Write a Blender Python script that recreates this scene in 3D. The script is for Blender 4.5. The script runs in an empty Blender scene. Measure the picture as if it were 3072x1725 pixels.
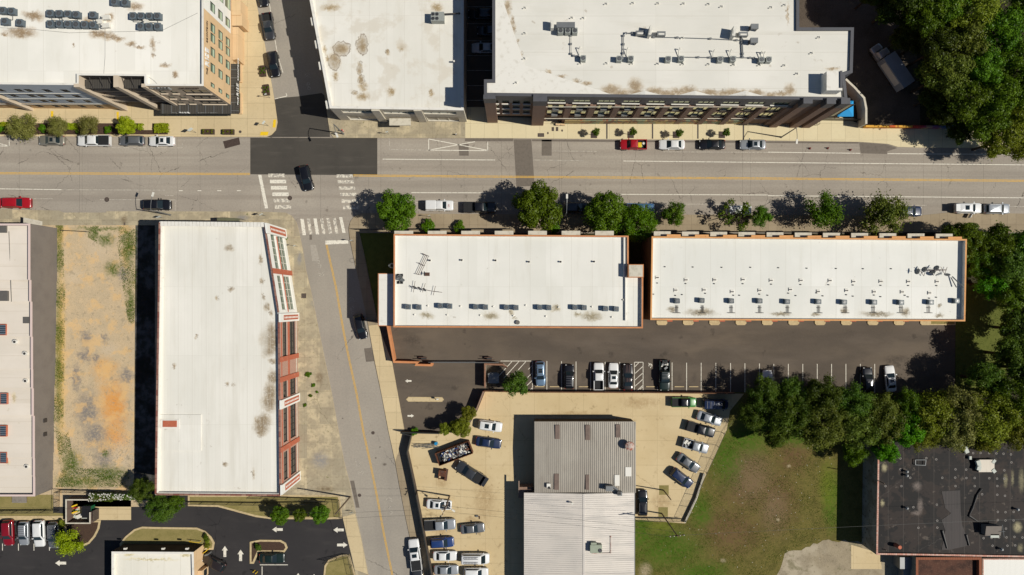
import bpy, math, random
import numpy as np
from mathutils import Vector, Matrix
from mathutils.geometry import tessellate_polygon
random.seed(7)
SC = bpy.context.scene
COL = SC.collection
# ---------------- camera, sky, sun, exposure ----------------
H = 130.0                      # flying height
NX, NY = 1550.0, 910.0         # foot of the plumb line in the 3072x1725 survey grid, 16 units = 1 m
cam = bpy.data.objects.new('camera', bpy.data.cameras.new('camera'))
COL.objects.link(cam)
cam.location = ((NX-1536)/16, (862.5-NY)/16, H)
cam.data.sensor_width = 36
cam.data.lens = H*36/192
cam.data.shift_x = -(NX-1536)/3072
cam.data.shift_y = (NY-862.5)/3072
cam.data.clip_start = 1; cam.data.clip_end = 3000
SC.camera = cam
SUN_EL = math.radians(47.5)
SUN_AZ = math.atan2(-0.165, 0.99)      # direction towards the sun in the x-y plane
wd = bpy.data.worlds.new('World'); SC.world = wd; wd.use_nodes = True
nt = wd.node_tree; nt.nodes.clear()
sky = nt.nodes.new('ShaderNodeTexSky'); sky.sky_type = 'NISHITA'; sky.sun_disc = False
sky.dust_density = .3; sky.ozone_density = 4.0; sky.sun_elevation = SUN_EL
sky.sun_rotation = math.pi/2 - SUN_AZ
bg = nt.nodes.new('ShaderNodeBackground'); bg.inputs[1].default_value = 0.05
wo = nt.nodes.new('ShaderNodeOutputWorld')
nt.links.new(sky.outputs[0], bg.inputs[0]); nt.links.new(bg.outputs[0], wo.inputs[0])
sl = bpy.data.lights.new('sun', 'SUN'); sl.energy = 4.75; sl.angle = math.radians(0.5); sl.color = (1.0, 0.955, 0.86)
so = bpy.data.objects.new('sun', sl); COL.objects.link(so)
sd = Vector((math.cos(SUN_EL)*math.cos(SUN_AZ), math.cos(SUN_EL)*math.sin(SUN_AZ), math.sin(SUN_EL)))
so.rotation_euler = sd.to_track_quat('Z', 'Y').to_euler(); so.location = sd*200
SC.view_settings.view_transform = 'Standard'; SC.view_settings.look = 'None'
SC.view_settings.exposure = 0.0; SC.view_settings.gamma = 1.0
SC.cycles.max_bounces = 5; SC.cycles.diffuse_bounces = 3; SC.cycles.transparent_max_bounces = 8

# ---------------- survey helpers ----------------
def W(px, py, z=0.0):
    k = 1 - z/H
    return Vector((((NX+(px-NX)*k)-1536)/16, (862.5-(NY+(py-NY)*k))/16, z))
K = 3.3477
def T(c, r, x, y): return (768*c+x/K, (0, 432, 864, 1293)[r]+y/K)
def WT(c, r, x, y, z=0.0): return W(*T(c, r, x, y), z)
def TP(c, r, pts): return [T(c, r, x, y) for x, y in pts]
def lin(v):
    v /= 255.0
    return v/12.92 if v <= 0.04045 else ((v+0.055)/1.055)**2.4
def C(r, g, b, k=1.0): return (min(lin(r)*k, .9), min(lin(g)*k, .9), min(lin(b)*k, .9), 1)

# ---------------- materials ----------------
class NT:
    def __init__(s, name):
        s.m = bpy.data.materials.new(name); s.m.use_nodes = True
        s.t = s.m.node_tree; s.t.nodes.clear()
        s.out = s.t.nodes.new('ShaderNodeOutputMaterial')
    def n(s, typ, **kw):
        nd = s.t.nodes.new(typ)
        for k, v in kw.items(): setattr(nd, k, v)
        return nd
    def l(s, a, b): s.t.links.new(a, b)
    def math(s, op, a, b=None, c=None, clamp=False):
        nd = s.n('ShaderNodeMath', operation=op, use_clamp=clamp)
        for i, v in enumerate((a, b, c)):
            if v is None: continue
            if isinstance(v, (int, float)): nd.inputs[i].default_value = v
            else: s.l(v, nd.inputs[i])
        return nd.outputs[0]
    def vmath(s, op, a, b):
        nd = s.n('ShaderNodeVectorMath', operation=op)
        s.l(a, nd.inputs[0])
        if isinstance(b, tuple): nd.inputs[1].default_value = b
        else: s.l(b, nd.inputs[1])
        return nd.outputs['Value'] if op in ('LENGTH', 'DISTANCE', 'DOT_PRODUCT') else nd.outputs[0]
    def mr(s, v, a, b, c=0.0, d=1.0, smooth=True):
        nd = s.n('ShaderNodeMapRange'); nd.interpolation_type = 'SMOOTHSTEP' if smooth else 'LINEAR'
        s.l(v, nd.inputs[0])
        for i, x in enumerate((a, b, c, d)): nd.inputs[i+1].default_value = x
        return nd.outputs[0]
    def noise(s, co, scale, detail=4, rough=.6, sx=1, sy=1):
        if sx != 1 or sy != 1: co = s.vmath('MULTIPLY', co, (sx, sy, 1))
        nd = s.n('ShaderNodeTexNoise'); nd.inputs['Scale'].default_value = scale
        nd.inputs['Detail'].default_value = detail; nd.inputs['Roughness'].default_value = rough
        s.l(co, nd.inputs['Vector']); return nd
    def mix(s, f, a, b):
        nd = s.n('ShaderNodeMix', data_type='RGBA')
        if isinstance(f, (int, float)): nd.inputs[0].default_value = f
        else: s.l(f, nd.inputs[0])
        for i, v in ((6, a), (7, b)):
            if isinstance(v, tuple): nd.inputs[i].default_value = v
            else: s.l(v, nd.inputs[i])
        return nd.outputs[2]
def surf(name, base, layers=(), rough=.85, metal=0.0, spec=.25, bump=None, local=False, coat=0.0):
    s = NT(name)
    if local: co = s.n('ShaderNodeTexCoord').outputs['Object']
    else: co = s.n('ShaderNodeNewGeometry').outputs['Position']
    col = base
    sep = None
    for L in layers:
        k = L[0]
        if k == 'n':      # noise threshold: scale, detail, lo, hi, colour, fac[, sx, sy]
            _, sc, det, lo, hi, c, f = L[:7]; sx, sy = L[7:9] if len(L) > 8 else (1, 1)
            v = s.mr(s.noise(co, sc, det, sx=sx, sy=sy).outputs[0], lo, hi)
        elif k == 'b':    # blobs (x,y,rx,ry), colour, fac, noise scale, warp
            _, bl, c, f, nsc, warp = L[:6]
            nz = s.noise(co, nsc, 5, .65)
            off = s.vmath('MULTIPLY', s.vmath('SUBTRACT', nz.outputs[1], (.5, .5, .5)), (warp, warp, 0))
            cc = s.vmath('ADD', co, off); v = None
            for (x, y, rx, ry) in bl:
                d = s.vmath('MULTIPLY', s.vmath('SUBTRACT', cc, (x, y, 0)), (1/rx, 1/ry, 0))
                nd = s.n('ShaderNodeVectorMath', operation='LENGTH'); s.l(d, nd.inputs[0])
                q = s.mr(nd.outputs['Value'], 1.05, .15)
                v = q if v is None else s.math('MAXIMUM', v, q)
            sh = L[6] if len(L) > 6 else .24
            v = s.math('MULTIPLY', v, s.mr(s.noise(co, nsc*2.3, 7, .74).outputs[0], .42-sh/2, .42+sh/2))
        elif k == 'r':    # dried ring outlines of puddles
            _, bl, c, f, nsc, warp = L
            nz = s.noise(co, nsc, 5, .6); cc = s.vmath('ADD', co, s.vmath('MULTIPLY', s.vmath('SUBTRACT', nz.outputs[1], (.5, .5, .5)), (warp, warp, 0))); v = None
            for (x, y, rx, ry) in bl:
                nd = s.n('ShaderNodeVectorMath', operation='LENGTH'); s.l(s.vmath('MULTIPLY', s.vmath('SUBTRACT', cc, (x, y, 0)), (1/rx, 1/ry, 0)), nd.inputs[0])
                q = s.math('MAXIMUM', s.mr(s.math('ABSOLUTE', s.math('SUBTRACT', nd.outputs['Value'], .95)), .1, .02), s.math('MULTIPLY', s.mr(nd.outputs['Value'], 1, .8), .3))
                v = q if v is None else s.math('MAXIMUM', v, q)
        elif k == 'l':    # parallel lines: axis, spacing, width, colour, fac, offset
            _, ax, sp, wdt, c, f, of = L
            if sep is None:
                sep = s.n('ShaderNodeSeparateXYZ')
                wob = s.noise(co, .7, 3)
                cw = s.vmath('ADD', co, s.vmath('MULTIPLY', s.vmath('SUBTRACT', wob.outputs[1], (.5, .5, .5)), (.12, .12, 0)))
                s.l(cw, sep.inputs[0])
            fr = s.math('FRACT', s.math('MULTIPLY', s.math('ADD', sep.outputs['XYZ'.index(ax)], of), 1/sp))
            v = s.math('LESS_THAN', fr, wdt/sp)
        elif k == 'c':    # cracks
            _, sc, wdt, c, f = L
            wob = s.noise(co, 1.3, 4)
            cw = s.vmath('ADD', co, s.vmath('MULTIPLY', s.vmath('SUBTRACT', wob.outputs[1], (.5, .5, .5)), (1.2, 1.2, 0)))
            vo = s.n('ShaderNodeTexVoronoi', feature='DISTANCE_TO_EDGE'); vo.inputs['Scale'].default_value = sc
            s.l(s.vmath('MULTIPLY', cw, (1, 1, 0)), vo.inputs['Vector'])
            v = s.math('LESS_THAN', vo.outputs['Distance'], wdt*sc)
            v = s.math('MULTIPLY', v, s.mr(s.noise(co, .15, 2).outputs[0], .45, .6))
        elif k == 't':    # tiles: random tone per slab (voronoi cells on a chebychev lattice): size x, size y
            _, tx, ty, c, f = L
            wn = s.n('ShaderNodeTexWhiteNoise', noise_dimensions='2D')
            q = s.n('ShaderNodeVectorMath', operation='FLOOR'); s.l(s.vmath('MULTIPLY', co, (1/tx, 1/ty, 0)), q.inputs[0])
            s.l(q.outputs[0], wn.inputs['Vector']); v = wn.outputs['Value']
        v = s.math('MULTIPLY', v, f)
        col = s.mix(v, col, c)
    p = s.n('ShaderNodeBsdfPrincipled')
    if isinstance(col, tuple): p.inputs['Base Color'].default_value = col
    else: s.l(col, p.inputs['Base Color'])
    p.inputs['Roughness'].default_value = rough; p.inputs['Metallic'].default_value = metal
    p.inputs['Specular IOR Level'].default_value = spec
    if coat: p.inputs['Coat Weight'].default_value = coat; p.inputs['Coat Roughness'].default_value = .08
    if bump:
        b = s.n('ShaderNodeBump'); b.inputs['Strength'].default_value = bump[1]; b.inputs['Distance'].default_value = bump[2]
        s.l(s.noise(co, bump[0], 4).outputs[0], b.inputs['Height']); s.l(b.outputs[0], p.inputs['Normal'])
    s.l(p.outputs[0], s.out.inputs[0])
    return s.m
def plain(name, c, rough=.6, metal=0.0, spec=.4, coat=0.0): 
    return surf(name, c, [('n', 1.7, 4, .35, .7, tuple(v*.8 for v in c[:3])+(1,), .5)], rough, metal, spec, local=True, coat=coat)
def glass(name, c=(.015, .022, .024, 1), rough=.06):
    return surf(name, c, [], rough, 0, .6)
def Bq(c, r, x, y, rx, ry, z=0.0):      # blob in tile units -> metres
    p = WT(c, r, x, y, z); k = (1-z/H)/(K*16)
    return (p.x, p.y, rx*k, ry*k)

# ---------------- mesh helpers ----------------
ORI = {}
def props(o, label=None, cat=None, group=None, kind=None):
    if label: o['label'] = label
    if cat: o['category'] = cat
    if group: o['group'] = group
    if kind: o['kind'] = kind
    return o
def thing(name, loc, label, cat, group=None, rz=0.0):
    o = bpy.data.objects.new(name, None); o.empty_display_size = .3; COL.objects.link(o)
    o.location = loc; o.rotation_euler = (0, 0, rz)
    ORI[o.name] = Vector(loc)
    return props(o, label, cat, group)
class MB:
    def __init__(s): s.v = []; s.f = []; s.m = []
    def add(s, vs, fs, m=0):
        n = len(s.v); s.v += [tuple(v) for v in vs]; s.f += [tuple(i+n for i in f) for f in fs]; s.m += [m]*len(fs)
    def quad(s, a, b, c, d, m=0): s.add([a, b, c, d], [(0, 1, 2, 3)], m)
    def box(s, c, sz, rz=0.0, m=0, bottom=True):
        x, y, z = sz[0]/2, sz[1]/2, sz[2]/2; cs, sn = math.cos(rz), math.sin(rz); vs = []
        for dz in (-z, z):
            for dx, dy in ((-x, -y), (x, -y), (x, y), (-x, y)):
                vs.append((c[0]+dx*cs-dy*sn, c[1]+dx*sn+dy*cs, c[2]+dz))
        fs = [(4, 5, 6, 7), (0, 1, 5, 4), (1, 2, 6, 5), (2, 3, 7, 6), (3, 0, 4, 7)]
        if bottom: fs.append((3, 2, 1, 0))
        s.add(vs, fs, m)
    def prism(s, poly, z0, z1, m=0, ms=None, top=True, bottom=False):
        p = [(q[0], q[1]) for q in poly]
        if area(p) < 0: p = p[::-1]
        n = len(p)
        tri = tessellate_polygon([[Vector((a, b, 0)) for a, b in p]])
        if top: s.add([(a, b, z1) for a, b in p], [fix(t, p) for t in tri], m)
        if bottom: s.add([(a, b, z0) for a, b in p], [fix(t, p)[::-1] for t in tri], m)
        if z1 > z0:
            for i in range(n):
                a, b = p[i], p[(i+1) % n]
                s.quad((a[0], a[1], z0), (b[0], b[1], z0), (b[0], b[1], z1), (a[0], a[1], z1), m if ms is None else ms)
    def cyl(s, p0, p1, r0, r1=None, n=8, m=0, caps=True):
        r1 = r0 if r1 is None else r1
        p0 = Vector(p0); p1 = Vector(p1); d = (p1-p0).normalized()
        a = d.orthogonal().normalized(); b = d.cross(a); vs = []
        for p, r in ((p0, r0), (p1, r1)):
            for i in range(n):
                t = 2*math.pi*i/n; vs.append(p+a*(math.cos(t)*r)+b*(math.sin(t)*r))
        fs = [(i, (i+1) % n, n+(i+1) % n, n+i) for i in range(n)]
        if caps: fs += [tuple(range(n))[::-1], tuple(range(n, 2*n))]
        s.add(vs, fs, m)
    def path(s, pts, r, n=6, m=0):
        for a, b in zip(pts, pts[1:]): s.cyl(a, b, r, n=n, m=m)
    def build(s, name, mats, parent=None, smooth=False, label=None, cat=None, group=None, kind=None, local=False):
        if not isinstance(mats, (list, tuple)): mats = [mats]
        off = Vector((0, 0, 0)) if (parent is None or local) else ORI[parent.name]
        vs = s.v if off.length == 0 else [(v[0]-off.x, v[1]-off.y, v[2]-off.z) for v in s.v]
        me = bpy.data.meshes.new(name); me.from_pydata(vs, [], s.f); 
        for m in mats: me.materials.append(m)
        me.polygons.foreach_set('material_index', s.m)
        if smooth: me.polygons.foreach_set('use_smooth', [True]*len(s.f))
        me.update()
        o = bpy.data.objects.new(name, me); COL.objects.link(o)
        if parent is not None: o.parent = parent
        ORI[o.name] = off
        return props(o, label, cat, group, kind)
def area(p): return sum(p[i][0]*p[(i+1) % len(p)][1]-p[(i+1) % len(p)][0]*p[i][1] for i in range(len(p)))/2
def fix(t, p):
    a, b, c = (p[i] for i in t)
    return tuple(t) if (b[0]-a[0])*(c[1]-a[1])-(b[1]-a[1])*(c[0]-a[0]) > 0 else tuple(t)[::-1]
def WP(pts, z=0.0): return [W(x, y, z) for x, y in pts]
def sheet(name, pts, z, mat, parent=None, z0=None, px=True, kind='structure', mside=None, label=None):
    b = MB(); P = WP(pts) if px else pts
    b.prism(P, z if z0 is None else z0, z, 0, 1 if mside else 0)
    return b.build(name, [mat, mside] if mside else mat, parent, kind=None if parent is not None else kind, label=label)
def offs(P, d):
    n = len(P); out = []
    for i in range(n):
        a, b, c = Vector(P[i-1][:2]), Vector(P[i][:2]), Vector(P[(i+1) % n][:2])
        e0 = (b-a).normalized(); e1 = (c-b).normalized()
        n0 = Vector((-e0.y, e0.x)); n1 = Vector((-e1.y, e1.x))
        m = (n0+n1); m = m/max(m.length_squared, .2)*2*d
        out.append((b.x+m.x, b.y+m.y))
    return out
def copy_tree(o, parent=None):
    c = o.copy(); COL.objects.link(c)
    if parent is not None: c.parent = parent
    for ch in list(o.children): copy_tree(ch, c)
    return c
def text(s, size, origin, xdir, ydir, mat, name, parent, ext=.03):
    cu = bpy.data.curves.new('t', 'FONT'); cu.body = s; cu.size = size; cu.extrude = ext; cu.resolution_u = 2
    to = bpy.data.objects.new('t', cu); COL.objects.link(to)
    bpy.context.view_layer.update()
    me = bpy.data.meshes.new_from_object(to.evaluated_get(bpy.context.evaluated_depsgraph_get()))
    bpy.data.objects.remove(to); bpy.data.curves.remove(cu)
    x = Vector(xdir).normalized(); y = Vector(ydir).normalized(); z = x.cross(y)
    off = ORI[parent.name]
    M = Matrix(((x.x, y.x, z.x, origin[0]-off.x), (x.y, y.y, z.y, origin[1]-off.y), (x.z, y.z, z.z, origin[2]-off.z), (0, 0, 0, 1)))
    me.transform(M); me.materials.clear(); me.materials.append(mat); me.name = name
    o = bpy.data.objects.new(name, me); COL.objects.link(o); o.parent = parent; ORI[o.name] = off
    return o
ORD = 'first second third fourth fifth sixth seventh eighth ninth tenth eleventh twelfth thirteenth fourteenth fifteenth sixteenth seventeenth'.split()
# ---------------- ground materials ----------------
DARK = (.01, .01, .012, 1)
road_l = [('n', .25, 3, .4, .62, C(146, 134, 120, .8), .55, .03, 2.2), ('n', .06, 4, .35, .65, C(150, 140, 128, .8), .5), ('n', .12, 5, .45, .75, C(135, 128, 118, .8), .55, .15, 1.6),
          ('n', 3.0, 6, .3, .75, C(128, 120, 110, .8), .35), ('n', 14, 3, .35, .7, C(185, 176, 164, .8), .35), ('l', 'X', 11.3, .035, C(88, 80, 70, .7), .75, 2.0), ('l', 'X', 17.9, .04, C(105, 98, 90, .7), .6, 9.0),
          ('c', .045, .034, C(84, 76, 66, .7), .85), ('c', .12, .024, C(92, 84, 74, .7), .75), ('n', .5, 7, .64, .7, C(118, 108, 96, .8), .6), ('n', .45, 6, .66, .74, C(95, 88, 80, .7), .5)]
M_road = surf('road_asphalt', C(178, 168, 153, .82), road_l, .9, bump=(20, .3, .01))
M_side = surf('side_street_asphalt', C(172, 163, 148, .82), [('n', .06, 4, .35, .65, C(145, 138, 128, .8), .5), ('n', .12, 5, .45, .75, C(135, 128, 118, .8), .5, 1.6, .15),
          ('n', 3.0, 6, .3, .75, C(128, 122, 114, .8), .35), ('n', 14, 3, .35, .7, C(182, 174, 164, .8), .35), ('c', .05, .035, C(95, 90, 82, .7), .8),
          ('b', [Bq(1, 3, 1290, 335, 30, 18), Bq(1, 3, 1245, 160, 14, 12), Bq(1, 3, 1203, 268, 12, 12), Bq(1, 2, 870, 1310, 12, 10)], C(70, 60, 52), .9, 3, .4)], .9, bump=(20, .3, .01))
M_patch = surf('new_asphalt', C(76, 72, 66, .85), [('n', .2, 5, .4, .7, C(62, 59, 55, .85), .6), ('n', .5, 5, .5, .75, C(106, 100, 92, .85), .35, .3, 2), ('n', 8, 4, .35, .7, C(86, 81, 75, .85), .35)], .9)
M_patch2 = surf('patched_asphalt', C(120, 111, 101, .8), [('n', 2, 5, .4, .7, C(98, 90, 82, .8), .5), ('n', 12, 3, .4, .7, C(140, 130, 118, .8), .3)], .9)
M_lot = surf('lot_asphalt', C(108, 96, 82, .87), [('n', .14, 5, .42, .6, C(86, 77, 67, .85), .8, .4, 1.4), ('b', [Bq(2, 2, x_, 900, 34, 60) for x_ in (430, 575, 715, 870, 1030, 1165, 1385, 1530, 1680, 1830, 1975)]+[Bq(3, 2, 850, 460, 140, 60), Bq(3, 2, 1300, 720, 200, 60), Bq(1, 2, 1560, 520, 120, 80)], C(58, 51, 45, .85), .7, 1.2, 1.6), ('c', .05, .022, C(50, 44, 38, .7), .7), ('n', .05, 5, .35, .65, C(82, 74, 66, .85), .7), ('n', .25, 6, .45, .75, C(112, 101, 90, .85), .5, .3, 1), ('n', 10, 4, .35, .7, C(112, 102, 92, .85), .3), ('n', .3, 7, .62, .7, C(60, 54, 48, .85), .5)], .9)
M_black = surf('sealed_asphalt', C(50, 48, 49, .85), [('n', .08, 5, .35, .65, C(62, 59, 59, .85), .6), ('n', .6, 6, .5, .8, C(84, 80, 76, .85), .3, .3, 1.2), ('n', 10, 4, .35, .7, C(64, 61, 60, .85), .3), ('n', .35, 7, .6, .7, C(34, 33, 34, .85), .6), ('c', .06, .02, C(30, 28, 28, .7), .7)], .9)
def conc(name, base, dk, tile, stain=.5, spc=None):
    L = [('t', tile[0], tile[1], dk, .45), ('n', .15, 5, .4, .65, dk, stain), ('n', 1.6, 6, .5, .75, tuple(v*.7 for v in dk[:3])+(1,), .5*stain),
         ('n', 10, 3, .4, .7, tuple(min(1, v*1.12) for v in base[:3])+(1,), .3),
         ('l', 'X', tile[0], .045, tuple(v*.55 for v in dk[:3])+(1,), .75, 0.0), ('l', 'Y', tile[1], .045, tuple(v*.55 for v in dk[:3])+(1,), .75, .3)]
    return surf(name, base, L, .9, bump=(12, .2, .01))
M_walk_tan = conc('tan_sidewalk', C(216, 196, 156, .82), C(196, 176, 138, .82), (3.1, 2.9))
M_walk_cream = conc('cream_sidewalk', C(226, 212, 174, .82), C(214, 198, 160, .82), (2.6, 3.1), .3)
M_walk_old = surf('old_sidewalk', C(206, 190, 156, .82), [('t', 2.4, 3.2, C(150, 142, 124, .82), .75), ('n', .5, 6, .42, .58, C(164, 152, 128, .82), .75), ('n', 2.2, 6, .5, .68, C(142, 130, 108, .82), .45),
        ('l', 'X', 2.4, .035, C(104, 96, 70), .55, .5), ('l', 'Y', 3.2, .035, C(104, 96, 70), .55, .3), ('c', .16, .02, C(96, 90, 60), .7), ('b', [Bq(1, 3, 650, 290, 120, 110), Bq(1, 2, 600, 150, 60, 90), Bq(1, 1, 440, 1150, 30, 90), Bq(0, 1, 2440, 740, 90, 40)], C(142, 140, 140, .8), .8, 1, 1.2), ('b', [Bq(1, 3, 700, 580, 130, 40), Bq(1, 2, 640, 900, 60, 90), Bq(0, 1, 1250, 760, 40, 60)], C(128, 110, 84, .8), .8, 1, .6), ('n', 1.2, 7, .66, .71, C(96, 104, 42, .8), .7)], .9, bump=(8, .4, .02))
M_walk_grey = conc('grey_sidewalk', C(168, 152, 126, .82), C(146, 130, 106, .82), (1.6, 2.4), .6)
M_kerb = surf('kerb_concrete', C(205, 184, 142, .82), [('n', 2, 4, .4, .7, C(170, 150, 116, .82), .6)], .9)
M_yard = surf('yard_concrete', C(212, 192, 152, .84), [('t', 4.6, 4.6, C(202, 180, 138, .84), .5), ('n', .12, 5, .4, .65, C(196, 174, 132, .84), .6), ('n', .8, 6, .55, .8, C(160, 136, 100, .84), .5),
        ('n', 12, 3, .4, .7, C(226, 202, 158, .84), .3), ('n', .55, 7, .6, .7, C(150, 128, 94, .84), .6), ('b', [Bq(1, 3, 1860, 1000, 150, 60), Bq(1, 3, 1860, 1190, 150, 50), Bq(1, 3, 2170, 900, 120, 60), Bq(1, 3, 1870, 520, 110, 60), Bq(1, 3, 2300, 700, 160, 300), Bq(2, 2, 1300, 1150, 300, 70), Bq(2, 2, 600, 1270, 500, 40), Bq(2, 3, 1500, 700, 130, 120)], C(172, 146, 106, .84), .7, .7, 2.5), ('c', .07, .02, C(140, 118, 84, .8), .7), ('l', 'X', 4.6, .04, C(150, 128, 92, .8), .6, .4), ('l', 'Y', 4.6, .04, C(150, 128, 92, .8), .6, 1.1)], .9)
M_dirt = surf('bare_lot_soil', C(214, 190, 154, .84), [
    ('n', .5, 6, .35, .65, C(196, 178, 148, .84), .7), ('n', 9, 5, .3, .7, C(168, 148, 116, .84), .5),
    ('b', [Bq(0, 2, 620, 700, 60, 1200)], C(222, 184, 112, .84), .9, .8, .8),
    ('b', [Bq(0, 2, 1130, 1150, 230, 380), Bq(0, 3, 1150, 60, 200, 240), Bq(0, 2, 1050, 820, 180, 200)], C(220, 166, 96, .84), .9, .45, 4.0, .5),
    ('b', [Bq(0, 2, 1150, 1200, 150, 300), Bq(0, 3, 1180, 80, 130, 140)], C(222, 150, 72, .84), .9, .6, 3.5, .5),
    ('b', [Bq(0, 2, 870, 500, 85, 100), Bq(0, 2, 1050, 520, 40, 90), Bq(0, 2, 850, 680, 100, 110), Bq(0, 2, 970, 700, 40, 80), Bq(0, 2, 1270, 880, 110, 110), Bq(0, 2, 880, 1230, 170, 280),
           Bq(0, 2, 770, 900, 60, 200), Bq(0, 3, 950, 40, 170, 200), Bq(0, 3, 1050, 250, 120, 260), Bq(0, 1, 1240, 1300, 60, 150)], C(130, 124, 120, .84), .95, .9, 4, .3),
    ('b', [Bq(0, 3, 1220, 250, 160, 260), Bq(0, 1, 750, 1330, 130, 110), Bq(0, 1, 1000, 1000, 200, 260), Bq(0, 2, 1100, 620, 130, 110)], C(205, 186, 158, .84), .8, 1.4, 1.0),
    ('n', 4.5, 6, .6, .7, C(118, 106, 76, .8), .7), ('n', .9, 7, .58, .64, C(160, 146, 122, .84), .6), ('n', .35, 6, .5, .62, C(226, 186, 128, .84), .6),
    ('b', [Bq(0, 2, 590, 700, 55, 1100), Bq(0, 1, 600, 900, 50, 600)], C(118, 116, 48, .8), .85, 2.6, .9),
    ('b', [Bq(0, 1, 1290, 1050, 90, 280), Bq(0, 2, 1310, 150, 60, 240), Bq(0, 1, 950, 900, 70, 90), Bq(0, 1, 1130, 1250, 110, 110), Bq(0, 3, 800, 500, 330, 110), Bq(0, 3, 1080, 430, 300, 120), Bq(0, 3, 720, 330, 150, 200),
           Bq(0, 1, 1060, 960, 120, 90), Bq(0, 1, 1000, 850, 350, 30), Bq(0, 3, 1060, 230, 60, 50)], C(78, 98, 26, .8), 1, 1.2, 2.6, .4)], .95, bump=(9, .5, .04))
M_field = surf('grass_field_soil', C(110, 102, 46, .8), [('n', 3, 6, .4, .65, C(78, 84, 28, .8), .7), ('n', 10, 5, .4, .65, C(140, 120, 78, .8), .5), ('n', .5, 6, .5, .6, C(92, 86, 40, .8), .6),
    ('b', [Bq(2, 3, 2350, 500, 420, 500), Bq(3, 3, 80, 700, 320, 500), Bq(2, 3, 2200, 1000, 500, 350), Bq(3, 3, 250, 250, 260, 260)], C(110, 84, 58, .8), .9, .7, 4, .4), ('b', [Bq(2, 3, 2400, 450, 300, 380), Bq(3, 3, 60, 800, 200, 300)], C(132, 112, 84, .8), .6, 2, 3, .2),
    ('b', [Bq(2, 3, 1560, 1180, 520, 300), Bq(2, 3, 1900, 1420, 420, 180), Bq(2, 3, 2150, 250, 240, 420), Bq(2, 3, 1900, 800, 160, 260), Bq(3, 3, 640, 700, 130, 420), Bq(2, 3, 1300, 1000, 180, 360), Bq(3, 2, 0, 1350, 420, 300), Bq(2, 3, 2350, 80, 350, 240), Bq(3, 3, 300, 60, 400, 140)], C(70, 100, 16, .82), 1, .8, 4, .4),
    ('b', [Bq(3, 3, 600, 550, 130, 350), Bq(2, 3, 1500, 960, 200, 90)], C(108, 118, 34, .8), .8, 1, 2),
    ('b', [Bq(2, 3, 1340, 1400, 90, 110), Bq(3, 3, 100, 890, 25, 25), Bq(3, 3, 210, 355, 30, 25), Bq(2, 3, 2120, 1300, 40, 30)], C(176, 160, 130, .8), .9, 1.5, .6)], .95, bump=(9, .6, .05))
M_gravel = surf('gravel_soil', C(160, 146, 120, .8), [('n', .12, 6, .45, .6, C(186, 174, 150, .8), .9), ('n', .3, 7, .55, .62, C(108, 104, 70, .8), .8), ('n', .5, 6, .4, .65, C(132, 120, 98, .8), .7), ('n', 10, 5, .35, .7, C(184, 170, 146, .8), .6), ('n', 2, 6, .6, .7, C(98, 92, 60, .8), .6)], .95, bump=(9, .6, .04))
M_lawn = surf('lawn_soil', C(96, 104, 44, .8), [('n', 1, 6, .4, .65, C(78, 88, 32, .8), .6), ('n', 10, 5, .35, .7, C(120, 120, 60, .8), .5)], .95, bump=(12, .6, .04))
M_dry = surf('dry_lawn_soil', C(142, 130, 82, .8), [('n', .6, 6, .4, .65, C(116, 110, 60, .8), .7), ('n', 10, 5, .35, .7, C(172, 156, 100, .8), .5)], .95, bump=(12, .6, .04))
M_mulch = surf('mulch', C(62, 48, 40), [('n', 6, 5, .4, .7, C(92, 70, 54), .7)], .95, bump=(12, .6, .04))
M_forest = surf('forest_floor', C(44, 42, 28), [('n', .3, 6, .4, .65, C(40, 50, 22), .7), ('n', 5, 5, .4, .7, C(84, 74, 52), .5)], .95, bump=(6, .6, .06))
M_truck = surf('truck_yard_soil', C(92, 82, 72, .8), [('n', .3, 6, .4, .65, C(70, 62, 52, .8), .7), ('n', 5, 5, .4, .7, C(120, 108, 92, .8), .4)], .95)
M_white = surf('white_paint_line', C(232, 226, 210, .85), [('n', 3, 6, .52, .62, C(168, 160, 150, .8), .55)], .8)
M_whitew = surf('worn_white_paint', C(224, 216, 198, .85), [('n', 2.2, 7, .47, .53, C(165, 157, 147, .8), .85)], .8)
M_faint = surf('faint_white_paint', C(198, 190, 174, .82), [('n', 2.2, 7, .47, .53, C(168, 160, 150, .8), .9)], .8)
M_yellow = surf('yellow_paint', C(214, 170, 84, .85), [('n', 2.2, 7, .5, .62, C(176, 158, 120, .8), .6)], .8)
M_yellowb = surf('yellow_paint_bright', C(236, 196, 40, .85), [('n', 2.2, 5, .5, .62, C(200, 170, 80, .8), .5)], .8)
M_steel = surf('dark_steel_plate', C(74, 62, 56), [('n', 3, 5, .4, .6, C(58, 48, 44), .6)], .7)

# ---------------- ground and streets ----------------
sheet('ground', [(-900, -900), (900, -900), (900, 900), (-900, 900)], 0, M_forest, px=False)
X0, X1, Y0, Y1 = -900, 3972, -700, 2425
road = sheet('road', [(X0, 400), (X1, 400), (X1, 700), (X0, 700)], .012, M_road)
side = sheet('side_street', [(700, Y0), (1010, Y0), (1010, 420), (700, 420)], .008, M_side)
side2 = sheet('side_street', [(820, 630), (1130, 630), (1200, 1400), (1300, 1725), (1560, Y1), (1000, Y1)], .008, M_side)
nw = [(Y, ) for Y in ()]
def kerbed(name, pts, mat, z=.13, inner=None):
    return sheet(name, pts, z, mat, z0=0, mside=M_kerb)
kerbed('sidewalk', [(X0, 407), (X0, Y0), (700, Y0), (768, 0), (777, 45), (795, 134), (813, 239), (826, 314), (833, 367), (828, 391), (815, 405), (800, 411)], M_walk_tan)
kerbed('sidewalk', [(926, Y0), (930, -40), (948, 100), (974, 287), (985, 364), (990, 398), (1001, 414), (1396, 414.5), (1396, Y0)], M_walk_old)
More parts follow.
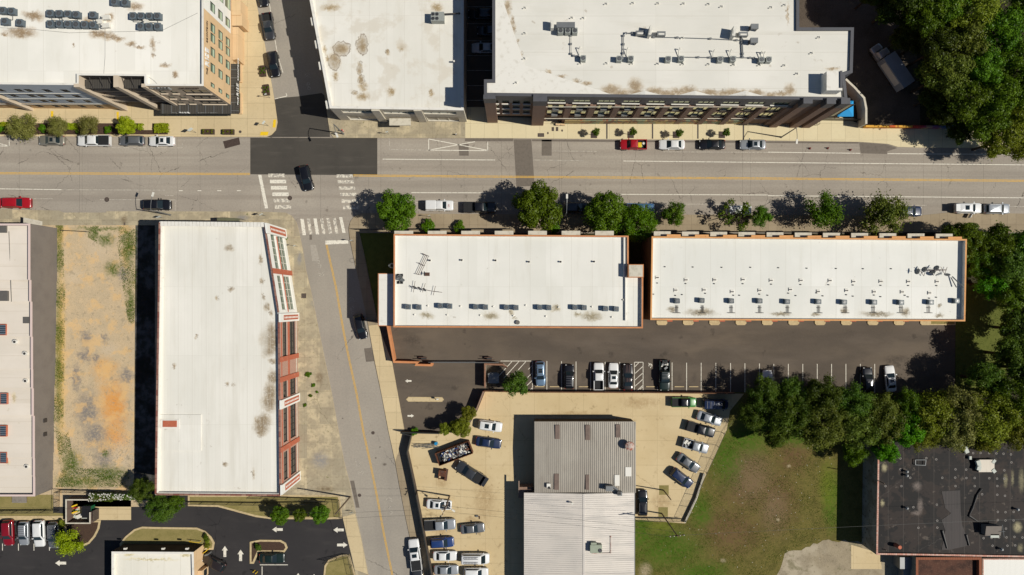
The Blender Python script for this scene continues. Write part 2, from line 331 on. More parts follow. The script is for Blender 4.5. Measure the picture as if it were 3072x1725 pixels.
kerbed('sidewalk', [(1396, Y0), (1396, 414.5), (1536, 415), (2304, 422), (2582, 426), (2662, 432), (2692, 441), (2761, 443), (X1, 449), (X1, 384), (2600, 380), (2380, 300), (2380, Y0)], M_walk_cream)
kerbed('sidewalk', [(X0, 628), (0, 628), (177, 632), (191, 638), (319, 638), (321, 634), (768, 635), (830, 637), (857, 638), (875, 647), (890, 668), (896, 692), (908, 746), (917, 805), (931, 864),
        (971, 1061), (995, 1178), (1016, 1294), (1032, 1383), (1049, 1448), (1067, 1541), (1085, 1619), (1105, 1725), (1230, Y1), (1190, Y1), (1064, 1708), (1028, 1550), (1012, 1486), (466, 1486), (466, 676), (X0, 676)], M_walk_old)
kerbed('sidewalk', [(X1, 641), (3072, 641), (2842, 638), (2764, 646), (1536, 643), (1249, 641), (1114, 640), (1085, 640), (1064, 648), (1052, 664), (1046, 686), (1050, 719), (1067, 799), (1082, 864), (1105, 977), (1126, 1094),
        (1147, 1193), (1166, 1294), (1186, 1386), (1198, 1454), (1216, 1547), (1230, 1613), (1246, 1681), (1258, 1725), (1420, Y1), (1500, Y1), (1296, 1725), (1262, 1550), (1243, 1460), (1222, 1357), (1234, 1306), (1215, 1296), (1177, 1088), (1135, 974), (1112, 860), (1094, 770), (1078, 697), (X1, 697)], M_walk_grey)
# tan widened walk beside the parking entrance
sheet('sidewalk', [(1106, 977), (1134, 974), (1177, 1088), (1214, 1296), (1204, 1330), (1186, 1384), (1166, 1294), (1147, 1193), (1127, 1094)], .136, M_walk_tan)
sheet('sidewalk', [(906, 940), (1010, 1290), (1048, 1446), (1016, 1294), (995, 1180), (971, 1063), (931, 866), (917, 805), (897, 693), (880, 668), (862, 650), (850, 690)], .136, M_walk_tan) if False else None
sheet('sidewalk', [(1028, 1550), (1066, 1541), (1084, 1619), (1104, 1722), (1066, 1708)], .136, M_walk_tan)
# alley parking between the two northern blocks
sheet('alley', [(1396, Y0), (1500, Y0), (1500, 322), (1396, 322)], .137, M_lot)
lawn = sheet('lawn', [(1079, 699), (1300, 699), (1300, 980), (1136, 974), (1113, 860), (1095, 770)], .05, M_lawn)
sheet('painted_shade_strip', [(407, 676), (470, 676), (466, 1500), (402, 1500)], .06, surf('shade_darkened_debris', C(58, 54, 50, .8), [('n', .12, 4, .45, .55, C(110, 108, 106, .8), .7), ('n', .8, 6, .4, .6, C(40, 42, 30, .8), .7)], .95))  # debris soil with the building's cast shadow deepened in its colour
sheet('vacant_lot', [(-300, 676), (470, 676), (466, 1520), (-300, 1520)], .05, M_dirt)
sheet('parking_lot', [(1134, 974), (2866, 940), (2864, 1178), (1455, 1174), (1430, 1232), (1395, 1296), (1214, 1297), (1177, 1088)], .06, M_lot)
sheet('yard', [(1432, 1232), (1455, 1175), (2232, 1181), (2190, 1232), (2180, 1290), (2115, 1430), (2055, 1570), (1903, 1558), (1903, Y1), (1440, Y1), (1262, 1660), (1222, 1500), (1207, 1400), (1206, 1330), (1215, 1300), (1395, 1296)], .07, M_yard)
sheet('grass_field', [(1895, 1150), (2720, 1150), (2720, Y1), (1895, Y1)], .02, M_field)
def ragged(pts, amp=5, step=14):
    g = random.Random(4); out = []
    for (x0, y0), (x1, y1) in zip(pts, pts[1:]+pts[:1]):
        n = max(1, int(math.hypot(x1-x0, y1-y0)/step))
        for i in range(min(n, 60)): t = i/n; out.append((x0+(x1-x0)*t+g.uniform(-amp, amp)*(i > 0), y0+(y1-y0)*t+g.uniform(-amp, amp)*(i > 0)))
    return out
sheet('gravel_lot', ragged([(2354, 1660), (2430, 1640), (2468, 1621), (2560, 1624), (2800, 1680), (2800, 1780), (2320, 1780), (2330, 1725)]), .032, M_gravel)
sheet('concrete_pad', [(2553, 1634), (2640, 1660), (2645, 1707), (2553, 1707)], .045, M_yard)
sheet('concrete_pad', [(2455, 1638), (2552, 1632), (2552, 1710), (2468, 1716)], .041, M_gravel)
sheet('lawn', [(2866, 850), (3020, 850), (3020, 1178), (2866, 1178)], .04, M_lawn)
sheet('truck_yard', [(2381, Y0), (2700, Y0), (2760, 330), (2760, 378), (2600, 378), (2440, 330), (2381, 300)], .03, M_truck)
# south-west parking lot, pads and islands
sheet('parking_lot', [(X0, 1488), (1013, 1488), (1064, 1708), (1190, Y1), (X0, Y1)], .03, M_black)
sheet('concrete_pad', TP(0, 3, [(665, 690), (1318, 690), (1318, 893), (665, 893)]), .05, M_yard)
sheet('dry_ground', [(X0, 1484), (160, 1484), (160, 1538), (192, 1540), (192, 1558), (X0, 1558)], .06, M_dry)
def island(pts, mat, w=.35, h=.15, name='kerb_island'):
    P = WP(pts)
    if area([(p.x, p.y) for p in P]) < 0: P = P[::-1]
    b = MB(); b.prism(P, 0, h)
    o = b.build(name, M_kerb, kind='structure')
    b = MB(); b.prism(offs(P, w), h, h+.012); b.build('island_ground', mat, o)
island(TP(0, 3, [(-300, 850), (640, 850), (650, 893), (640, 893), (-300, 893)]), M_yard)
island(TP(0, 3, [(650, 900), (1015, 895), (1000, 980), (960, 1060), (900, 1130), (790, 1175), (740, 1130), (655, 1000)]), M_mulch)
island(TP(0, 3, [(1205, 1130), (1260, 1060), (1350, 985), (1430, 958), (1560, 962), (1980, 968), (2060, 1000), (2125, 1060), (2158, 1120), (2145, 1190), (2030, 1190), (1960, 1200), (1220, 1200)]), M_dry)
island(TP(0, 3, [(1890, 752), (2190, 760), (2571, 862)])+TP(1, 3, [(150, 882), (700, 885), (862, 880), (865, 830), (840, 640), (60, 640)])+TP(0, 3, [(1890, 640)]), M_dry)
island(TP(1, 3, [(-60, 1110), (40, 1090), (250, 1092), (300, 1120), (320, 1170), (290, 1215), (30, 1215), (-20, 1330), (-60, 1330)]), M_mulch)
island(TP(1, 3, [(680, 1446), (690, 1350), (730, 1290), (860, 1240), (940, 1235), (1000, 1446), (1040, 1700), (680, 1700)]), M_dry)
island(TP(1, 2, [(1530, 1092), (1870, 1095), (1888, 1120), (1870, 1142), (1530, 1140), (1507, 1118)]), M_walk_tan, .15)
# mulch bed along the north-west kerb
sheet('mulch_bed', TP(0, 0, [(-200, 1240), (1690, 1240), (1690, 1352), (-200, 1352)]), .145, M_mulch)
sheet('concrete_pad', TP(0, 0, [(1433, 1240), (1532, 1240), (1532, 1308), (1433, 1308)]), .15, M_walk_tan)
# asphalt patches
def patch(pts, mat, z=.016, par=road, name='asphalt_patch'): sheet(name, pts, z, mat, par)
patch([(751, 413), (1000, 414), (1132, 414), (1132, 526), (751, 523)], M_patch)
patch([(824, 296), (850, 293), (896, 289), (965, 279), (990, 300), (990, 411), (751, 411), (800, 411)], M_patch, .014, side)
patch([(1541, 418), (1594, 418), (1604, 558), (1549, 560)], M_patch2)
patch([(1625, 419), (1655, 419), (1655, 467), (1625, 467)], M_patch2)
patch([(1395, 415), (1540, 415.5), (1540, 424), (1395, 424)], M_patch2)
patch([(1596, 418), (2576, 426), (2576, 431), (1596, 424)], M_patch2)
patch([(1375, 432), (1406, 432), (1406, 467), (1378, 467)], M_patch2)
patch([(2577, 427), (2659, 433), (2692, 444), (2662, 454), (2661, 462), (2582, 460)], M_patch2)
patch([(669, 424), (717, 412), (721, 433.5), (675, 446)], M_steel, .02)
patch(TP(1, 2, [(1085, 607), (1160, 600), (1188, 735), (1105, 742)]), M_patch2, .013, side2)
patch(TP(1, 1, [(537, 905), (562, 905), (562, 962), (537, 962)]), M_patch2, .013, side2)
patch(TP(1, 3, [(945, 500), (985, 497), (1040, 770), (1005, 770)]), M_patch2, .013, side2)
patch(TP(1, 1, [(545, 1015), (600, 1012), (612, 1060), (632, 1150), (620, 1175), (565, 1175), (555, 1110)]), surf('pale_asphalt', C(176, 168, 156, .8), [('n', 3, 5, .4, .7, C(150, 142, 130, .8), .5)]), .013, side2)
# road markings
def line(b, p, q, w, z=.024, px=True):
    a = W(*p) if px else Vector(p); c = W(*q) if px else Vector(q)
    d = (c-a); n = Vector((-d.y, d.x, 0)).normalized()*(w/2)
    a.z = c.z = z; b.quad(a-n, c-n, c+n, a+n)
def lines(name, mat, segs, w=.12, par=road, z=.024):
    b = MB()
    for s in segs:
        pts = s[0] if isinstance(s[0], list) else [s[0], s[1]]
        for p, q in zip(pts, pts[1:]): line(b, p, q, w, z)
    return b.build(name, mat, par)
for dy in (-1.9, 1.9):
    lines('centre_line', M_yellow, [((X0, 517+dy), (750, 522+dy)), ([(1060, 526+dy), (1132, 527+dy), (1536, 530.5+dy), (2304, 535.5+dy), (3072, 542.5+dy), (X1, 551+dy)],)], .14)
lines('lane_line', M_white, [((X0, 559), (0, 566.4)), ((0, 566.4), (184, 569)), ((2304, 487.5), (3072, 494.7)), ((3072, 494.7), (X1, 503)), ((1870, 483), (2304, 487.5)), ((1148, 477.5), (1485, 480)), ((1234, 578), (1456, 578.5)), ((1860, 583), (2304, 585)), ((2304, 587), (3072, 593.5)), ((2304, 456.5), (2581, 460)), ((2662, 461), (3072, 463.5))], .13)
lines('lane_line', M_faint, [((184, 569), (495, 570.5)), ((300, 599), (526, 599.6)), ((100, 596), (158, 596.5)), ((335, 443), (547, 443.5)), ((1600, 480), (1752, 482)), ((1655, 453), (1790, 454)), ((1990, 455.5), (2304, 457)), ((1168, 448.5), (1290, 450.5)), ((1168, 416), (1168, 448.5)), ((1234, 607.5), (1500, 608.5)), ((1660, 581), (1780, 582)), ((1890, 611.5), (2220, 613)), ((3000, 619), (3200, 621)), ((526, 599), (526, 632)), ((547, 430), (547, 443.5)), ((2600, 614.5), (2780, 616)), ((495, 586.5), (521, 587))], .11)
lines('lane_line', M_white, [((537, 572), (548, 572)), ((593, 572), (604, 572)), ((652, 572), (664, 572)), ((711, 572), (723, 572))], .14)
lines('no_parking_box', M_white, [((1286, 417), (1463, 451)), ((1286, 450.5), (1425, 425)), ((1286, 450.5), (1463, 451.8)), ((1286, 417), (1286, 450.5)), ((1463, 426), (1463, 451.8)), ((-80, 411), (-80, 437)), ((-80, 438), (28, 438)), ((28, 408), (28, 438)), ((-80, 411), (28, 438))], .14)
def bars(name, rects, mat=M_white, par=road, z=.024):
    b = MB()
    for R in rects:
        P = WP(R); b.prism(P, z, z)
    return b.build(name, mat, par)
bars('crosswalk', [TP(1, 1, [(x, y-18), (x+163, y-18), (x+163, y+18), (x, y+18)]) for x, y in ((140, 377), (150, 440), (165, 505))])
bars('crosswalk', [TP(1, 1, [(x, y-18), (x+163, y-18), (x+163, y+18), (x, y+18)]) for x, y in ((125, 316), (175, 568), (190, 632), (860, 573), (874, 637))], M_whitew)
bars('crosswalk', [TP(1, 1, [(x, y-16), (x+163, y-16), (x+163, y+16), (x, y+16)]) for x, y in ((808, 322), (820, 380), (832, 443), (845, 507))], M_whitew)
bars('crosswalk', [TP(1, 1, [(445, 752), (480, 752), (503, 915), (468, 915)]), TP(1, 1, [(577, 748), (610, 748), (635, 908), (602, 908)]), TP(1, 1, [(835, 735), (866, 735), (900, 893), (868, 893)])])
bars('crosswalk', [TP(1, 1, [(x, 750-i*3), (x+32, 750-i*3), (x+58, 908-i*3), (x+26, 908-i*3)]) for i, x in enumerate((510, 642, 707, 770))], M_whitew)
bars('stop_line', [TP(1, 1, [(22, 310), (55, 310), (122, 645), (90, 648)])])
bars('stop_line', [TP(1, 1, [(697, 970), (925, 965), (928, 1000), (697, 1010)])], par=side2)
yl = TP(1, 1, [(708, 1010), (805, 1446)])+TP(1, 2, [(870, 380), (910, 590), (960, 830), (1010, 1060), (1080, 1446)])+TP(1, 3, [(1150, 330), (1220, 680), (1290, 1060), (1370, 1446)])+[(1300, 1950), (1400, Y1)]
for dx in (-1.7, 1.7): lines('centre_line', M_yellow, [([(x+dx, y) for x, y in yl],)], .13, side2)
lines('lane_line', M_white, [([(807, 0), (820, 90), (833, 165), (849, 218)],), ((824, 297), (861, 288)), ((858, 279), (861, 288)), ((760, -300), (807, 0))], .12, side)
def arrow(tc, x, y, ang, par, L=110, mat=M_white):
    c = WT(tc[0], tc[1], x, y); s = 1/(K*16); b = MB()
    sh = [(-55, -14), (10, -14), (10, -30), (55, 0), (10, 30), (10, 14), (-55, 14)]
    k = L/110; ca, sa = math.cos(ang), math.sin(ang)
    P = [(c.x+(u*ca-v*sa)*s*k, c.y+(u*sa+v*ca)*s*k) for u, v in sh]
    b.prism(P, .078, .078); b.build('arrow_marking', mat, kind='structure')
for tc, x, y, a, L in (((0, 3), 612, 1325, 180, 110), ((0, 3), 2260, 1208, 90, 110), ((0, 3), 2418, 1247, 90, 115), ((1, 3), 217, 988, 180, 105), ((1, 3), 830, 992, 180, 105), ((1, 3), 868, 1143, 0, 105),
                       ((1, 2), 1530, 933, 180, 64), ((1, 2), 1555, 1283, 0, 64), ((1, 3), 425, 1480, 90, 110), ((1, 3), 585, 1490, 90, 110)):
    arrow(tc, x, y, math.radians(a), None, L)
# stall lines
st = []
for x, y0 in ((350, 733), (497, 735), (643, 738), (789, 740), (935, 742), (1082, 743), (1607, 748), (1753, 750), (1899, 751), (2046, 752), (2194, 754), (2338, 755), (2484, 757)): st.append((T(2, 2, x, y0), T(2, 2, x, y0+292)))
for x in (57, 203, 348, 493, 637, 781, 926, 1070): st.append((T(3, 2, x, 762), T(3, 2, x, 1050)))
st += [(T(2, 2, -115, 733), T(2, 2, 205, 733)), (T(2, 2, 205, 733), T(2, 2, 205, 1022)), (T(2, 2, 1229, 745), T(2, 2, 1229, 1030)), (T(2, 2, 1316, 745), T(2, 2, 1316, 1030)), (T(2, 2, 1229, 745), T(2, 2, 1316, 745)), (T(2, 2, 1460, 990), T(2, 2, 1460, 1033))]
for i in range(7): st.append((T(2, 2, -95+i*70-150, 733+175), T(2, 2, -95+i*70, 733)) if False else (T(2, 2, 205, 775+i*75), T(2, 2, 205-min(280, 42+i*70)+0, 775+i*75+min(280, 42+i*70))) if i < 4 else (T(2, 2, 140-(i-4)*70, 737), T(2, 2, 140-(i-4)*70-150, 737+165)))
for y in (790, 855, 918, 980): st.append((T(2, 2, 1316, y-5), T(2, 2, 1229, y+78-5)))
st += [(T(2, 2, 1275, 747), T(2, 2, 1229, 795)), (T(2, 2, 1316, 990), T(2, 2, 1283, 1018))]
b = MB()
for p, q in st: line(b, p, q, .11, .068)
b.build('stall_line', M_white, kind='structure')
b = MB()
for tc, x in (((0, 3), 27), ((0, 3), 187), ((0, 3), 343), ((0, 3), 498)): line(b, T(0, 3, x, 1130), T(0, 3, x, 1200), .13, .05)
line(b, T(1, 3, 40, 1343), T(1, 3, 322, 1343), .13, .05); line(b, T(1, 3, 62, 1360), T(1, 3, 62, 1446), .13, .05)
b.build('stall_line', M_white, kind='structure')
b = MB()
for y in (70, 240, 412, 560, 710, 862, 1010): line(b, T(1, 0, 2115, y), T(1, 0, 2400, y), .1, .141)
b.build('stall_line', M_faint, kind='structure')
# wheel stops
def wstop(x, i, c=2):
    p = WT(c, 2, x, 990); b = MB(); b.box((p.x, p.y, .12), (1.75, .16, .12)); 
    b.build('wheel_stop', M_kerb, label='concrete wheel stop in the rear parking row, %s from the left' % ORD[i], cat='wheel stop', group='wheel stops of the rear parking row')
for i, x in enumerate((278, 425, 715, 1390, 1678, 1822, 1970, 2110)): wstop(x, i)
# accessibility symbol
b = MB(); p = WT(2, 2, 1390, 772)
for i in range(14):
    a0, a1 = 2*math.pi*i/18-1.2, 2*math.pi*(i+1)/18-1.2
    line(b, (p.x+math.cos(a0)*.3, p.y-.1+math.sin(a0)*.3, 0), (p.x+math.cos(a1)*.3, p.y-.1+math.sin(a1)*.3, 0), .1, .07, False)
line(b, (p.x-.35, p.y+.35, 0), (p.x-.05, p.y-.05, 0), .1, .071, False); line(b, (p.x-.05, p.y, 0), (p.x+.3, p.y-.05, 0), .1, .072, False); line(b, (p.x+.02, p.y-.6, 0), (p.x+.02, p.y-.35, 0), .13, .073, False)
b.build('accessible_symbol', M_white, kind='structure')
# tactile ramps and yellow walk marks
for P in (TP(1, 0, [(178, 1203), (205, 1203), (198, 1282), (168, 1282)]), TP(1, 0, [(50, 1325), (130, 1325), (120, 1362), (42, 1362)]), TP(0, 0, [(515, 1118), (542, 1118), (540, 1180), (518, 1180)]), TP(0, 0, [(1175, 1125), (1198, 1125), (1197, 1215), (1178, 1215)])):
    sheet('tactile_paving', P, .15, M_yellowb)
# bicycle lane symbols (sharrows)
def sharrow(tc, x, y, ang, z=.03):
    c = WT(tc[0], tc[1], x, y); b = MB(); ca, sa = math.cos(ang), math.sin(ang)
    def L(u0, v0, u1, v1): line(b, (c.x+u0*ca-v0*sa, c.y+u0*sa+v0*ca, 0), (c.x+u1*ca-v1*sa, c.y+u1*sa+v1*ca, 0), .09, z, False)
    for d in (0, .45): L(.9+d, -.55, 1.35+d, 0); L(.9+d, .55, 1.35+d, 0)
    for s in (-.75, .15):
        for i in range(8):
            a0, a1 = i*math.pi/4, (i+1)*math.pi/4
            L(s-.35+.28*math.cos(a0), .28*math.sin(a0), s-.35+.28*math.cos(a1), .28*math.sin(a1))
    L(-.8, 0, -.5, .35); L(-.5, .35, -.1, .3); L(-.1, .3, -.25, 0)
    b.build('bicycle_marking', M_faint, kind='structure')
sharrow((1, 3), 1345, 760, math.radians(98)); sharrow((1, 3), 1030, 350, math.radians(-70)); sharrow((1, 1), 640, 1240, math.radians(-75)); sharrow((1, 0), 525, 830, math.radians(98)); sharrow((1, 2), 965, 190, math.radians(98))
# manhole covers (flush: part of the streets)
for tc, x, y, r, z in (((0, 1), 1073, 558, 24, .03), ((1, 1), 340, 543, 23, .03), ((1, 3), 1175, 18, 17, .03), ((1, 3), 1040, 645, 17, .03), ((2, 0), 360, 1338, 9, .15), ((2, 0), 503, 1313, 9, .15), ((0, 0), 2415, 1325, 14, .15)):
    p = WT(tc[0], tc[1], x, y); R = r/(K*16); b = MB(); b.cyl((p.x, p.y, z-.02), (p.x, p.y, z), R, n=20)
    for i in range(3): b.box((p.x, p.y-.2+i*.2, z+.004), (R*1.2, .05, .006), m=1)
    b.build('manhole_cover', [M_steel, M_patch2], kind='structure')
b = MB()
for x in (952, 1410, 1865, 2322): p = WT(2, 0, x, 1308); b.box((p.x, p.y, .142), (.26, 3.25, .012))
b.build('sidewalk_band', surf('dark_paver', C(84, 78, 74), [('n', 5, 4, .4, .6, C(70, 64, 60), .5)]), kind='structure')
# ---------------- building materials ----------------
SE = C(214, 206, 190, .84)
def roofmat(name, base=(240, 237, 228), k_=.8, blobs=(), seams=('X', 3.0), z=10, brown=(160, 136, 108), extra=()):
    k = k_*1.08; brown = (brown[0]-8, brown[1]-2, brown[2]-4)
    L = [('t', 3.0 if seams[0] == 'X' else 12.0, 12.0 if seams[0] == 'X' else 3.0, C(base[0]-11, base[1]-11, base[2]-12, k), .8), ('l', 'Y' if seams[0] == 'X' else 'X', 12.0, .05, C(base[0]-34, base[1]-36, base[2]-40, k), .6, .1), ('n', .07, 5, .35, .65, C(base[0]-16, base[1]-15, base[2]-16, k), .7), ('n', .9, 6, .5, .8, C(base[0]-30, base[1]-32, base[2]-38, k), .35, 1 if seams[0] == 'X' else .15, .15 if seams[0] == 'X' else 1),
         ('l', seams[0], seams[1], .06, C(base[0]-34, base[1]-36, base[2]-40, k), .7, .4), ('n', .5, 7, .66, .76, C(*brown, k), .5)]
    if blobs:
        blobs = [(x, y, rx*1.25, ry*1.25) for x, y, rx, ry in blobs]
        L.append(('b', blobs, C(brown[0]+44, brown[1]+42, brown[2]+36, k), .8, .6, 2.2, .3))
        L.append(('b', [(x, y, rx*.8, ry*.8) for x, y, rx, ry in blobs], C(*brown, k), .85, 1.6, 2.0, .12))
    return surf(name, C(*base, k), L+list(extra), .7)
M_paneD = glass('dark_window_glass')
M_paneG = glass('green_window_glass', C(96, 112, 96, .8), .12)
M_paneM = glass('mint_window_glass', C(190, 212, 184, .8), .2)
M_paneB = surf('blind_window_glass', C(226, 232, 196, .9), [], .08, .75)
M_paneO = surf('olive_window_glass', C(170, 176, 130, .8), [], .08, .7)
M_fr_dk = plain('dark_frame', C(56, 52, 50)); M_fr_w = plain('white_frame', C(226, 222, 210, .85))
M_tan = surf('tan_stucco', C(222, 190, 148, .84), [('n', .4, 5, .35, .7, C(208, 176, 134, .84), .5), ('l', 'Z', 3.1, .05, C(170, 142, 106, .8), .7, 0), ('l', 'Y', 4.2, .05, C(180, 150, 112, .8), .6, 0), ('l', 'X', 4.2, .05, C(180, 150, 112, .8), .6, 0)], .9)
M_whitep = surf('white_panel', C(238, 236, 228, .84), [('l', 'Z', 3.1, .04, C(190, 188, 180, .8), .6, 0), ('n', .4, 5, .4, .7, C(225, 224, 216, .84), .5)], .8)
M_blue = surf('grey_blue_siding', C(206, 213, 220, .85), [('l', 'Z', .3, .04, C(160, 168, 176, .8), .4, 0), ('n', .6, 4, .4, .7, C(194, 203, 210, .85), .5)], .8)
M_brickD = surf('dark_brick', C(158, 130, 112, .8), [('n', 7, 4, .4, .65, C(122, 98, 84, .8), .6), ('l', 'Z', .3, .03, C(150, 134, 120, .8), .5, 0), ('n', .4, 5, .4, .7, C(138, 112, 98, .8), .4)], .9)
M_brickP = surf('pink_brick', C(190, 152, 134, .8), [('n', 7, 4, .4, .65, C(160, 118, 100, .8), .6), ('l', 'Z', .26, .03, C(214, 194, 176, .8), .5, 0)], .9)
M_brickR = surf('red_brick', C(190, 108, 80, .82), [('n', 6, 4, .4, .65, C(166, 86, 62, .82), .5), ('n', .8, 5, .5, .7, C(204, 136, 112, .82), .6)], .9)
M_orange = surf('orange_stucco', C(212, 146, 98, .82), [('t', 2.2, 2.2, C(196, 130, 86, .82), .5), ('n', .8, 6, .4, .7, C(190, 124, 82, .82), .6), ('n', 2.5, 6, .62, .7, C(160, 100, 62, .8), .6)], .85)
M_orange2 = surf('pale_orange_stucco', C(230, 172, 112, .82), [('t', 2.2, 2.2, C(212, 152, 98, .82), .5), ('n', .8, 6, .4, .7, C(210, 150, 96, .82), .6), ('n', 2.5, 6, .62, .7, C(176, 120, 72, .8), .6)], .85)
M_cap = surf('white_parapet_cap', C(236, 232, 222, .82), [('n', 1.2, 5, .5, .75, C(200, 192, 176, .8), .5)], .7)
M_capg = surf('grey_parapet_cap', C(92, 92, 96, .8), [('n', 1.2, 5, .5, .75, C(76, 76, 80, .8), .5)], .5)
M_metD = plain('dark_metal', C(58, 56, 54), .5, .2); M_metG = plain('grey_metal', C(140, 142, 142, .8), .45, .4)
M_slat = surf('slatted_canopy', C(84, 80, 74, .8), [('l', 'X', .3, .1, C(44, 42, 40), .9, 0)], .6)
M_slatY = surf('slatted_canopy_y', C(84, 80, 74, .8), [('l', 'Y', .3, .1, C(44, 42, 40), .9, 0)], .6)
M_letW = plain('white_letters', C(240, 240, 236, .85)); M_letD = plain('dark_letters', C(62, 50, 42))
M_concW = surf('pale_concrete', C(212, 204, 186, .82), [('n', 1.5, 6, .45, .7, C(176, 168, 150, .82), .6)], .85)
M_greyw = surf('grey_painted_wall', C(128, 120, 112, .8), [('n', .4, 6, .4, .7, C(114, 106, 100, .8), .6), ('n', 6, 4, .4, .7, C(138, 130, 122, .8), .3)], .9)
M_dkw = surf('dark_wall_and_gap_shade', C(82, 72, 60, .8), [('n', .8, 5, .4, .7, C(66, 58, 50, .8), .6)], .9)
M_mural = surf('faded_mural_paint', C(148, 118, 98, .8), [('n', .5, 2, .45, .5, C(206, 184, 128, .8), .9), ('n', .8, 2, .55, .58, C(150, 168, 140, .8), .8), ('n', 1.0, 2, .6, .63, C(196, 118, 92, .8), .8)], .9)
M_vent = plain('vent_metal', C(120, 116, 110, .8), .5, .3)
M_fin = surf('tan_fin', C(206, 190, 168, .86), [('n', .4, 5, .35, .7, C(192, 176, 154, .86), .5)], .9)
M_tan_shade = surf('shaded_tan_stucco', C(206, 188, 164, .86), [('l', 'Z', 3.1, .05, C(160, 144, 124, .8), .7, 0), ('n', .4, 5, .35, .7, C(190, 172, 150, .86), .5)], .9)  # tan stucco greyed, shade of the south face put into the colour

def wall_face(b, p, q, z0, z1, ops, depth=.22, m=0):
    p = Vector(p[:2]); q = Vector(q[:2]); L = (q-p).length; d = (q-p)/L; n = Vector((-d.y, d.x))
    def P(u, v, k=0): return (p.x+d.x*u+n.x*k, p.y+d.y*u+n.y*k, v)
    ops = [(max(0, o[0]), min(L, o[1]), max(z0, o[2]), min(z1, o[3])) for o in ops]
    ops = [o for o in ops if o[1] > o[0]+.01 and o[3] > o[2]+.01]
    us = sorted({0, L} | {x for o in ops for x in o[:2]}); vs = sorted({z0, z1} | {x for o in ops for x in o[2:]})
    for i in range(len(us)-1):
        for j in range(len(vs)-1):
            cu, cv = (us[i]+us[i+1])/2, (vs[j]+vs[j+1])/2
            if any(o[0] < cu < o[1] and o[2] < cv < o[3] for o in ops): continue
            b.quad(P(us[i], vs[j]), P(us[i+1], vs[j]), P(us[i+1], vs[j+1]), P(us[i], vs[j+1]), m)
    for u0, u1, v0, v1 in ops:
        b.quad(P(u0, v0), P(u1, v0), P(u1, v0, depth), P(u0, v0, depth), m); b.quad(P(u0, v1, depth), P(u1, v1, depth), P(u1, v1), P(u0, v1), m)
        b.quad(P(u0, v0), P(u0, v0, depth), P(u0, v1, depth), P(u0, v1), m); b.quad(P(u1, v0, depth), P(u1, v0), P(u1, v1), P(u1, v1, depth), m)
def window(root, p, q, o, fr, pane, depth=.22, cols=1, rows=1, split=None, sill=None, name='window', fw=.07):
    p = Vector(p[:2]); q = Vector(q[:2]); L = (q-p).length; d = (q-p)/L; n = Vector((-d.y, d.x)); ang = math.atan2(d.y, d.x)
    u0, u1, v0, v1 = o[:4]
    def P(u, v, k=0): return (p.x+d.x*u+n.x*k, p.y+d.y*u+n.y*k, v)
    b = MB(); k = depth-.05
    def bar(a0, a1, c0, c1): b.box(P((a0+a1)/2, (c0+c1)/2, k), (a1-a0, .07, c1-c0), ang)
    bar(u0, u0+fw, v0, v1); bar(u1-fw, u1, v0, v1); bar(u0+fw, u1-fw, v0, v0+fw); bar(u0+fw, u1-fw, v1-fw, v1)
    for i in range(1, cols): u = u0+(u1-u0)*i/cols; bar(u-fw/2, u+fw/2, v0+fw, v1-fw)
    for i in range(1, rows): v = v0+(v1-v0)*i/rows; bar(u0+fw, u1-fw, v-fw/2, v+fw/2)
    f = b.build(name, fr, root)
    if sill:
        s = MB(); s.box(P((u0+u1)/2, v0-.05, -.06), (u1-u0+.2, .26, .09), ang); s.build('sill', sill, f)
    g = MB()
    if split:
        vm = v0+(v1-v0)*split[0]
        g.quad(P(u0, v0, depth), P(u1, v0, depth), P(u1, vm, depth), P(u0, vm, depth), 1); g.quad(P(u0, vm, depth), P(u1, vm, depth), P(u1, v1, depth), P(u0, v1, depth), 0)
        g.build('pane', [pane, split[1]], f)
    else:
        g.quad(P(u0, v0, depth), P(u1, v0, depth), P(u1, v1, depth), P(u0, v1, depth)); g.build('pane', pane, f)
    return f
DEP = {'loft_block': .14, 'apartment_block': .1}
def building(name, label, cat, px, z, wall, roof, cap, pz=.7, pt=.35, edges={}, bands={}, zg=0, group=None, inner=None, world=False):
    P = [(v.x, v.y) for v in (px if world else [W(x, y, z) for x, y in px])]
    cx = sum(p[0] for p in P)/len(P); cy = sum(p[1] for p in P)/len(P)
    root = thing(name, (cx, cy, zg), label, cat, group)
    mats = wall if isinstance(wall, list) else [wall]
    b = MB(); n = len(P)
    for i in range(n):
        p, q = P[i], P[(i+1) % n]; ops = edges.get(i, [])
        for z0, z1, m in bands.get(i, [(zg, z-.001, 0)]): wall_face(b, p, q, z0, min(z1, z-.001), ops, depth=DEP.get(name, .22), m=m)
    b.build('wall', mats, root)
    I = offs(P, pt)
    b = MB(); b.prism(I, z-pz, z-pz); rf = b.build('roof', roof, root)
    b = MB()
    for i in range(n):
        a, c, d, e = P[i], P[(i+1) % n], I[(i+1) % n], I[i]
        b.quad((a[0], a[1], z), (c[0], c[1], z), (d[0], d[1], z), (e[0], e[1], z))
        b.quad((e[0], e[1], z), (d[0], d[1], z), (d[0], d[1], z-pz), (e[0], e[1], z-pz), 1)
    b.build('parapet', [cap, inner or cap], root)
    return root, P, rf
def bpart(root, name, mat, fn):
    b = MB(); fn(b); return b.build(name, mat, root)
def pbox(b, x0, y0, x1, y1, z0, z1, zr=None, m=0):     # survey-grid box: plan measured at height zr
    zr = z1 if zr is None else zr
    a = W(x0, y0, zr); c = W(x1, y1, zr)
    b.box(((a.x+c.x)/2, (a.y+c.y)/2, (z0+z1)/2), (abs(c.x-a.x), abs(c.y-a.y), z1-z0), m=m)
def uofx(P, i, px, z):      # distance along edge i of the world x given by survey px at height z
    p, q = Vector(P[i]), Vector(P[(i+1) % len(P)]); x = W(px, 0, z).x; return (x-p.x)/(q.x-p.x)*(q-p).length
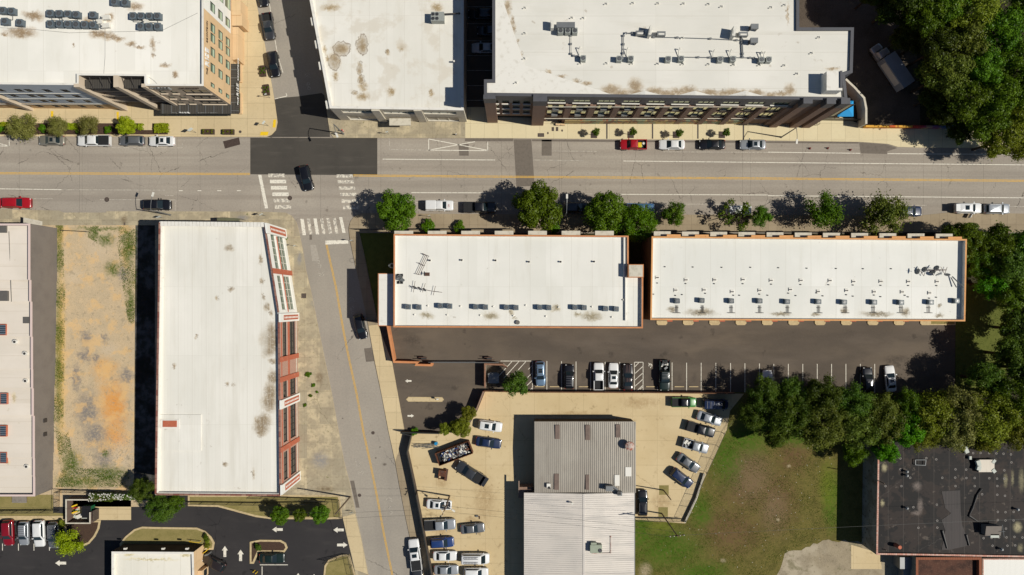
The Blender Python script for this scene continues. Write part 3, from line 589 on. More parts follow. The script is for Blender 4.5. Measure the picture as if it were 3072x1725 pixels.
def uofy(P, i, py, z):
    p, q = Vector(P[i]), Vector(P[(i+1) % len(P)]); y = W(0, py, z).y; return (y-p.y)/(q.y-p.y)*(q-p).length

# ---------------- RISE apartment block (north west) ----------------
ZR = 14.5
rb = [Bq(0, 0, 940, 320, 80, 36, ZR), Bq(0, 0, 1030, 335, 90, 40, ZR), Bq(0, 0, 1160, 375, 90, 24, ZR), Bq(0, 0, 300, 130, 120, 40, ZR), Bq(0, 0, 160, 300, 160, 50, ZR), Bq(0, 0, 20, 335, 40, 20, ZR), Bq(0, 0, 330, 150, 110, 50, ZR), Bq(0, 0, 200, 320, 170, 60, ZR), Bq(0, 0, 970, 330, 110, 45, ZR), Bq(0, 0, 1100, 360, 90, 30, ZR), Bq(0, 0, 1290, 430, 60, 30, ZR), Bq(0, 0, 1380, 465, 70, 16, ZR),
      Bq(0, 0, 1340, 50, 80, 50, ZR), Bq(0, 0, 1520, 430, 30, 80, ZR), Bq(0, 0, 720, 435, 16, 22, ZR), Bq(0, 0, 860, 210, 60, 60, ZR), Bq(0, 0, 1080, 160, 60, 50, ZR), Bq(0, 0, 1640, 640, 60, 20, ZR), Bq(0, 0, 1740, 740, 40, 40, ZR), Bq(0, 0, 1525, 540, 22, 30, ZR)]
M_roofR = roofmat('membrane_roof_apartments', (244, 240, 230), .82, rb, ('X', 6.0), ZR, (150, 120, 92))
px = [(-300, 250), (221, 255), (236, 255), (236, 226), (433, 228), (433, 257), (611, 258), (611, 24), (611, -420), (-300, -420)]
Pw = [W(x, y, ZR) for x, y in px]
def wx(px, z): return W(px, 0, z).x
x00 = Pw[0].x
A = [wx(v, 12) for v in (-60, -20, 36, 66, 121, 176, 222)]
opsS = []
for zb in (10.35, 7.25, 4.15):
    for X in A: opsS.append((X-x00, X-x00+1.25, zb, zb+1.6))
for X in A: opsS.append((X-x00+.1, X-x00+1.3, .9, 2.6))
opsS = [o for o in opsS if o[1] < (Pw[1].x-x00)-.9]
x5 = Pw[5].x; ops5 = []
for zb in (10.3, 7.2, 4.1):
    for g in (569, 601): X = (g-1536)/16; ops5.append((X-x5, X-x5+1.05, zb, zb+1.35))
    X = (638-1536)/16; ops5.append((X-x5, X-x5+4.3, zb-.1, zb+1.9))
y6 = Pw[6].y; ops6 = []
for zb in (10.1, 7.0, 3.95):
    for yp in (70, 100, 142, 190): Y = W(0, yp+27, 11.2).y; ops6.append((Y-y6, Y-y6+1.5, zb, zb+1.8))
    Y = W(0, 262, 11.2).y; ops6.append((Y-y6, Y-y6+.75, zb+.2, zb+1.75))
y7 = Pw[7].y; ops7 = []
for zb in (10.1, 7.0, 3.95):
    Y = W(0, 10+26, 11.2).y; ops7.append((max(.25, Y-y7), Y-y7+1.6, zb, zb+1.9)); 
    Y = W(0, -22, 11.2).y; ops7.append((Y-y7, Y-y7+3.2, zb-.3, zb+2.1)); Y = W(0, -90, 11.2).y; ops7.append((Y-y7, Y-y7+1.6, zb, zb+1.9))
root, P, rf = building('apartment_block', 'four storey tan and grey apartment block with a white roof and RISE lettering', 'building', px, ZR, [M_tan, M_blue, M_whitep, M_fr_dk, M_tan_shade], M_roofR, M_cap, .6, .35,
    {0: opsS, 5: ops5, 6: ops6, 7: ops7}, {0: [(0, 3.6, 0), (3.6, 15, 1)], 3: [(0, 15, 3)], 4: [(0, 15, 4)], 2: [(0, 15, 4)], 5: [(0, 15, 4)], 7: [(0, 3.6, 0), (3.6, 15, 2)]})
R_apt = root
for o in opsS: window(root, P[0], P[1], o, M_fr_dk, M_paneD, cols=2, depth=.1)
for o in ops5: window(root, P[5], P[6], o, M_fr_dk, M_paneD if o[1]-o[0] > 2 else M_paneG, cols=3 if o[1]-o[0] > 2 else 1, sill=M_fin, depth=.1)
for o in ops6: window(root, P[6], P[7], o, M_fr_dk, M_paneG, split=(.42, M_paneM), depth=.1)
for o in ops7: window(root, P[7], P[8], o, M_fr_dk, M_paneG, split=(.42, M_paneM), depth=.1)
for zz in (3.55, 6.75, 9.9):
    bpart(root, 'band_course', M_fr_w, lambda b: b.box(((Pw[0].x+Pw[1].x)/2, Pw[1].y-.03, zz), (Pw[1].x-Pw[0].x, .08, .1)))
for zz in (4.1, 7.2, 10.3):      # balcony slabs and rails in the recess
    def sl(b):
        b.box(((Pw[2].x+Pw[5].x)/2, (Pw[2].y+Pw[3].y)/2+.1, zz), (Pw[5].x-Pw[2].x-.02, Pw[3].y-Pw[2].y-.25, .25))
    bal = bpart(root, 'balcony', M_fin, sl)
    def rl(b):
        y = Pw[2].y+.1; b.box(((Pw[2].x+Pw[5].x)/2, y, zz+1.1), (Pw[5].x-Pw[2].x-.1, .06, .06))
        x = Pw[2].x+.2
        while x < Pw[5].x-.2: b.box((x, y, zz+.6), (.03, .03, 1.0)); x += .3
    bpart(bal, 'balcony_rail', M_metD, rl)
def lv(b):
    x0, x1 = Pw[3].x, Pw[4].x; y = Pw[3].y; 
    b.box(((x0+x1)/2, y-.95, ZR-1.6), (x1-x0-.1, 1.5, .1))
lou = bpart(root, 'balcony_roof', M_slat, lv)
bpart(lou, 'strut', M_fr_dk, lambda b: [b.cyl((Pw[3].x+(Pw[4].x-Pw[3].x)*t, Pw[3].y-.05, ZR-.7), (Pw[3].x+(Pw[4].x-Pw[3].x)*t+.2, Pw[3].y-1.65, ZR-1.5), .05) for t in (.12, .28, .42, .62, .76)])
for x0, x1 in ((221, 238), (340, 355), (424, 436), (-95, -80)):
    bpart(root, 'fin_wall', M_fin, lambda b: pbox(b, x0, 226 if 230 < x0 < 400 else 251, x1, 261, 0, ZR+.02))
# storefront, canopies and lettering
g0 = W(0, 328, 0).y; xc0 = (506-1536)/16; xc1 = (722-1536)/16
sf = bpart(root, 'storefront', [M_metD, M_paneD], lambda b: (b.box(((xc0+xc1)/2, g0-.4, 1.6), (xc1-xc0, .85, 3.2)), [b.box((xc0+.8+i*1.5, g0-.86, 1.5), (1.2, .08, 2.6), m=1) for i in range(8)]))
can = bpart(root, 'canopy', M_slat, lambda b: b.box(((-64+(-50.3))/2, g0-.75, 3.5), (13.7, 2.1, .22)))
for i in range(9): bpart(can, 'canopy_rib', M_metG, lambda b: b.box((-63.6+i*1.55, g0-.75, 3.64), (.08, 2.1, .08)))
text('THE', .55, (-62.0, g0-1.72, 3.62), (1, 0, 0), (0, 0, 1), M_metG, 'sign_letters', root); text('RISE', 1.05, (-60.5, g0-1.72, 3.62), (1, 0, 0), (0, 0, 1), M_letW, 'sign_letters', root); text('DOWNTOWN', .55, (-57.2, g0-1.72, 3.62), (1, 0, 0), (0, 0, 1), M_metG, 'sign_letters', root)
ex = Pw[6].x; yE0 = W(0, 340, 3.6).y; yE1 = W(0, 191, 3.6).y
can = bpart(root, 'canopy', M_slatY, lambda b: b.box((ex+.75, (yE0+yE1)/2, 3.45), (1.5, yE1-yE0, .22)))
for i in range(6): bpart(can, 'canopy_rib', M_metG, lambda b: b.box((ex+.75, yE0+.5+i*1.5, 3.58), (1.5, .07, .08)))
xl = ex+1.42
text('THE', .8, (xl, yE0+1.4, 3.5), (0, 1, 0), (0, 0, 1), M_letW, 'sign_letters', root); text('RISE', 1.3, (xl, yE0+3.0, 3.5), (0, 1, 0), (0, 0, 1), M_letW, 'sign_letters', root); text('DOWNTOWN', .62, (xl, yE0+5.9, 3.5), (0, 1, 0), (0, 0, 1), M_letW, 'sign_letters', root)
yt = W(0, 223, 13.5).y; xw = ex+.05
text('THE', .62, (xw, yt, 13.1), (0, 1, 0), (0, 0, 1), M_letD, 'sign_letters', root, .06); text('RISE', 1.75, (xw, yt+1.3, 12.85), (0, 1, 0), (0, 0, 1), M_letW, 'sign_letters', root, .12); text('DOWNTOWN', .55, (xw, yt+5.4, 13.15), (0, 1, 0), (0, 0, 1), M_letD, 'sign_letters', root, .06)
ys = Pw[6].y-.06; xs = wx(448, 13.5)
text('THE', .6, (xs, ys, 13.2), (1, 0, 0), (0, 0, 1), M_metG, 'sign_letters', root, .06); text('RISE', 1.3, (xs+1.2, ys, 12.9), (1, 0, 0), (0, 0, 1), M_metG, 'sign_letters', root, .08); text('205.838.2288', .6, (xs+5.0, ys, 13.2), (1, 0, 0), (0, 0, 1), M_letD, 'sign_letters', root, .04)
# porch blocks along the east side
po = bpart(root, 'porch', M_tan, lambda b: (b.box((ex+1.0, W(0, 60, 3).y, 1.6), (1.9, 2.2, 3.2)), b.box((ex+.9, W(0, 25, 3).y, 1.7), (1.7, 2.8, 3.4)), b.box((ex+.6, W(0, 130, 3).y, 1.5), (1.1, 6.0, 3.0))))
# low tan planters with shrubs built later

# ---------------- white roofed warehouse, north centre ----------------
ZC = 8.0
b1 = [Bq(1, 0, 850, 480, 90, 70, ZC), Bq(1, 0, 780, 600, 60, 90, ZC), Bq(1, 0, 1060, 440, 60, 100, ZC), Bq(1, 0, 1035, 680, 28, 80, ZC), Bq(1, 0, 1045, 790, 35, 50, ZC), Bq(1, 0, 1075, 860, 45, 60, ZC), Bq(1, 0, 790, 760, 35, 55, ZC),
      Bq(1, 0, 985, 920, 30, 25, ZC), Bq(1, 0, 1070, 960, 90, 45, ZC), Bq(1, 0, 1315, 510, 28, 28, ZC), Bq(1, 0, 1460, 460, 50, 50, ZC), Bq(1, 0, 1350, 910, 50, 55, ZC), Bq(1, 0, 710, 570, 22, 50, ZC), Bq(1, 0, 685, 480, 22, 50, ZC), Bq(1, 0, 1810, 60, 70, 60, ZC), Bq(1, 0, 740, 60, 120, 40, ZC), Bq(1, 0, 1760, 920, 30, 50, ZC)]
M_roofC = roofmat('membrane_roof_warehouse', (238, 234, 224), .8, b1, ('X', 3.1), ZC, (160, 132, 98), [('n', .25, 5, .5, .62, C(216, 208, 192, .84), .7), ('r', [Bq(1, 0, 850, 480, 95, 75, ZC), Bq(1, 0, 780, 610, 60, 90, ZC), Bq(1, 0, 1060, 440, 55, 105, ZC), Bq(1, 0, 1035, 680, 26, 70, ZC), Bq(1, 0, 1045, 790, 30, 46, ZC), Bq(1, 0, 1315, 510, 26, 26, ZC), Bq(1, 0, 985, 920, 28, 24, ZC)], C(140, 124, 104, .8), .8, 1.0, 1.6)])
px = [(989, 325), (1391, 331), (1391, -420), (851, -420)]
Pw = [W(x, y, ZC) for x, y in px]; L0 = (Pw[1]-Pw[0]).length; s0 = L0/402
def o3(a, c, z0, z1): return ((a-989)*s0, (c-989)*s0, z0, z1)
ops = [o3(1018, 1110, 5.2, 7.0), o3(1144, 1238, 5.0, 6.9), o3(1266, 1366, 5.2, 7.0), o3(1020, 1115, .4, 3.4), o3(1268, 1368, .4, 3.4)]
root, P, rf = building('warehouse', 'white walled corner warehouse with a stained white roof north of the crossing', 'building', px, ZC, [M_concW], M_roofC, M_cap, .55, .45, {0: ops}, inner=M_cap)
for i, o in enumerate(ops): window(root, P[0], P[1], o, M_fr_w, M_paneG if i < 3 else M_concW, cols=4 if i < 3 else 3, depth=.25)
for a in (1112, 1239): bpart(root, 'pilaster', M_concW, lambda b: b.box((Pw[0].x+(a+13-989)*s0, Pw[0].y-.2, ZC/2), (1.4, .4, ZC-.4)))
for yy in (215, 445, 660, 1050):
    q = WT(1, 0, 570+(yy-215)*.178, yy, 7.6); bpart(root, 'wall_bracket', M_fr_w, lambda b: b.box((q.x-.05, q.y, 7.4), (.5, 1.4, .5), rz=math.radians(10)))
bpart(root, 'entrance_canopy', M_concW, lambda b: pbox(b, 1168, 355, 1232, 376, 2.9, 3.15))
bpart(rf, 'duct', M_fr_dk, lambda b: (b.cyl(WT(1, 0, 1890, 142, ZC), WT(1, 0, 2040, 135, ZC), .14), b.cyl(WT(1, 0, 2040, 135, ZC), WT(1, 0, 2038, 135, ZC+.6), .2)))
bpart(rf, 'roof_vent', M_cap, lambda b: b.cyl(WT(1, 0, 1990, 622, ZC-.5), WT(1, 0, 1988, 612, ZC+.4), .15))

# ---------------- long brick loft block, north east ----------------
ZL = 15.5
b2 = [Bq(2, 0, x_, 925, 120, 40, ZL) for x_ in range(950, 2560, 150)]+[Bq(2, 0, 1000, 890, 120, 60, ZL), Bq(2, 0, 1100, 930, 100, 50, ZL), Bq(2, 0, 1240, 860, 90, 90, ZL), Bq(2, 0, 1450, 910, 110, 50, ZL), Bq(2, 0, 1640, 920, 80, 45, ZL), Bq(2, 0, 1780, 895, 90, 50, ZL), Bq(2, 0, 1970, 930, 90, 45, ZL), Bq(2, 0, 2200, 925, 100, 55, ZL), Bq(2, 0, 2480, 930, 90, 40, ZL),
      Bq(3, 0, 30, 950, 90, 40, ZL), Bq(3, 0, 230, 900, 70, 70, ZL), Bq(3, 0, 150, 930, 110, 30, ZL), Bq(2, 0, 750, 830, 60, 25, ZL), Bq(2, 0, 660, 800, 40, 18, ZL), Bq(2, 0, 500, 760, 70, 14, ZL), Bq(2, 0, 370, 720, 40, 12, ZL), Bq(2, 0, 100, 540, 12, 30, ZL), Bq(2, 0, 60, 420, 16, 50, ZL), Bq(2, 0, 20, 280, 20, 60, ZL), Bq(2, 0, 5, 200, 24, 70, ZL), Bq(1, 0, 2530, 60, 40, 90, ZL),
      Bq(3, 0, 660, 680, 90, 16, ZL), Bq(3, 0, 205, 130, 10, 130, ZL)]
M_roofL = roofmat('membrane_roof_lofts', (233, 229, 219), .79, b2, ('Y', 3.0), ZL, (158, 132, 106))
px = [(1452, 287), (2543, 300), (2535, 225), (2558, 218), (2562, 82), (2398, 82), (2398, -420), (1477, -420), (1477, 238), (1452, 238)]
Pw = [W(x, y, ZL) for x, y in px]; x0 = Pw[0].x; LL = (Pw[1]-Pw[0]).length
ops = []; kinds = []
def addw(a, c, z0, z1, kind): ops.append((a-x0, c-x0, z0, z1)); kinds.append(kind)
bay0 = (1636-1536)/16; 
for i in range(10):
    a = bay0+i*4.2; addw(a, a+2.85, 12.2, 13.7, 'top'); addw(a, a+2.85, 7.9, 10.6, 'mid'); addw(a, a+2.85, 4.3, 7.3, 'mid')
for j in range(4):
    a = (1476+j*29-1536)/16+0.35
    for z0 in (11.2, 8.3, 5.3): addw(a, a+1.15, z0, z0+1.7, 'small')
for k, a in enumerate((bay0+43.2, bay0+47.6, bay0+51.0)):
    addw(a, a+1.0, 4.5, 12.5, 'small')
addw((1478-1536)/16, (1600-1536)/16, .02, 3.5, 'gate'); addw(bay0+.1, bay0+2.3, .02, 2.6, 'gate')
M_gate = surf('gate_dark', (.012, .012, .013, 1), [], .8)
root, P, rf = building('loft_block', 'long three storey brown brick loft block with a dark metal top band and white roof', 'building', px, ZL, [M_brickD, M_capg], M_roofL, M_capg, .35, .5, {0: ops}, {i: [(0, 11.5, 0), (11.5, 16, 1)] for i in (0, 1, 2)}, inner=M_capg)
for o, k in zip(ops, kinds):
    if k == 'gate': window(root, P[0], P[1], o, M_fr_dk, M_gate, name='gateway', depth=.6)
    elif k == 'top': window(root, P[0], P[1], o, M_fr_dk, M_paneO, cols=3, sill=M_fr_w, depth=.12)
    elif k == 'mid':
        f = window(root, P[0], P[1], o, M_fr_dk, M_paneB, cols=3, split=(.3, M_paneD), depth=.14)
        c = P[0][0]+(o[0]+o[1])/2; bpart(f, 'balconette', M_metG, lambda b: b.box((c, P[0][1]-.25, o[2]+.45), (1.1, .5, .9)))
    else: window(root, P[0], P[1], o, M_fr_dk, M_paneB if o[3]-o[2] < 3 else M_paneD, sill=M_fr_w if o[3]-o[2] < 3 else None)
yS = Pw[0].y
def ysx(X): return Pw[0].y+(Pw[1].y-Pw[0].y)*(X-x0)/(Pw[1].x-x0)
for i in range(11):
    X = bay0-1.35/2+i*4.2
    if i > 0: bpart(root, 'pier', [M_brickD], lambda b: b.box((X, ysx(X)-.15, 5.75), (1.0, .34, 11.4)))
bpart(root, 'pier', [M_brickD, M_capg], lambda b: (b.box((bay0-1.5, ysx(bay0)-.35, 6.6), (2.2, 1.1, 13.2)), b.box((bay0-1.5, ysx(bay0)-.3, 14.5), (2.3, 1.2, 2.6), m=1)))
bpart(root, 'pier', [M_brickD, M_capg], lambda b: (b.box((x0+.9, yS-.2, 6.6), (1.9, .6, 13.2)), b.box((x0+.9, yS-.2, 14.4), (2.0, .7, 2.4), m=1)))
for xx in (2402, 2470, 2512): X = (1550+(xx-1550)*.9-1536)/16; bpart(root, 'pier', [M_brickD, M_capg], lambda b: (b.box((X, ysx(X)-.3, 6.8), (1.4, .9, 13.6)), b.box((X, ysx(X)-.3, 14.8), (1.5, 1.0, 2.4), m=1)))
bpart(root, 'band_course', M_concW, lambda b: b.box(((bay0+bay0+42)/2, ysx(bay0+21)-.33, 3.95), (44, .12, .18)))
bpart(root, 'band_course', M_concW, lambda b: b.box(((bay0+bay0+42)/2, ysx(bay0+21)-.34, 11.45), (44, .1, .14)))
bpart(root, 'mural_panel', M_mural, lambda b: b.box((bay0+20, ysx(bay0+20)-.3, 1.5), (33, .1, 2.5)))
bpart(root, 'penthouse', [M_cap, M_capg], lambda b: (pbox(b, 2480, 214, 2527, 271, ZL-.4, ZL+1.9), pbox(b, 2521, 212, 2527.5, 263, ZL+1.9, ZL+2.1, m=1)))
for x in (2243, 2310, 2365, 2425): X = (x-1536)/16; bpart(root, 'balcony_rail', M_metD, lambda b: (b.box((X, yS-.95, 1.05), (3.4, .06, .06)), b.box((X, yS-.95, .12), (3.4, .06, .06)), [b.box((X-1.6+j*.4, yS-.95, .6), (.04, .04, 1.1)) for j in range(9)], b.box((X-1.7, yS-.55, 1.05), (.05, .8, .05)), b.box((X+1.7, yS-.55, 1.05), (.05, .8, .05))))
def tri(b):     # roof crickets: low white wedges along the south parapet
    for c, w in ((1340, 230), (1845, 220), (2350, 210)):
        a = WT(2, 0, c-w, 962, ZL); d = WT(2, 0, c+w, 966, ZL); t = WT(2, 0, c, 905, ZL)
        b.add([(a.x, a.y, ZL-.34), (d.x, d.y, ZL-.34), (t.x, t.y, ZL-.34), ((a.x+d.x)/2, (a.y+d.y)/2+.1, ZL-.05)], [(0, 1, 3), (1, 2, 3), (2, 0, 3)])
    b.prism([(WT(2, 0, x, y, ZL).x, WT(2, 0, x, y, ZL).y) for x, y in ((-170, -300), (-90, 0), (130, 650), (1040, 955), (-240, 935), (-240, 800), (-175, 800))], ZL-.35, ZL-.335)
bpart(rf, 'roof_wedge', M_cap, tri)
for i, (x, y) in enumerate(((125, 82), (940, 42), (1208, 35), (1460, 38), (1717, 40), (1967, 45), (2100, 70), (597, 182), (710, 185), (122, 338), (120, 592), (35, 835), (680, 640), (943, 640), (1198, 643), (1458, 645), (1710, 648), (1967, 650), (2220, 655), (1708, 385), (2480, 658))):
    q = WT(2, 0, x, y, ZL-.2); bpart(rf, 'roof_vent', M_fr_w, lambda b: (b.box((q.x, q.y, ZL-.2), (.5, .12, .18), .2), b.box((q.x+.22, q.y+.1, ZL-.15), (.12, .3, .3))))
for i, (x, y) in enumerate(((25, 78), (160, 55), (505, 380), (432, 538), (157, 662), (285, 745))):
    q = WT(3, 0, x, y, ZL-.2); bpart(rf, 'roof_vent', M_fr_w, lambda b: (b.box((q.x, q.y, ZL-.2), (.5, .12, .18), .2), b.box((q.x+.22, q.y+.1, ZL-.15), (.12, .3, .3))))
def pipe(pts, r=.05, c=2, z=ZL): 
    bpart(rf, 'duct', M_metG, lambda b: (b.path([WT(c, 0, x, y, z-.1) for x, y in pts], r), [b.box(WT(c, 0, x, y, z-.15), (.35, .3, .25)) for x, y in pts]))
pipe([(592, 355), (592, 442), (594, 540), (620, 560), (665, 562)]); pipe([(1260, 333), (1212, 333), (1143, 333), (1120, 358), (1120, 445), (1117, 535), (1110, 590)], .08)
pipe([(1395, 350), (1425, 372), (1660, 377), (1992, 388), (2255, 403), (2310, 405)], .05); pipe([(1715, 573), (1870, 575), (1985, 577), (2110, 575), (2240, 578), (2390, 580), (2430, 582)], .06); pipe([(2312, 370), (2312, 430), (2318, 540), (2318, 575)], .13)
for x, y in ((680, 500), (1158, 512), (1680, 512), (2025, 530), (2195, 527), (2502, 545), (2533, 548)):
    a = WT(2, 0, x, y, ZL); bpart(rf, 'bent_pipe', M_fr_w, lambda b: b.path([(a.x, a.y-1.1, ZL-.3), (a.x-.1, a.y, ZL+.1), (a.x, a.y+.35, ZL+.4), (a.x+.3, a.y+.3, ZL+.1)], .08))
# terrace, retaining wall and mural wall right of the lofts
def poly_wall(name, pts, zr, th, h, mat, label, cat, cap=None, group=None, z0=0):
    P = [W(x, y, zr) for x, y in pts]; c = sum(P, Vector())/len(P)
    root = thing(name, (c.x, c.y, z0), label, cat, group)
    b = MB(); b2 = MB(); tt = th/2
    n = len(P); nor = []
    for i in range(n):
        d0 = (P[i]-P[i-1]).normalized() if i else (P[1]-P[0]).normalized(); d1 = (P[i+1]-P[i]).normalized() if i < n-1 else d0
        m = Vector((-(d0+d1).y, (d0+d1).x, 0)).normalized(); nor.append(m*(tt/max(.5, m.dot(Vector((-d1.y, d1.x, 0))))))
    for i in range(n-1):
        q = [P[i]-nor[i], P[i+1]-nor[i+1], P[i+1]+nor[i+1], P[i]+nor[i]]
        b.prism([(v.x, v.y) for v in q], z0, z0+h)
        q = [P[i]-nor[i]*1.25, P[i+1]-nor[i+1]*1.25, P[i+1]+nor[i+1]*1.25, P[i]+nor[i]*1.25]
        b2.prism([(v.x, v.y) for v in q], z0+h, z0+h+.08, bottom=True)
    b.build('wall_body', mat, root); b2.build('coping', cap or mat, root)
    return root
poly_wall('retaining_wall', TP(3, 0, [(780, 795), (870, 880), (965, 985), (985, 1090), (985, 1245)]), 3.0, .3, 3.0, M_concW, 'pale concrete wall bending around the sunken terrace beside the lofts', 'wall', M_concW)
M_mur2 = surf('bright_mural_paint', C(200, 90, 40, .82), [('n', .35, 1, .42, .45, C(226, 168, 66, .82), 1, 1, .01), ('n', .3, 1, .52, .55, C(196, 60, 40, .82), 1, 1, .01), ('b', [((2850-1536)/16, (862.5-375)/16, 7.5, 6)], C(50, 110, 168, .82), 1, .3, .3), ('n', .9, 2, .6, .64, C(120, 40, 40, .82), .6, 1, .3)], .8)
poly_wall('mural_wall', [(2596, 379), (2900, 381)], 1.0, .3, 1.1, M_mur2, 'low red, yellow and blue painted wall along the sidewalk', 'wall', M_mur2)
r_ = poly_wall('terrace_fence', [(2455, 357), (2600, 360)], 1.0, .06, 1.5, surf('smoked_glass_panel', C(70, 66, 58, .8), [], .3), 'low dark panel fence across the front of the sunken terrace', 'fence', M_metD)
# blue tent on the terrace
tr = thing('canopy_tent', WT(3, 0, 740, 1110, 0), 'bright blue pop up canopy beside the brick loft corner', 'tent')
c = WT(3, 0, 790, 1085, 2.6)
M_tent = surf('blue_tent_cloth', C(40, 150, 210, .85), [('l', 'X', .25, .03, C(30, 120, 180, .8), .6, 0)], .6)
b = MB(); hw = 1.45; q = [Vector((c.x+dx, c.y+dy, 2.2)) for dx, dy in ((-hw, -hw), (hw, -hw), (hw, hw), (-hw, hw))]; apex = Vector((c.x, c.y, 3.0))
for i in range(4): b.add([q[i], q[(i+1) % 4], apex], [(0, 1, 2)]); b.quad(q[i]+Vector((0, 0, -.25)), q[(i+1) % 4]+Vector((0, 0, -.25)), q[(i+1) % 4], q[i])
b.build('tent_roof', M_tent, tr)
for v in q: bb = MB(); bb.cyl((v.x*.98+c.x*.02, v.y*.98+c.y*.02, 0), (v.x*.98+c.x*.02, v.y*.98+c.y*.02, 2.1), .04); bb.build('leg', M_metG, tr)

# ---------------- angled brick building with white roof (south west corner of the crossing) ----------------
ZT = 10.0
b3 = [Bq(1, 2, 140, 430, 70, 110, ZT), Bq(1, 2, 150, 560, 80, 120, ZT), Bq(1, 2, 150, 900, 60, 90, ZT), Bq(1, 2, 120, 1150, 90, 130, ZT), Bq(1, 2, 40, 1400, 100, 90, ZT), Bq(1, 2, 130, 530, 110, 150, ZT), Bq(1, 2, 110, 640, 80, 60, ZT), Bq(1, 2, 95, 190, 30, 50, ZT), Bq(1, 2, 135, 250, 24, 40, ZT), Bq(1, 2, 150, 740, 40, 40, ZT), Bq(1, 2, 130, 1060, 80, 140, ZT), Bq(1, 2, 60, 1350, 90, 110, ZT), Bq(1, 3, 30, 20, 70, 50, ZT), Bq(0, 1, 2285, 1040, 60, 40, ZT), Bq(0, 2, 2300, 10, 40, 30, ZT), Bq(0, 2, 2265, 975, 24, 24, ZT), Bq(0, 2, 2325, 978, 20, 20, ZT), Bq(0, 2, 1955, 480, 14, 24, ZT), Bq(0, 2, 2570, 1350, 30, 60, ZT), Bq(0, 3, 2240, 340, 30, 30, ZT), Bq(0, 3, 2520, 440, 14, 60, ZT), Bq(1, 1, 30, 1150, 20, 60, ZT), Bq(1, 1, 50, 1380, 20, 40, ZT), Bq(0, 2, 2170, 100, 14, 30, ZT), Bq(1, 2, 60, 90, 16, 40, ZT), Bq(0, 2, 1725, 790, 20, 30, ZT)]
M_roofT = roofmat('ribbed_membrane_roof', (239, 235, 225), .8, b3, ('X', 2.4), ZT, (146, 122, 98), [('l', 'X', .6, .05, C(214, 209, 198, .84), .4, 0), ('n', .3, 6, .5, .7, C(216, 211, 198, .84), .6, 1, .12)])
px = [(466, 1484), (843, 1487), (838, 940), (795, 668), (478, 665)]
Pw = [W(x, y, ZT) for x, y in px]
def uy(i, gy): p, q = Pw[i], Pw[i+1]; Y = (862.5-gy)/16; return (Y-p.y)/(q.y-p.y)*(q-p).length
E1 = []; 
for a, c in ((963, 1060), (1125, 1176), (1204, 1302), (1329, 1408)):
    E1 += [(uy(1, c), uy(1, a), 6.0, 8.3), (uy(1, c), uy(1, a), 1.3, 4.6)]
E2 = []
for a, c in ((712, 812), (830, 928)):
    E2 += [(uy(2, c), uy(2, a), 5.9, 8.2), (uy(2, c), uy(2, a), 1.3, 4.8)]
root, P, rf = building('industrial_building', 'angled two storey brick building with a ribbed white roof and tall factory windows', 'building', px, ZT, [M_brickP, M_whitep], M_roofT, M_cap, .7, .35, {1: E1, 2: E2}, {2: [(0, 10, 1)]}, inner=M_cap)
for i, E in ((1, E1), (2, E2)):
    for o in E: window(root, P[i], P[i+1], o, M_fr_dk if i == 1 else M_fr_w, M_paneD if i == 1 else M_paneG, cols=max(3, int((o[1]-o[0])/1.1)), rows=2 if o[2] < 4 else 1, fw=.09, depth=.25)
def onwall(b, i, u0, u1, v0, v1, k0, k1, m=0):
    p, q = Vector(P[i]), Vector(P[i+1]); d = (q-p).normalized(); n = Vector((d.y, -d.x)); c = p+d*(u0+u1)/2+n*(k0+k1)/2
    b.box((c.x, c.y, (v0+v1)/2), (u1-u0, k1-k0, v1-v0), math.atan2(d.y, d.x), m)
def pilaster(i, u0, u1):
    b = MB(); onwall(b, i, u0, u1, 0, ZT+.35, 0, .35); pl = b.build('pilaster', M_whitep, root)
    b = MB(); onwall(b, i, u0+.32, u1-.32, .8, ZT-1.2, .35, .38); pn = b.build('brick_panel', M_brickR, pl)
    v = 1.3
    while v < ZT-1.6: b = MB(); onwall(b, i, (u0+u1)/2-.16, (u0+u1)/2+.16, v, v+.38, .38, .42); v += .75; b.build('dentil', M_whitep, pl)
pilaster(1, uy(1, 1439), uy(1, 1412)); pilaster(1, uy(1, 1203), uy(1, 1178)); pilaster(1, uy(1, 962), uy(1, 938)); pilaster(2, (Pw[3]-Pw[2]).length-1.9, (Pw[3]-Pw[2]).length-.1)
for i, a in ((1, 1316), (1, 1066), (1, 1122), (2, 820)):
    b = MB(); onwall(b, i, uy(i, a+7), uy(i, a-7), 0, ZT+.1, 0, .22); b.build('brick_pier', M_brickR, root)
for z0, z1, m in ((4.9, 5.7, M_brickR), (9.0, 9.2, M_brickR), (.9, 1.15, M_concW)):
    b = MB(); onwall(b, 1, .2, (Pw[2]-Pw[1]).length-.2, z0, z1, 0, .09); b.build('band_course', m, root)
b = MB(); onwall(b, 2, .2, (Pw[3]-Pw[2]).length-2, 5.1, 5.4, 0, .09); b.build('band_course', M_brickR, root)
M_cop = surf('clay_coping', C(138, 84, 72, .8), [('t', .9, .9, C(190, 160, 140, .8), .6), ('l', 'Y', .9, .08, C(80, 50, 46, .8), .8, 0), ('l', 'X', .9, .08, C(80, 50, 46, .8), .8, 0)], .8)
b = MB()
for i in (4, 0, 1, 2):
    p, q = Vector(P[i]), Vector(P[(i+1) % 5]); d = (q-p).normalized(); n = Vector((-d.y, d.x)); c = (p+q)/2+n*.1
    b.box((c.x, c.y, ZT+.06), ((q-p).length-.3, .3, .1), math.atan2(d.y, d.x))
b.build('coping', M_cop, root)
b = MB(); p, q = Vector(P[3]), Vector(P[4]); d = (q-p).normalized(); L = (q-p).length
for i in range(int(L/.62)):
    c = p+d*(.4+i*.62)+Vector((-d.y, d.x))*.35; b.box((c.x, c.y, ZT+.07), (.56, .8, .12), math.atan2(d.y, d.x))
b.build('coping', M_cap, root)
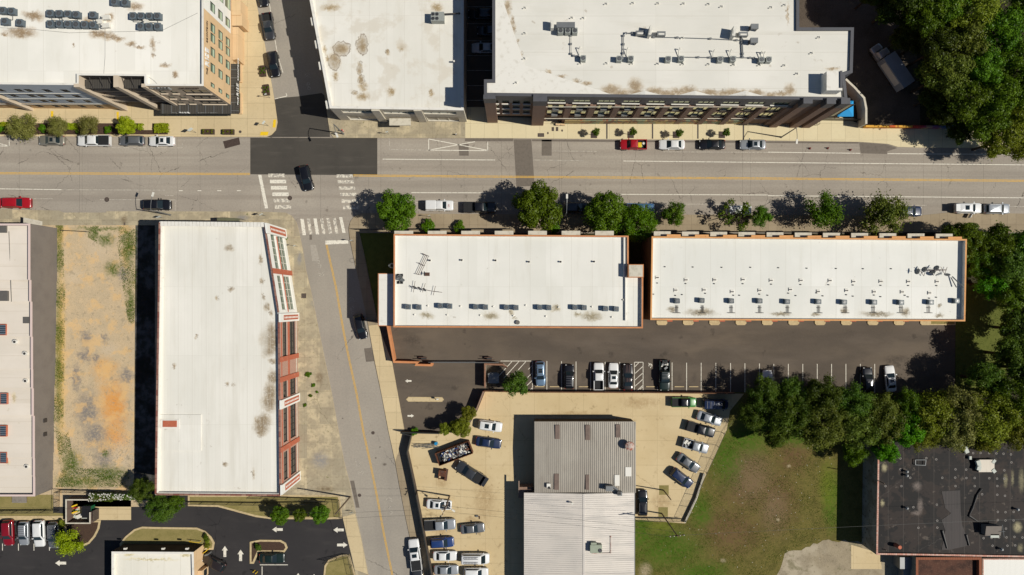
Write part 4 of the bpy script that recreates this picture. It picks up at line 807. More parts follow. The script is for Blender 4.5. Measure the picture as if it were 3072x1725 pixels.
bpart(rf, 'skylight', [M_cap, M_brickR], lambda b: (pbox(b, 482, 1258, 538, 1286, ZT-.7, ZT-.45), pbox(b, 488, 1262, 530, 1281, ZT-.45, ZT-.36, m=1)))
bpart(rf, 'raised_roof', M_roofT, lambda b: pbox(b, 476, 1244, 603, 1352, ZT-.7, ZT-.55))

# ---------------- far west long building with stepped parapet ----------------
M_roofW = roofmat('membrane_roof_west', (233, 222, 208), .8, [Bq(0, 3, 10, 340, 20, 20, 6), Bq(0, 2, 100, 1110, 30, 60, 6)], ('Y', 4.0), 6, (190, 170, 140))
segs = [(676, 840, 7.3, 90), (840, 905, 6.9, 89), (905, 1010, 6.5, 98), (1010, 1108, 6.2, 97), (1108, 1165, 6.0, 98), (1165, 1247, 5.7, 101), (1247, 1375, 5.3, 104.5), (1375, 1430, 5.1, 104.5), (1430, 1484, 4.9, 105)]
xe = W(90, 700, 7.3).x
cy = W(0, 1080, 0).y
root = thing('long_workshop', (xe-8, cy, 0), 'long workshop with a stepped parapet and pale roof beside the vacant lot', 'building')
ys = [W(0, a, z).y for a, b_, z, x in segs]+[W(0, 1484, 4.9).y]
bw = MB(); bp = MB(); br = MB()
for i, (a, c_, z, x) in enumerate(segs):
    y1, y0 = ys[i], ys[i+1]; xx = xe-.1*i
    bw.prism([(xx-.3, y0), (xx, y0), (xx, y1), (xx-.3, y1)], 0, z-.05)
    bp.prism([(xx-.33, y0), (xx+.04, y0), (xx+.04, y1), (xx-.33, y1)], z-.05, z+.05)
    br.quad((-120, y0, z-.75), (xx-.3, y0, z-.75), (xx-.3, y1, z-.75), (-120, y1, z-.75))
yN, yS = ys[0], ys[-1]
bw.box(((xe-120)/2, yN+.15, 3.6), (120+xe, .3, 7.2)); bw.box(((xe-.8-120)/2, yS-.15, 2.4), (119.2+xe, .3, 4.8))
bp.box(((xe-120)/2, yN+.15, 7.25), (120+xe, .34, .1)); bp.box(((xe-.8-120)/2, yS-.15, 4.84), (119.2+xe, .34, .1))
bw.build('wall', M_greyw, root); bp.build('parapet', surf('pink_coping', C(222, 200, 192, .82), [], .7), root); rw = br.build('roof', M_roofW, root)
bpart(root, 'awning', M_concW, lambda b: b.quad(W(70, 652, 3), W(127, 664, 3), W(127, 676, 3.2), W(70, 676, 3.2)))
M_sky = surf('skylight_glass', C(60, 72, 84, .8), [('l', 'Y', .35, .06, C(170, 180, 190, .8), .7, 0)], .2)
for x, y, z in ((8, 989, 5.9), (11, 1196, 5.3), (9, 1293, 4.9), (10, 1373, 4.6)):
    bpart(rw, 'skylight', [M_brickR, M_sky], lambda b: (pbox(b, x-11, y-17, x+10, y+17, z-.3, z+.1), pbox(b, x-9, y-15, x+8, y+15, z+.1, z+.16, m=1)))
for x, y, z in ((49, 1025, 5.8), (79, 1060, 5.7), (81, 1142, 5.4), (84, 1398, 4.5)):
    bpart(rw, 'roof_vent', [M_cap, M_fr_dk], lambda b: (b.cyl(W(x, y, z-.3), W(x, y, z-.3)+Vector((0, 0, .5)), .38, n=12), b.cyl(W(x, y, z-.3)+Vector((0, 0, .5)), W(x, y, z-.3)+Vector((0, 0, .53)), .24, n=12, m=1)))
for h_ in ((69, 951, 88, 970, 5.6, 6.0), (-10, 873, 22, 903, 6.0, 6.6), (-10, 675, 18, 698, 6.4, 6.9)): bpart(rw, 'roof_hatch', M_vent, lambda b: pbox(b, *h_))
for x, y in ((141, 1261), (141, 1302)):
    bpart(root, 'wall_lamp', M_fr_dk, lambda b: b.box((xe-.6, W(0, y, 2.5).y, 2.6), (.4, .7, .8)))
bpart(rw, 'duct', M_vent, lambda b: b.cyl((xe-4.2, yN-1, 6.65), (xe-4.0, ys[2], 6.3), .05))

# ---------------- stucco blocks in the middle ----------------
Z1 = 9.9
b4 = [Bq(1, 2, 1710, 275, 80, 35, Z1), Bq(1, 2, 2360, 280, 90, 45, Z1), Bq(2, 2, 800, 285, 130, 55, Z1), Bq(2, 2, 440, 200, 40, 40, Z1), Bq(2, 2, 660, 265, 40, 26, Z1), Bq(2, 2, 20, 300, 30, 10, Z1), Bq(1, 2, 2560, 250, 30, 30, Z1)]
M_roof1 = roofmat('membrane_roof_one', (236, 233, 224), .8, b4, ('X', 3.6), Z1, (150, 132, 108))
px = [(1180, 982), (1929, 985), (1930, 794), (1886, 794), (1886, 707), (1181, 702)]
OB1 = [(2+i*4.1, 3.6+i*4.1, z_, z_+1.6) for i in range(10) for z_ in (1.2, 5.4)]
R1, P, rf = building('stucco_block', 'wide orange edged stucco block with paired roof condensers, left of the two', 'building', px, Z1, [M_orange], M_roof1, M_orange, .65, .26, {0: OB1}, inner=M_cap)
for o in OB1: window(R1, P[0], P[1], o, M_fr_w, M_paneD, cols=2)
bpart(R1, 'wing', [M_orange, M_cap], lambda b: (pbox(b, 1134, 820, 1180, 978, 0, 8.3), pbox(b, 1136.5, 822, 1180, 976, 8.3, 8.36, m=1)))
bpart(R1, 'stair_tower', [M_orange, M_concW], lambda b: (pbox(b, 1885, 793, 1931, 832, 0, Z1+1.0, zr=Z1+1), pbox(b, 1887, 795, 1928, 830, Z1+1, Z1+1.05, m=1)))
bpart(R1, 'roof_step', [M_cap], lambda b: pbox(b, 1875.5, 832, 1877.5, 962, Z1-.65, Z1-.25))
bpart(R1, 'roof_step', [M_cap], lambda b: pbox(b, 1871, 712, 1876, 830, Z1-.65, Z1-.2))
for x in [1183+100.4*i for i in range(8)][:7]:
    bpart(R1, 'window_canopy', M_concW, lambda b: pbox(b, x, 692.5, x+56, 707, Z1-1.0, Z1-.72))
yf = P[3][1]
for i in range(7):
    x = W(1186+100.4*i, 0, Z1).x; bpart(R1, 'window', [M_fr_dk, M_paneD], lambda b: (b.box((x+1.6, P[5][1]+.03, 6.6), (2.4, .1, 1.6)), b.box((x+1.6, P[5][1]+.09, 6.6), (2.2, .04, 1.4), m=1), b.box((x+1.6, P[5][1]+.03, 3.0), (2.4, .1, 1.8)), b.box((x+1.6, P[5][1]+.09, 3.0), (2.2, .04, 1.6), m=1)))
for x, y in ((1745, 1168), (2065, 1165), (2405, 1168)): q = WT(1, 1, x, y, Z1); bpart(rf, 'roof_vent', [M_cap, M_fr_dk], lambda b: (b.cyl((q.x, q.y, Z1-.65), (q.x, q.y, Z1-.2), .12, n=8), b.cyl((q.x, q.y, Z1-.2), (q.x, q.y, Z1-.1), .18, .05, n=8, m=1)))
for x, y in ((170, 1182), (490, 1182), (826, 1180)): q = WT(2, 1, x, y, Z1); bpart(rf, 'roof_vent', [M_cap, M_fr_dk], lambda b: (b.cyl((q.x, q.y, Z1-.65), (q.x, q.y, Z1-.2), .12, n=8), b.cyl((q.x, q.y, Z1-.2), (q.x, q.y, Z1-.1), .18, .05, n=8, m=1)))
for c, x, y in ((1, 1720, 178), (1, 2050, 182), (1, 2380, 186), (1, 1585, 268), (1, 1915, 270), (1, 2250, 274), (2, 137, 173), (2, 468, 192), (2, 805, 188), (2, 12, 278), (2, 340, 284), (2, 1005, 292), (2, 1120, 118)):
    q = WT(c, 2, x, y, Z1); bpart(rf, 'roof_vent', M_cap, lambda b: b.cyl((q.x, q.y, Z1-.65), (q.x, q.y, Z1-.35), .2, .06, n=8))
bpart(rf, 'roof_vent', M_vent, lambda b: b.cyl(WT(2, 2, 57, 345, Z1-.65), WT(2, 2, 57, 345, Z1-.65)+Vector((0, 0, .35)), .38, n=14))
Z2 = 9.4
b5 = [Bq(2, 2, 1910, 245, 170, 40, Z2), Bq(2, 2, 1620, 215, 50, 40, Z2), Bq(3, 2, 150, 262, 130, 22, Z2), Bq(3, 2, 1120, 260, 180, 32, Z2), Bq(3, 2, 1410, 250, 50, 50, Z2), Bq(3, 2, 1750, 275, 60, 26, Z2), Bq(3, 2, 790, 230, 40, 40, Z2), Bq(3, 2, 500, 265, 60, 16, Z2), Bq(3, 2, 1755, 175, 24, 24, Z2)]
M_roof2 = roofmat('membrane_roof_two', (236, 234, 226), .8, b5, ('X', 4.4), Z2, (132, 114, 94))
px = [(1951, 960), (2896, 964), (2901, 717), (1955, 709)]
OB2 = [(1.2+i*4.57, 2.8+i*4.57, z_, z_+1.5) for i in range(12) for z_ in (1.2, 5.6)]
R2, P, rf2 = building('stucco_block', 'long orange edged stucco block with one row of single condensers, right of the two', 'building', px, Z2, [M_orange2, M_dkw], M_roof2, M_orange2, .85, .27, {0: OB2}, {3: [(0, 10, 1)]}, inner=M_cap)  # west wall coloured dark to stand for the shade in the gap
for o in OB2: window(R2, P[0], P[1], o, M_fr_w, M_paneD, cols=2)
for i in range(11):
    x = T(2, 1, 1425, 0)[0]+84.6*i
    bpart(R2, 'window_canopy', M_concW, lambda b: pbox(b, x, 694+i*.72, x+50.5, 707+i*.72, Z2-1.6, Z2-1.3))
    q = W(x+42, 0, Z2).x; bpart(R2, 'facade_fin', M_orange2, lambda b: b.box((q+1.1, P[3][1]+.12-i*.04, 4.6), (2.4, .5, 9.0)))
    bpart(R2, 'window', [M_fr_dk, M_paneD], lambda b: (b.box((q-1.2, P[3][1]+.05-i*.04, 5.4), (1.6, .14, 1.6)), b.box((q-1.2, P[3][1]+.1-i*.04, 5.4), (1.4, .1, 1.4), m=1)))
for i in range(10):
    x = T(2, 2, 1505, 0)[0]+79*i
    bpart(R2, 'door_canopy', M_brickR, lambda b: pbox(b, x+17, 955, x+33, 965, 2.5, 2.7, zr=3))
for i in range(11):
    x = T(2, 2, 1425, 0)[0]+84.6*i
    q = W(x, 960, 0)
for c, r, pts in ((2, 1, [(1540, 1232), (1822, 1235), (2112, 1238), (2402, 1238)]), (3, 1, [(112, 1242), (397, 1247), (692, 1250), (964, 1252), (1246, 1252)]),
                  (2, 1, [(1463, 1396), (1750, 1402), (2036, 1403), (2325, 1403)]), (3, 1, [(40, 1408), (335, 1411), (616, 1413), (862, 1416), (1141, 1419), (1419, 1421), (1703, 1422)]),
                  (2, 2, [(1425, 62), (1646, 75), (1713, 66), (1947, 54), (2230, 73), (2290, 73), (2492, 62)]), (3, 2, [(3, 73), (212, 52), (286, 76), (495, 50), (558, 79), (795, 68), (862, 82), (1074, 71), (1140, 87), (1385, 73), (1416, 89), (1630, 102), (1700, 93)])):
    for x, y in pts: q = WT(c, r, x, y, Z2-.5); bpart(rf2, 'roof_vent', M_fr_dk, lambda b: b.cyl((q.x, q.y, Z2-.85), (q.x, q.y, Z2-.66), .1, n=7))
for c, r, pts in ((2, 1, [(1463, 1340), (1752, 1363), (2040, 1363), (2326, 1360)]), (3, 1, [(37, 1368), (338, 1368), (630, 1370), (868, 1380), (1142, 1378), (1420, 1380), (1708, 1380)]), (2, 2, [(1648, 20), (1934, 18), (2216, 36), (2494, 22)]), (3, 2, [(232, 14), (512, 33), (797, 24), (1075, 37), (1357, 38), (1632, 48)])):
    for x, y in pts: q = WT(c, r, x, y, Z2-.5); bpart(rf2, 'exhaust_hood', [M_cap, M_fr_dk], lambda b: (b.box((q.x, q.y, Z2-.78), (.6, .6, .14)), b.box((q.x, q.y-.02, Z2-.69), (.5, .17, .05), m=1)))
# condenser feet pipes towards the south parapet of the right block
for c, x in ((2, 1660), (2, 1918), (2, 2208), (2, 2494), (3, 203), (3, 515), (3, 785), (3, 1065), (3, 1345), (3, 1620)):
    a = WT(c, 2, x, 175, Z2-.6); bpart(rf2, 'duct', M_fr_dk, lambda b: (b.path([(a.x-.12, a.y, Z2-.7), (a.x-.12, a.y-1.2, Z2-.7)], .05), b.path([(a.x+.12, a.y, Z2-.7), (a.x+.12, a.y-1.2, Z2-.7)], .05), b.box((a.x, a.y-1.3, Z2-.7), (1.2, .1, .15)), b.box((a.x, a.y-.4, Z2-.7), (.5, .08, .15))))
# small raised beds under the south wall
for i in range(11):
    x = T(2, 2, 1450, 0)[0]+79.0*i
    if x > 2760: break
    p = W(x, 968, 0); q = W(x+32, 968, 0)
    b = MB(); b.prism([(p.x, p.y+.4), (q.x, q.y+.4), (q.x, q.y-.15), (q.x-.3, q.y-.45), (p.x+.3, p.y-.45), (p.x, p.y-.15)], .06, .22)
    b.build('kerb_island', M_kerb, kind='structure')
island(TP(3, 2, [(1525, 345), (1560, 372), (1880, 372), (1880, 320), (1525, 320)]), M_dry, .2)

# ---------------- restaurant south west ----------------
Z3 = 4.2
M_roof3 = roofmat('membrane_roof_restaurant', (238, 233, 220), .8, [Bq(0, 3, 1290, 1245, 60, 20, Z3), Bq(0, 3, 1850, 1250, 60, 24, Z3), Bq(0, 3, 1500, 1300, 300, 12, Z3)], ('X', 3.0), Z3, (196, 178, 140))
px = [(334, 2300), (597, 2300), (581, 1656), (334.5, 1654.5)]
root, P, rf = building('restaurant', 'single storey restaurant with a white roof and dark rear wall, at the bottom left', 'building', px, Z3, [M_dkw, M_tan], M_roof3, M_cap, .5, .4, {}, {1: [(0, 5, 1)]}, inner=M_cap)
bpart(root, 'wall_lamp', M_fr_w, lambda b: [b.box(WT(0, 3, x, 1180, 3.6), (.5, .3, .4)) for x in (1260, 1640, 1880)])
bpart(root, 'service_window', [M_tan, M_paneD], lambda b: (b.box(WT(0, 3, 2040, 1420, 1.6), (.8, 1.6, 2.6)), b.box(WT(0, 3, 2062, 1420, 1.6), (.1, 1.2, 1.2), m=1)))

# ---------------- metal workshop in the yard ----------------
M_rib = surf('weathered_ribbed_metal', C(186, 179, 166, .82), [('t', 3.0, 60, C(160, 153, 142, .8), .5), ('n', .15, 6, .4, .65, C(166, 158, 146, .82), .6), ('n', 1.2, 6, .5, .75, C(138, 128, 116, .8), .4, 1.6, .2), ('n', 8, 4, .4, .7, C(176, 168, 158, .8), .3)], .5, .15)
M_ribW = surf('pale_ribbed_metal', C(226, 218, 208, .8), [('t', 60, 3.2, C(214, 206, 196, .8), .4), ('n', .2, 6, .42, .65, C(206, 200, 192, .8), .6), ('n', .4, 6, .55, .7, C(180, 176, 170, .8), .5, .25, 1.8)], .5, .1)
M_clr = surf('skylight_sheet', C(126, 108, 98, .8), [('n', 1, 5, .4, .7, C(100, 88, 80, .8), .6)], .5)
def ribs(b, x0, y0, x1, y1, zf, sp, axis, m=0):
    if axis == 'Y':
        x = x0+sp/2
        while x < x1: za, zb = zf(x, y0), zf(x, y1); b.add([(x-.05, y0, za+.005), (x+.05, y0, za+.005), (x+.05, y1, zb+.005), (x-.05, y1, zb+.005), (x-.03, y0, za+.07), (x+.03, y0, za+.07), (x+.03, y1, zb+.07), (x-.03, y1, zb+.07)], [(4, 5, 6, 7), (0, 4, 7, 3), (5, 1, 2, 6), (0, 1, 5, 4), (7, 6, 2, 3)], m); x += sp
    else:
        y = y0+sp/2
        while y < y1: za, zb = zf(x0, y), zf(x1, y); b.add([(x0, y-.05, za+.005), (x1, y-.05, zb+.005), (x1, y+.05, zb+.005), (x0, y+.05, za+.005), (x0, y-.03, za+.07), (x1, y-.03, zb+.07), (x1, y+.03, zb+.07), (x0, y+.03, za+.07)], [(4, 5, 6, 7), (0, 1, 5, 4), (7, 6, 2, 3)], m); y += sp
ZM = 4.2
a = W(1603, 1478, ZM); c = W(1906, 1266, ZM)
root = thing('metal_workshop', ((a.x+c.x)/2, (a.y+c.y)/2, 0), 'brownish grey ribbed metal workshop standing in the car yard', 'building')
bpart(root, 'wall', M_dkw, lambda b: b.prism([(a.x+.1, a.y+.1), (c.x-.1, a.y+.1), (c.x-.1, c.y-.1), (a.x+.1, c.y-.1)], 0, ZM-.06, top=False))
zf = lambda x, y: ZM+.25*(1-abs(y-(a.y+c.y)/2)/((c.y-a.y)/2))
def rr(b):
    ym = (a.y+c.y)/2
    b.quad((a.x, a.y, ZM), (c.x, a.y, ZM), (c.x, ym, ZM+.25), (a.x, ym, ZM+.25)); b.quad((a.x, ym, ZM+.25), (c.x, ym, ZM+.25), (c.x, c.y, ZM), (a.x, c.y, ZM))
    ribs(b, a.x, a.y, c.x, ym, zf, .36, 'Y'); ribs(b, a.x, ym, c.x, c.y, zf, .36, 'Y')
    b.box(((a.x+c.x)/2, c.y+.03, ZM-.02), (c.x-a.x, .1, .14)); b.box((c.x+.03, (a.y+c.y)/2, ZM), (.1, c.y-a.y, .14))
rfm = bpart(root, 'roof', M_rib, rr)
for tx, ty, w, h, mt in ((457, 10, 45, 140, M_clr), (760, 15, 45, 150, M_clr), (1065, 0, 45, 130, M_clr), (448, 510, 45, 160, M_clr), (757, 515, 36, 150, M_clr), (1168, 408, 60, 92, M_cap), (1055, 495, 50, 110, M_cap)):
    p = WT(2, 3, tx-w/2, ty+h/2, ZM+.2); q = WT(2, 3, tx+w/2, ty-h/2, ZM+.2)
    bpart(rfm, 'translucent_sheet', mt, lambda b: b.box(((p.x+q.x)/2, (p.y+q.y)/2, ZM+.22), (q.x-p.x, q.y-p.y, .13)))
q = WT(2, 3, 1185, 155, ZM+1.6)
M_rust = surf('rusty_cowl', C(196, 176, 164, .8), [('n', 1.2, 5, .48, .56, C(160, 92, 70, .8), .9)], .7)
bpart(root, 'roof_ventilator', M_rust, lambda b: (b.cyl((q.x, q.y, ZM), (q.x, q.y, ZM+1.3), .35, n=14), b.cyl((q.x, q.y, ZM+1.2), (q.x, q.y, ZM+1.5), .85, .8, n=20), b.cyl((q.x, q.y, ZM+1.5), (q.x, q.y, ZM+1.75), .8, .2, n=20)))
bpart(root, 'roof_vent', [M_cap, M_fr_dk], lambda b: (b.box(WT(2, 3, 368, 548, ZM+.4), (.7, .8, .4)), b.cyl(WT(2, 3, 375, 572, ZM), WT(2, 3, 372, 568, ZM+.7), .22, n=10, m=1)))
bpart(root, 'exhaust_box', [M_metG, M_fr_dk], lambda b: (b.box(WT(2, 3, 975, 570, ZM+.7), (1.3, .9, 1.3)), b.box(WT(2, 3, 1080, 625, ZM+.5), (.8, .7, 1.0)), b.box(WT(2, 3, 1080, 628, ZM+1.0), (.5, .45, .06), m=1), b.cyl(WT(2, 3, 990, 545, ZM+.4), WT(2, 3, 1060, 590, ZM+.4), .2)))
R_met = root
a2 = W(1572, 2200, ZM); c2 = W(1903, 1478, ZM-.1); xr = WT(2, 3, 722, 900, ZM+.5).x
root = thing('metal_hall', ((a2.x+c2.x)/2, (a2.y+c2.y)/2, 0), 'pale ribbed metal hall with a long ridge, below the brownish workshop', 'building')
zf2 = lambda x, y: ZM-.1+.7*(1-(abs(x-xr)/((xr-a2.x) if x < xr else (c2.x-xr))))
def rr2(b):
    b.quad((a2.x, a2.y, ZM-.1), (xr, a2.y, ZM+.6), (xr, c2.y, ZM+.6), (a2.x, c2.y, ZM-.1)); b.quad((xr, a2.y, ZM+.6), (c2.x, a2.y, ZM-.1), (c2.x, c2.y, ZM-.1), (xr, c2.y, ZM+.6))
    ribs(b, a2.x, a2.y, xr-.1, c2.y, zf2, .38, 'X'); ribs(b, xr+.1, a2.y, c2.x, c2.y, zf2, .38, 'X')
    b.box((xr, (a2.y+c2.y)/2, ZM+.63), (.35, c2.y-a2.y, .08))
bpart(root, 'wall', M_dkw, lambda b: b.prism([(a2.x+.1, a2.y), (c2.x-.1, a2.y), (c2.x-.1, c2.y-.1), (a2.x+.1, c2.y-.1)], 0, ZM-.15, top=False))
rfh = bpart(root, 'roof', M_ribW, rr2)
bpart(rfh, 'gutter', M_metG, lambda b: b.box((c2.x+.06, (a2.y+c2.y)/2, ZM-.16), (.14, c2.y-a2.y, .12)))
p = WT(2, 3, 580, 712, ZM+.6); bpart(root, 'roof_vent', M_fr_w, lambda b: (b.cyl((p.x+.4, p.y-.1, ZM), (p.x+.4, p.y-.1, ZM+1.2), .1), b.cyl((p.x+.4, p.y-.1, ZM+1.2), (p.x+.4, p.y-.1, ZM+1.35), .2)))
pp = [WT(2, 3, 810, 1228, ZM+.6), WT(2, 3, 992, 1225, ZM+.4), WT(2, 3, 992, 1060, ZM+.4)]
bpart(rfh, 'conduit', M_rust, lambda b: (b.path(pp, .05), [b.box(v, (.16, .16, .16)) for v in pp]))
# lean-to at the workshop's west side
bpart(R_met, 'lean_to', [M_brickD, M_fr_dk], lambda b: (b.box(WT(2, 3, 135, 600, 1.6), (2.6, 2.0, 2.4)), b.box(WT(2, 3, 70, 560, 2.9), (.2, 2.2, .2))))

# ---------------- derelict building with black roof ----------------
Z5 = 5.3
rings = []
M_tar = surf('tar_roof', C(36, 33, 32, .85), [('t', 2.6, 60, C(29, 27, 26, .85), .7), ('n', .12, 5, .4, .65, C(28, 25, 25, .85), .6), ('n', .5, 7, .52, .66, C(66, 54, 46, .85), .6), ('n', .16, 3, .5, .52, C(52, 44, 40, .85), .8), ('n', .7, 7, .62, .68, C(104, 94, 84, .85), .6), ('n', 2.5, 6, .58, .68, C(18, 17, 18, .85), .7), ('c', .08, .03, C(96, 90, 84, .8), .5), ('l', 'X', 2.75, .07, C(110, 102, 94, .8), .4, .9), ('l', 'Y', 3.2, .04, C(76, 70, 64, .8), .35, .2),
    ('b', [Bq(3, 3, 1180, 370, 40, 60, Z5), Bq(3, 3, 1160, 730, 30, 50, Z5), Bq(3, 3, 2520, 970, 60, 70, Z5)], C(168, 158, 124, .85), .95, 1.2, .6),
    ('b', [Bq(3, 3, 1510, 560, 60, 60, Z5), Bq(3, 3, 1540, 760, 40, 110, Z5), Bq(3, 3, 1500, 830, 70, 30, Z5)], C(130, 118, 110, .85), .8, 2.6, .8),
    ('b', [Bq(3, 3, 2400, 500, 30, 90, Z5), Bq(3, 3, 2470, 480, 20, 110, Z5), Bq(3, 3, 2560, 500, 40, 160, Z5), Bq(3, 3, 2550, 1180, 40, 60, Z5)], C(142, 134, 104, .85), .8, 2, .8)], .75)
px = [(2629, 1664), (3500, 1680), (3500, 1180), (2634, 1320)]
M_wallg = surf('peeling_wall', C(148, 148, 140, .8), [('n', .5, 6, .45, .6, C(120, 116, 106, .8), .7), ('n', 1.4, 7, .58, .64, C(84, 74, 62, .8), .8)], .9)
M_copR = surf('brick_coping', C(206, 150, 130, .82), [('t', .35, .35, C(226, 196, 180, .82), .8), ('l', 'Y', .35, .04, C(120, 80, 66, .8), .7, 0), ('l', 'X', .35, .04, C(120, 80, 66, .8), .7, 0)], .85)
root, P, rf = building('derelict_building', 'flat black tar roofed derelict building with a brick coping at the bottom right', 'building', px, Z5, [M_wallg], M_tar, M_copR, .35, .3, inner=M_metD)
M_deck = surf('bare_roof_boards', C(76, 72, 70, .85), [('l', 'X', .28, .05, C(48, 44, 44, .8), .9, 0), ('t', .28, 4, C(82, 76, 74, .85), .7)], .8)
bpart(rf, 'exposed_deck', M_deck, lambda b: b.prism([WT(3, 3, x, y, Z5)[:2] for x, y in ((1755, 610), (1940, 600), (1945, 800), (1960, 950), (2000, 1050), (2010, 1160), (1830, 1200), (1755, 1200), (1790, 1000), (1752, 900), (1850, 830), (1790, 780))], Z5-.34, Z5-.31))
bpart(rf, 'torn_membrane', M_metD, lambda b: [b.cyl(WT(3, 3, x0, y0, Z5-.2), WT(3, 3, x1, y1, Z5-.2), .18, .1, n=6) for x0, y0, x1, y1 in ((2145, 580, 2100, 640), (2100, 640, 2060, 760), (2060, 760, 2020, 850), (2020, 850, 2110, 910), (1750, 1000, 1800, 1180), (1990, 1040, 2020, 1150))])
M_ring = surf('ring_patch', C(150, 144, 138, .8), [], .8)
for (x, y) in ((1883, 385), (1990, 388), (1880, 468), (1992, 472), (2075, 472), (2222, 474), (2300, 478), (2372, 478), (1750, 470), (1428, 470), (1590, 272), (1883, 553), (2076, 553), (2303, 553), (1340, 553), (1180, 553), (2365, 228), (2440, 235), (2445, 315), (2373, 395), (2302, 640), (2150, 635), (2380, 650), (2308, 812), (2385, 815), (2467, 812), (2308, 893), (2385, 898), (2467, 898), (2315, 980), (2390, 980), (2165, 1076), (2245, 1073), (2320, 1068), (2395, 1068), (2475, 1063), (2555, 1070), (2255, 1152), (2405, 1152), (2482, 1148), (1330, 275), (1330, 385), (1690, 285), (2060, 222), (2135, 220), (2220, 222), (2293, 225), (1460, 765), (1695, 740), (1900, 740), (1700, 900), (1700, 970), (1510, 972)):
    q = WT(3, 3, x, y, Z5-.35); n = 12; b = MB()
    for i in range(n):
        t0, t1 = 2*math.pi*i/n, 2*math.pi*(i+1)/n; r0, r1 = .11, .2
        b.quad((q.x+r0*math.cos(t0), q.y+r0*math.sin(t0), Z5-.338), (q.x+r1*math.cos(t0), q.y+r1*math.sin(t0), Z5-.338), (q.x+r1*math.cos(t1), q.y+r1*math.sin(t1), Z5-.338), (q.x+r0*math.cos(t1), q.y+r0*math.sin(t1), Z5-.338))
    b.build('patch_ring', M_ring, rf)

M_capt = surf('faded_tarp', C(196, 200, 190, .8), [], .6)
def hatch(b):
    p = WT(3, 3, 2180, 345, Z5)
    b.box((p.x, p.y, Z5), (2.8, 2.3, .7)); b.prism([(p.x-1.4, p.y-1.1), (p.x+1.4, p.y-1.1), (p.x+1.4, p.y+1.1), (p.x-1.4, p.y+1.1)], Z5+.35, Z5+.42, 1)
    b.box((p.x-1.45, p.y+.5, Z5+.3), (.7, 1.0, .5), .3, m=2); b.box((p.x+1.3, p.y-.9, Z5+.3), (.6, .7, .4), .7, m=2); b.box((p.x+1.3, p.y+.8, Z5+.3), (.5, .7, .4), -.7, m=2); b.box((p.x-1.4, p.y-.4, Z5+.3), (.7, .8, .5), -.3, m=2)
bpart(root, 'roof_hatch', [M_greyw, M_rib, M_capt], hatch)
def hatch2(b):
    p = WT(3, 3, 2225, 985, Z5); b.box((p.x, p.y, Z5+.3), (2.6, 1.6, 1.3)); b.add([(p.x-1.4, p.y-.9, Z5+.9), (p.x+1.4, p.y-.9, Z5+.9), (p.x+1.4, p.y+.9, Z5+1.2), (p.x-1.4, p.y+.9, Z5+1.2)], [(0, 1, 2, 3)], 1); b.box((p.x+.3, p.y-.8, Z5+.5), (1.5, .9, .9), m=2)
bpart(root, 'roof_hatch', [M_greyw, M_greyw, M_capt], hatch2)
for x, y in ((1390, 405), (1390, 445), (1390, 772), (2500, 785), (2340, 1185)):
    q = WT(3, 3, x, y, Z5); bpart(root, 'roof_vent', M_metG, lambda b: (b.cyl((q.x, q.y, Z5-.35), (q.x, q.y, Z5+.3), .16, n=8), b.cyl((q.x, q.y, Z5+.3), (q.x, q.y, Z5+.5), .3, .1, n=10)))
q = WT(3, 3, 1290, 1150, Z5); bpart(root, 'chimney', M_brickR, lambda b: b.cyl((q.x, q.y, Z5-.35), (q.x+.1, q.y, Z5+1.0), .38, .34, n=12))
bpart(root, 'roof_rail', M_metG, lambda b: (b.path([WT(3, 3, 1480, 340, Z5), WT(3, 3, 1580, 345, Z5), WT(3, 3, 1585, 290, Z5), WT(3, 3, 1480, 290, Z5), WT(3, 3, 1480, 340, Z5)], .07),))
bpart(root, 'antenna', M_metG, lambda b: (b.cyl(WT(3, 3, 2360, 1010, Z5-.3), WT(3, 3, 2350, 1010, Z5+1.2), .04), b.cyl(WT(3, 3, 2330, 1012, Z5+1.2), WT(3, 3, 2380, 1010, Z5+1.2), .04), b.cyl(WT(3, 3, 2352, 940, Z5+1.2), WT(3, 3, 2372, 1070, Z5+1.2), .04)))
bpart(root, 'fallen_board', M_capt, lambda b: (b.cyl(WT(3, 3, 1945, 140, Z5), WT(3, 3, 1985, 215, Z5), .2), b.box(WT(3, 3, 1990, 190, Z5), (.7, 1.2, .2), .4), b.box(WT(3, 3, 2028, 268, Z5), (.4, .6, .4))))
# lower annexes south of it
px = [(2640, 2300), (2745, 2300), (2745, 1685), (2700, 1668), (2640, 1668)]
sh = thing('lean_to_shed', W(2725, 1700, 0), 'narrow blue grey corrugated shed below the black roof', 'shed')
bpart(sh, 'shed_roof', M_metG, lambda b: (pbox(b, 2700, 1672, 2746, 1707, 0, 2.6), pbox(b, 2710, 1704, 2746, 2200, 0, 2.2)))
px = [(2748, 2300), (2945, 2300), (2945, 1672), (2748, 1672)]
bd, P2, _ = building('brick_annex', 'roofless looking annex with a brown brick rim at the bottom right edge', 'building', px, 4.0, [M_wallg], surf('rusty_floor', C(92, 62, 50, .8), [('n', .5, 6, .4, .6, C(60, 42, 36, .8), .8), ('n', 4, 5, .5, .7, C(130, 100, 80, .8), .5)], .9), surf('brown_brick_cap', C(150, 92, 66, .8), [('l', 'X', .45, .05, C(90, 56, 42, .8), .8, 0)], .85), .8, .45)
px = [(2948, 2300), (3500, 2300), (3500, 1676), (2948, 1676)]
building('white_shed', 'white ribbed metal roof at the bottom right corner', 'building', px, 3.4, [M_concW], surf('white_ribbed_metal', C(240, 238, 230, .82), [('l', 'X', .22, .05, C(190, 188, 182, .8), .7, 0)], .5), M_copR, .06, .2)
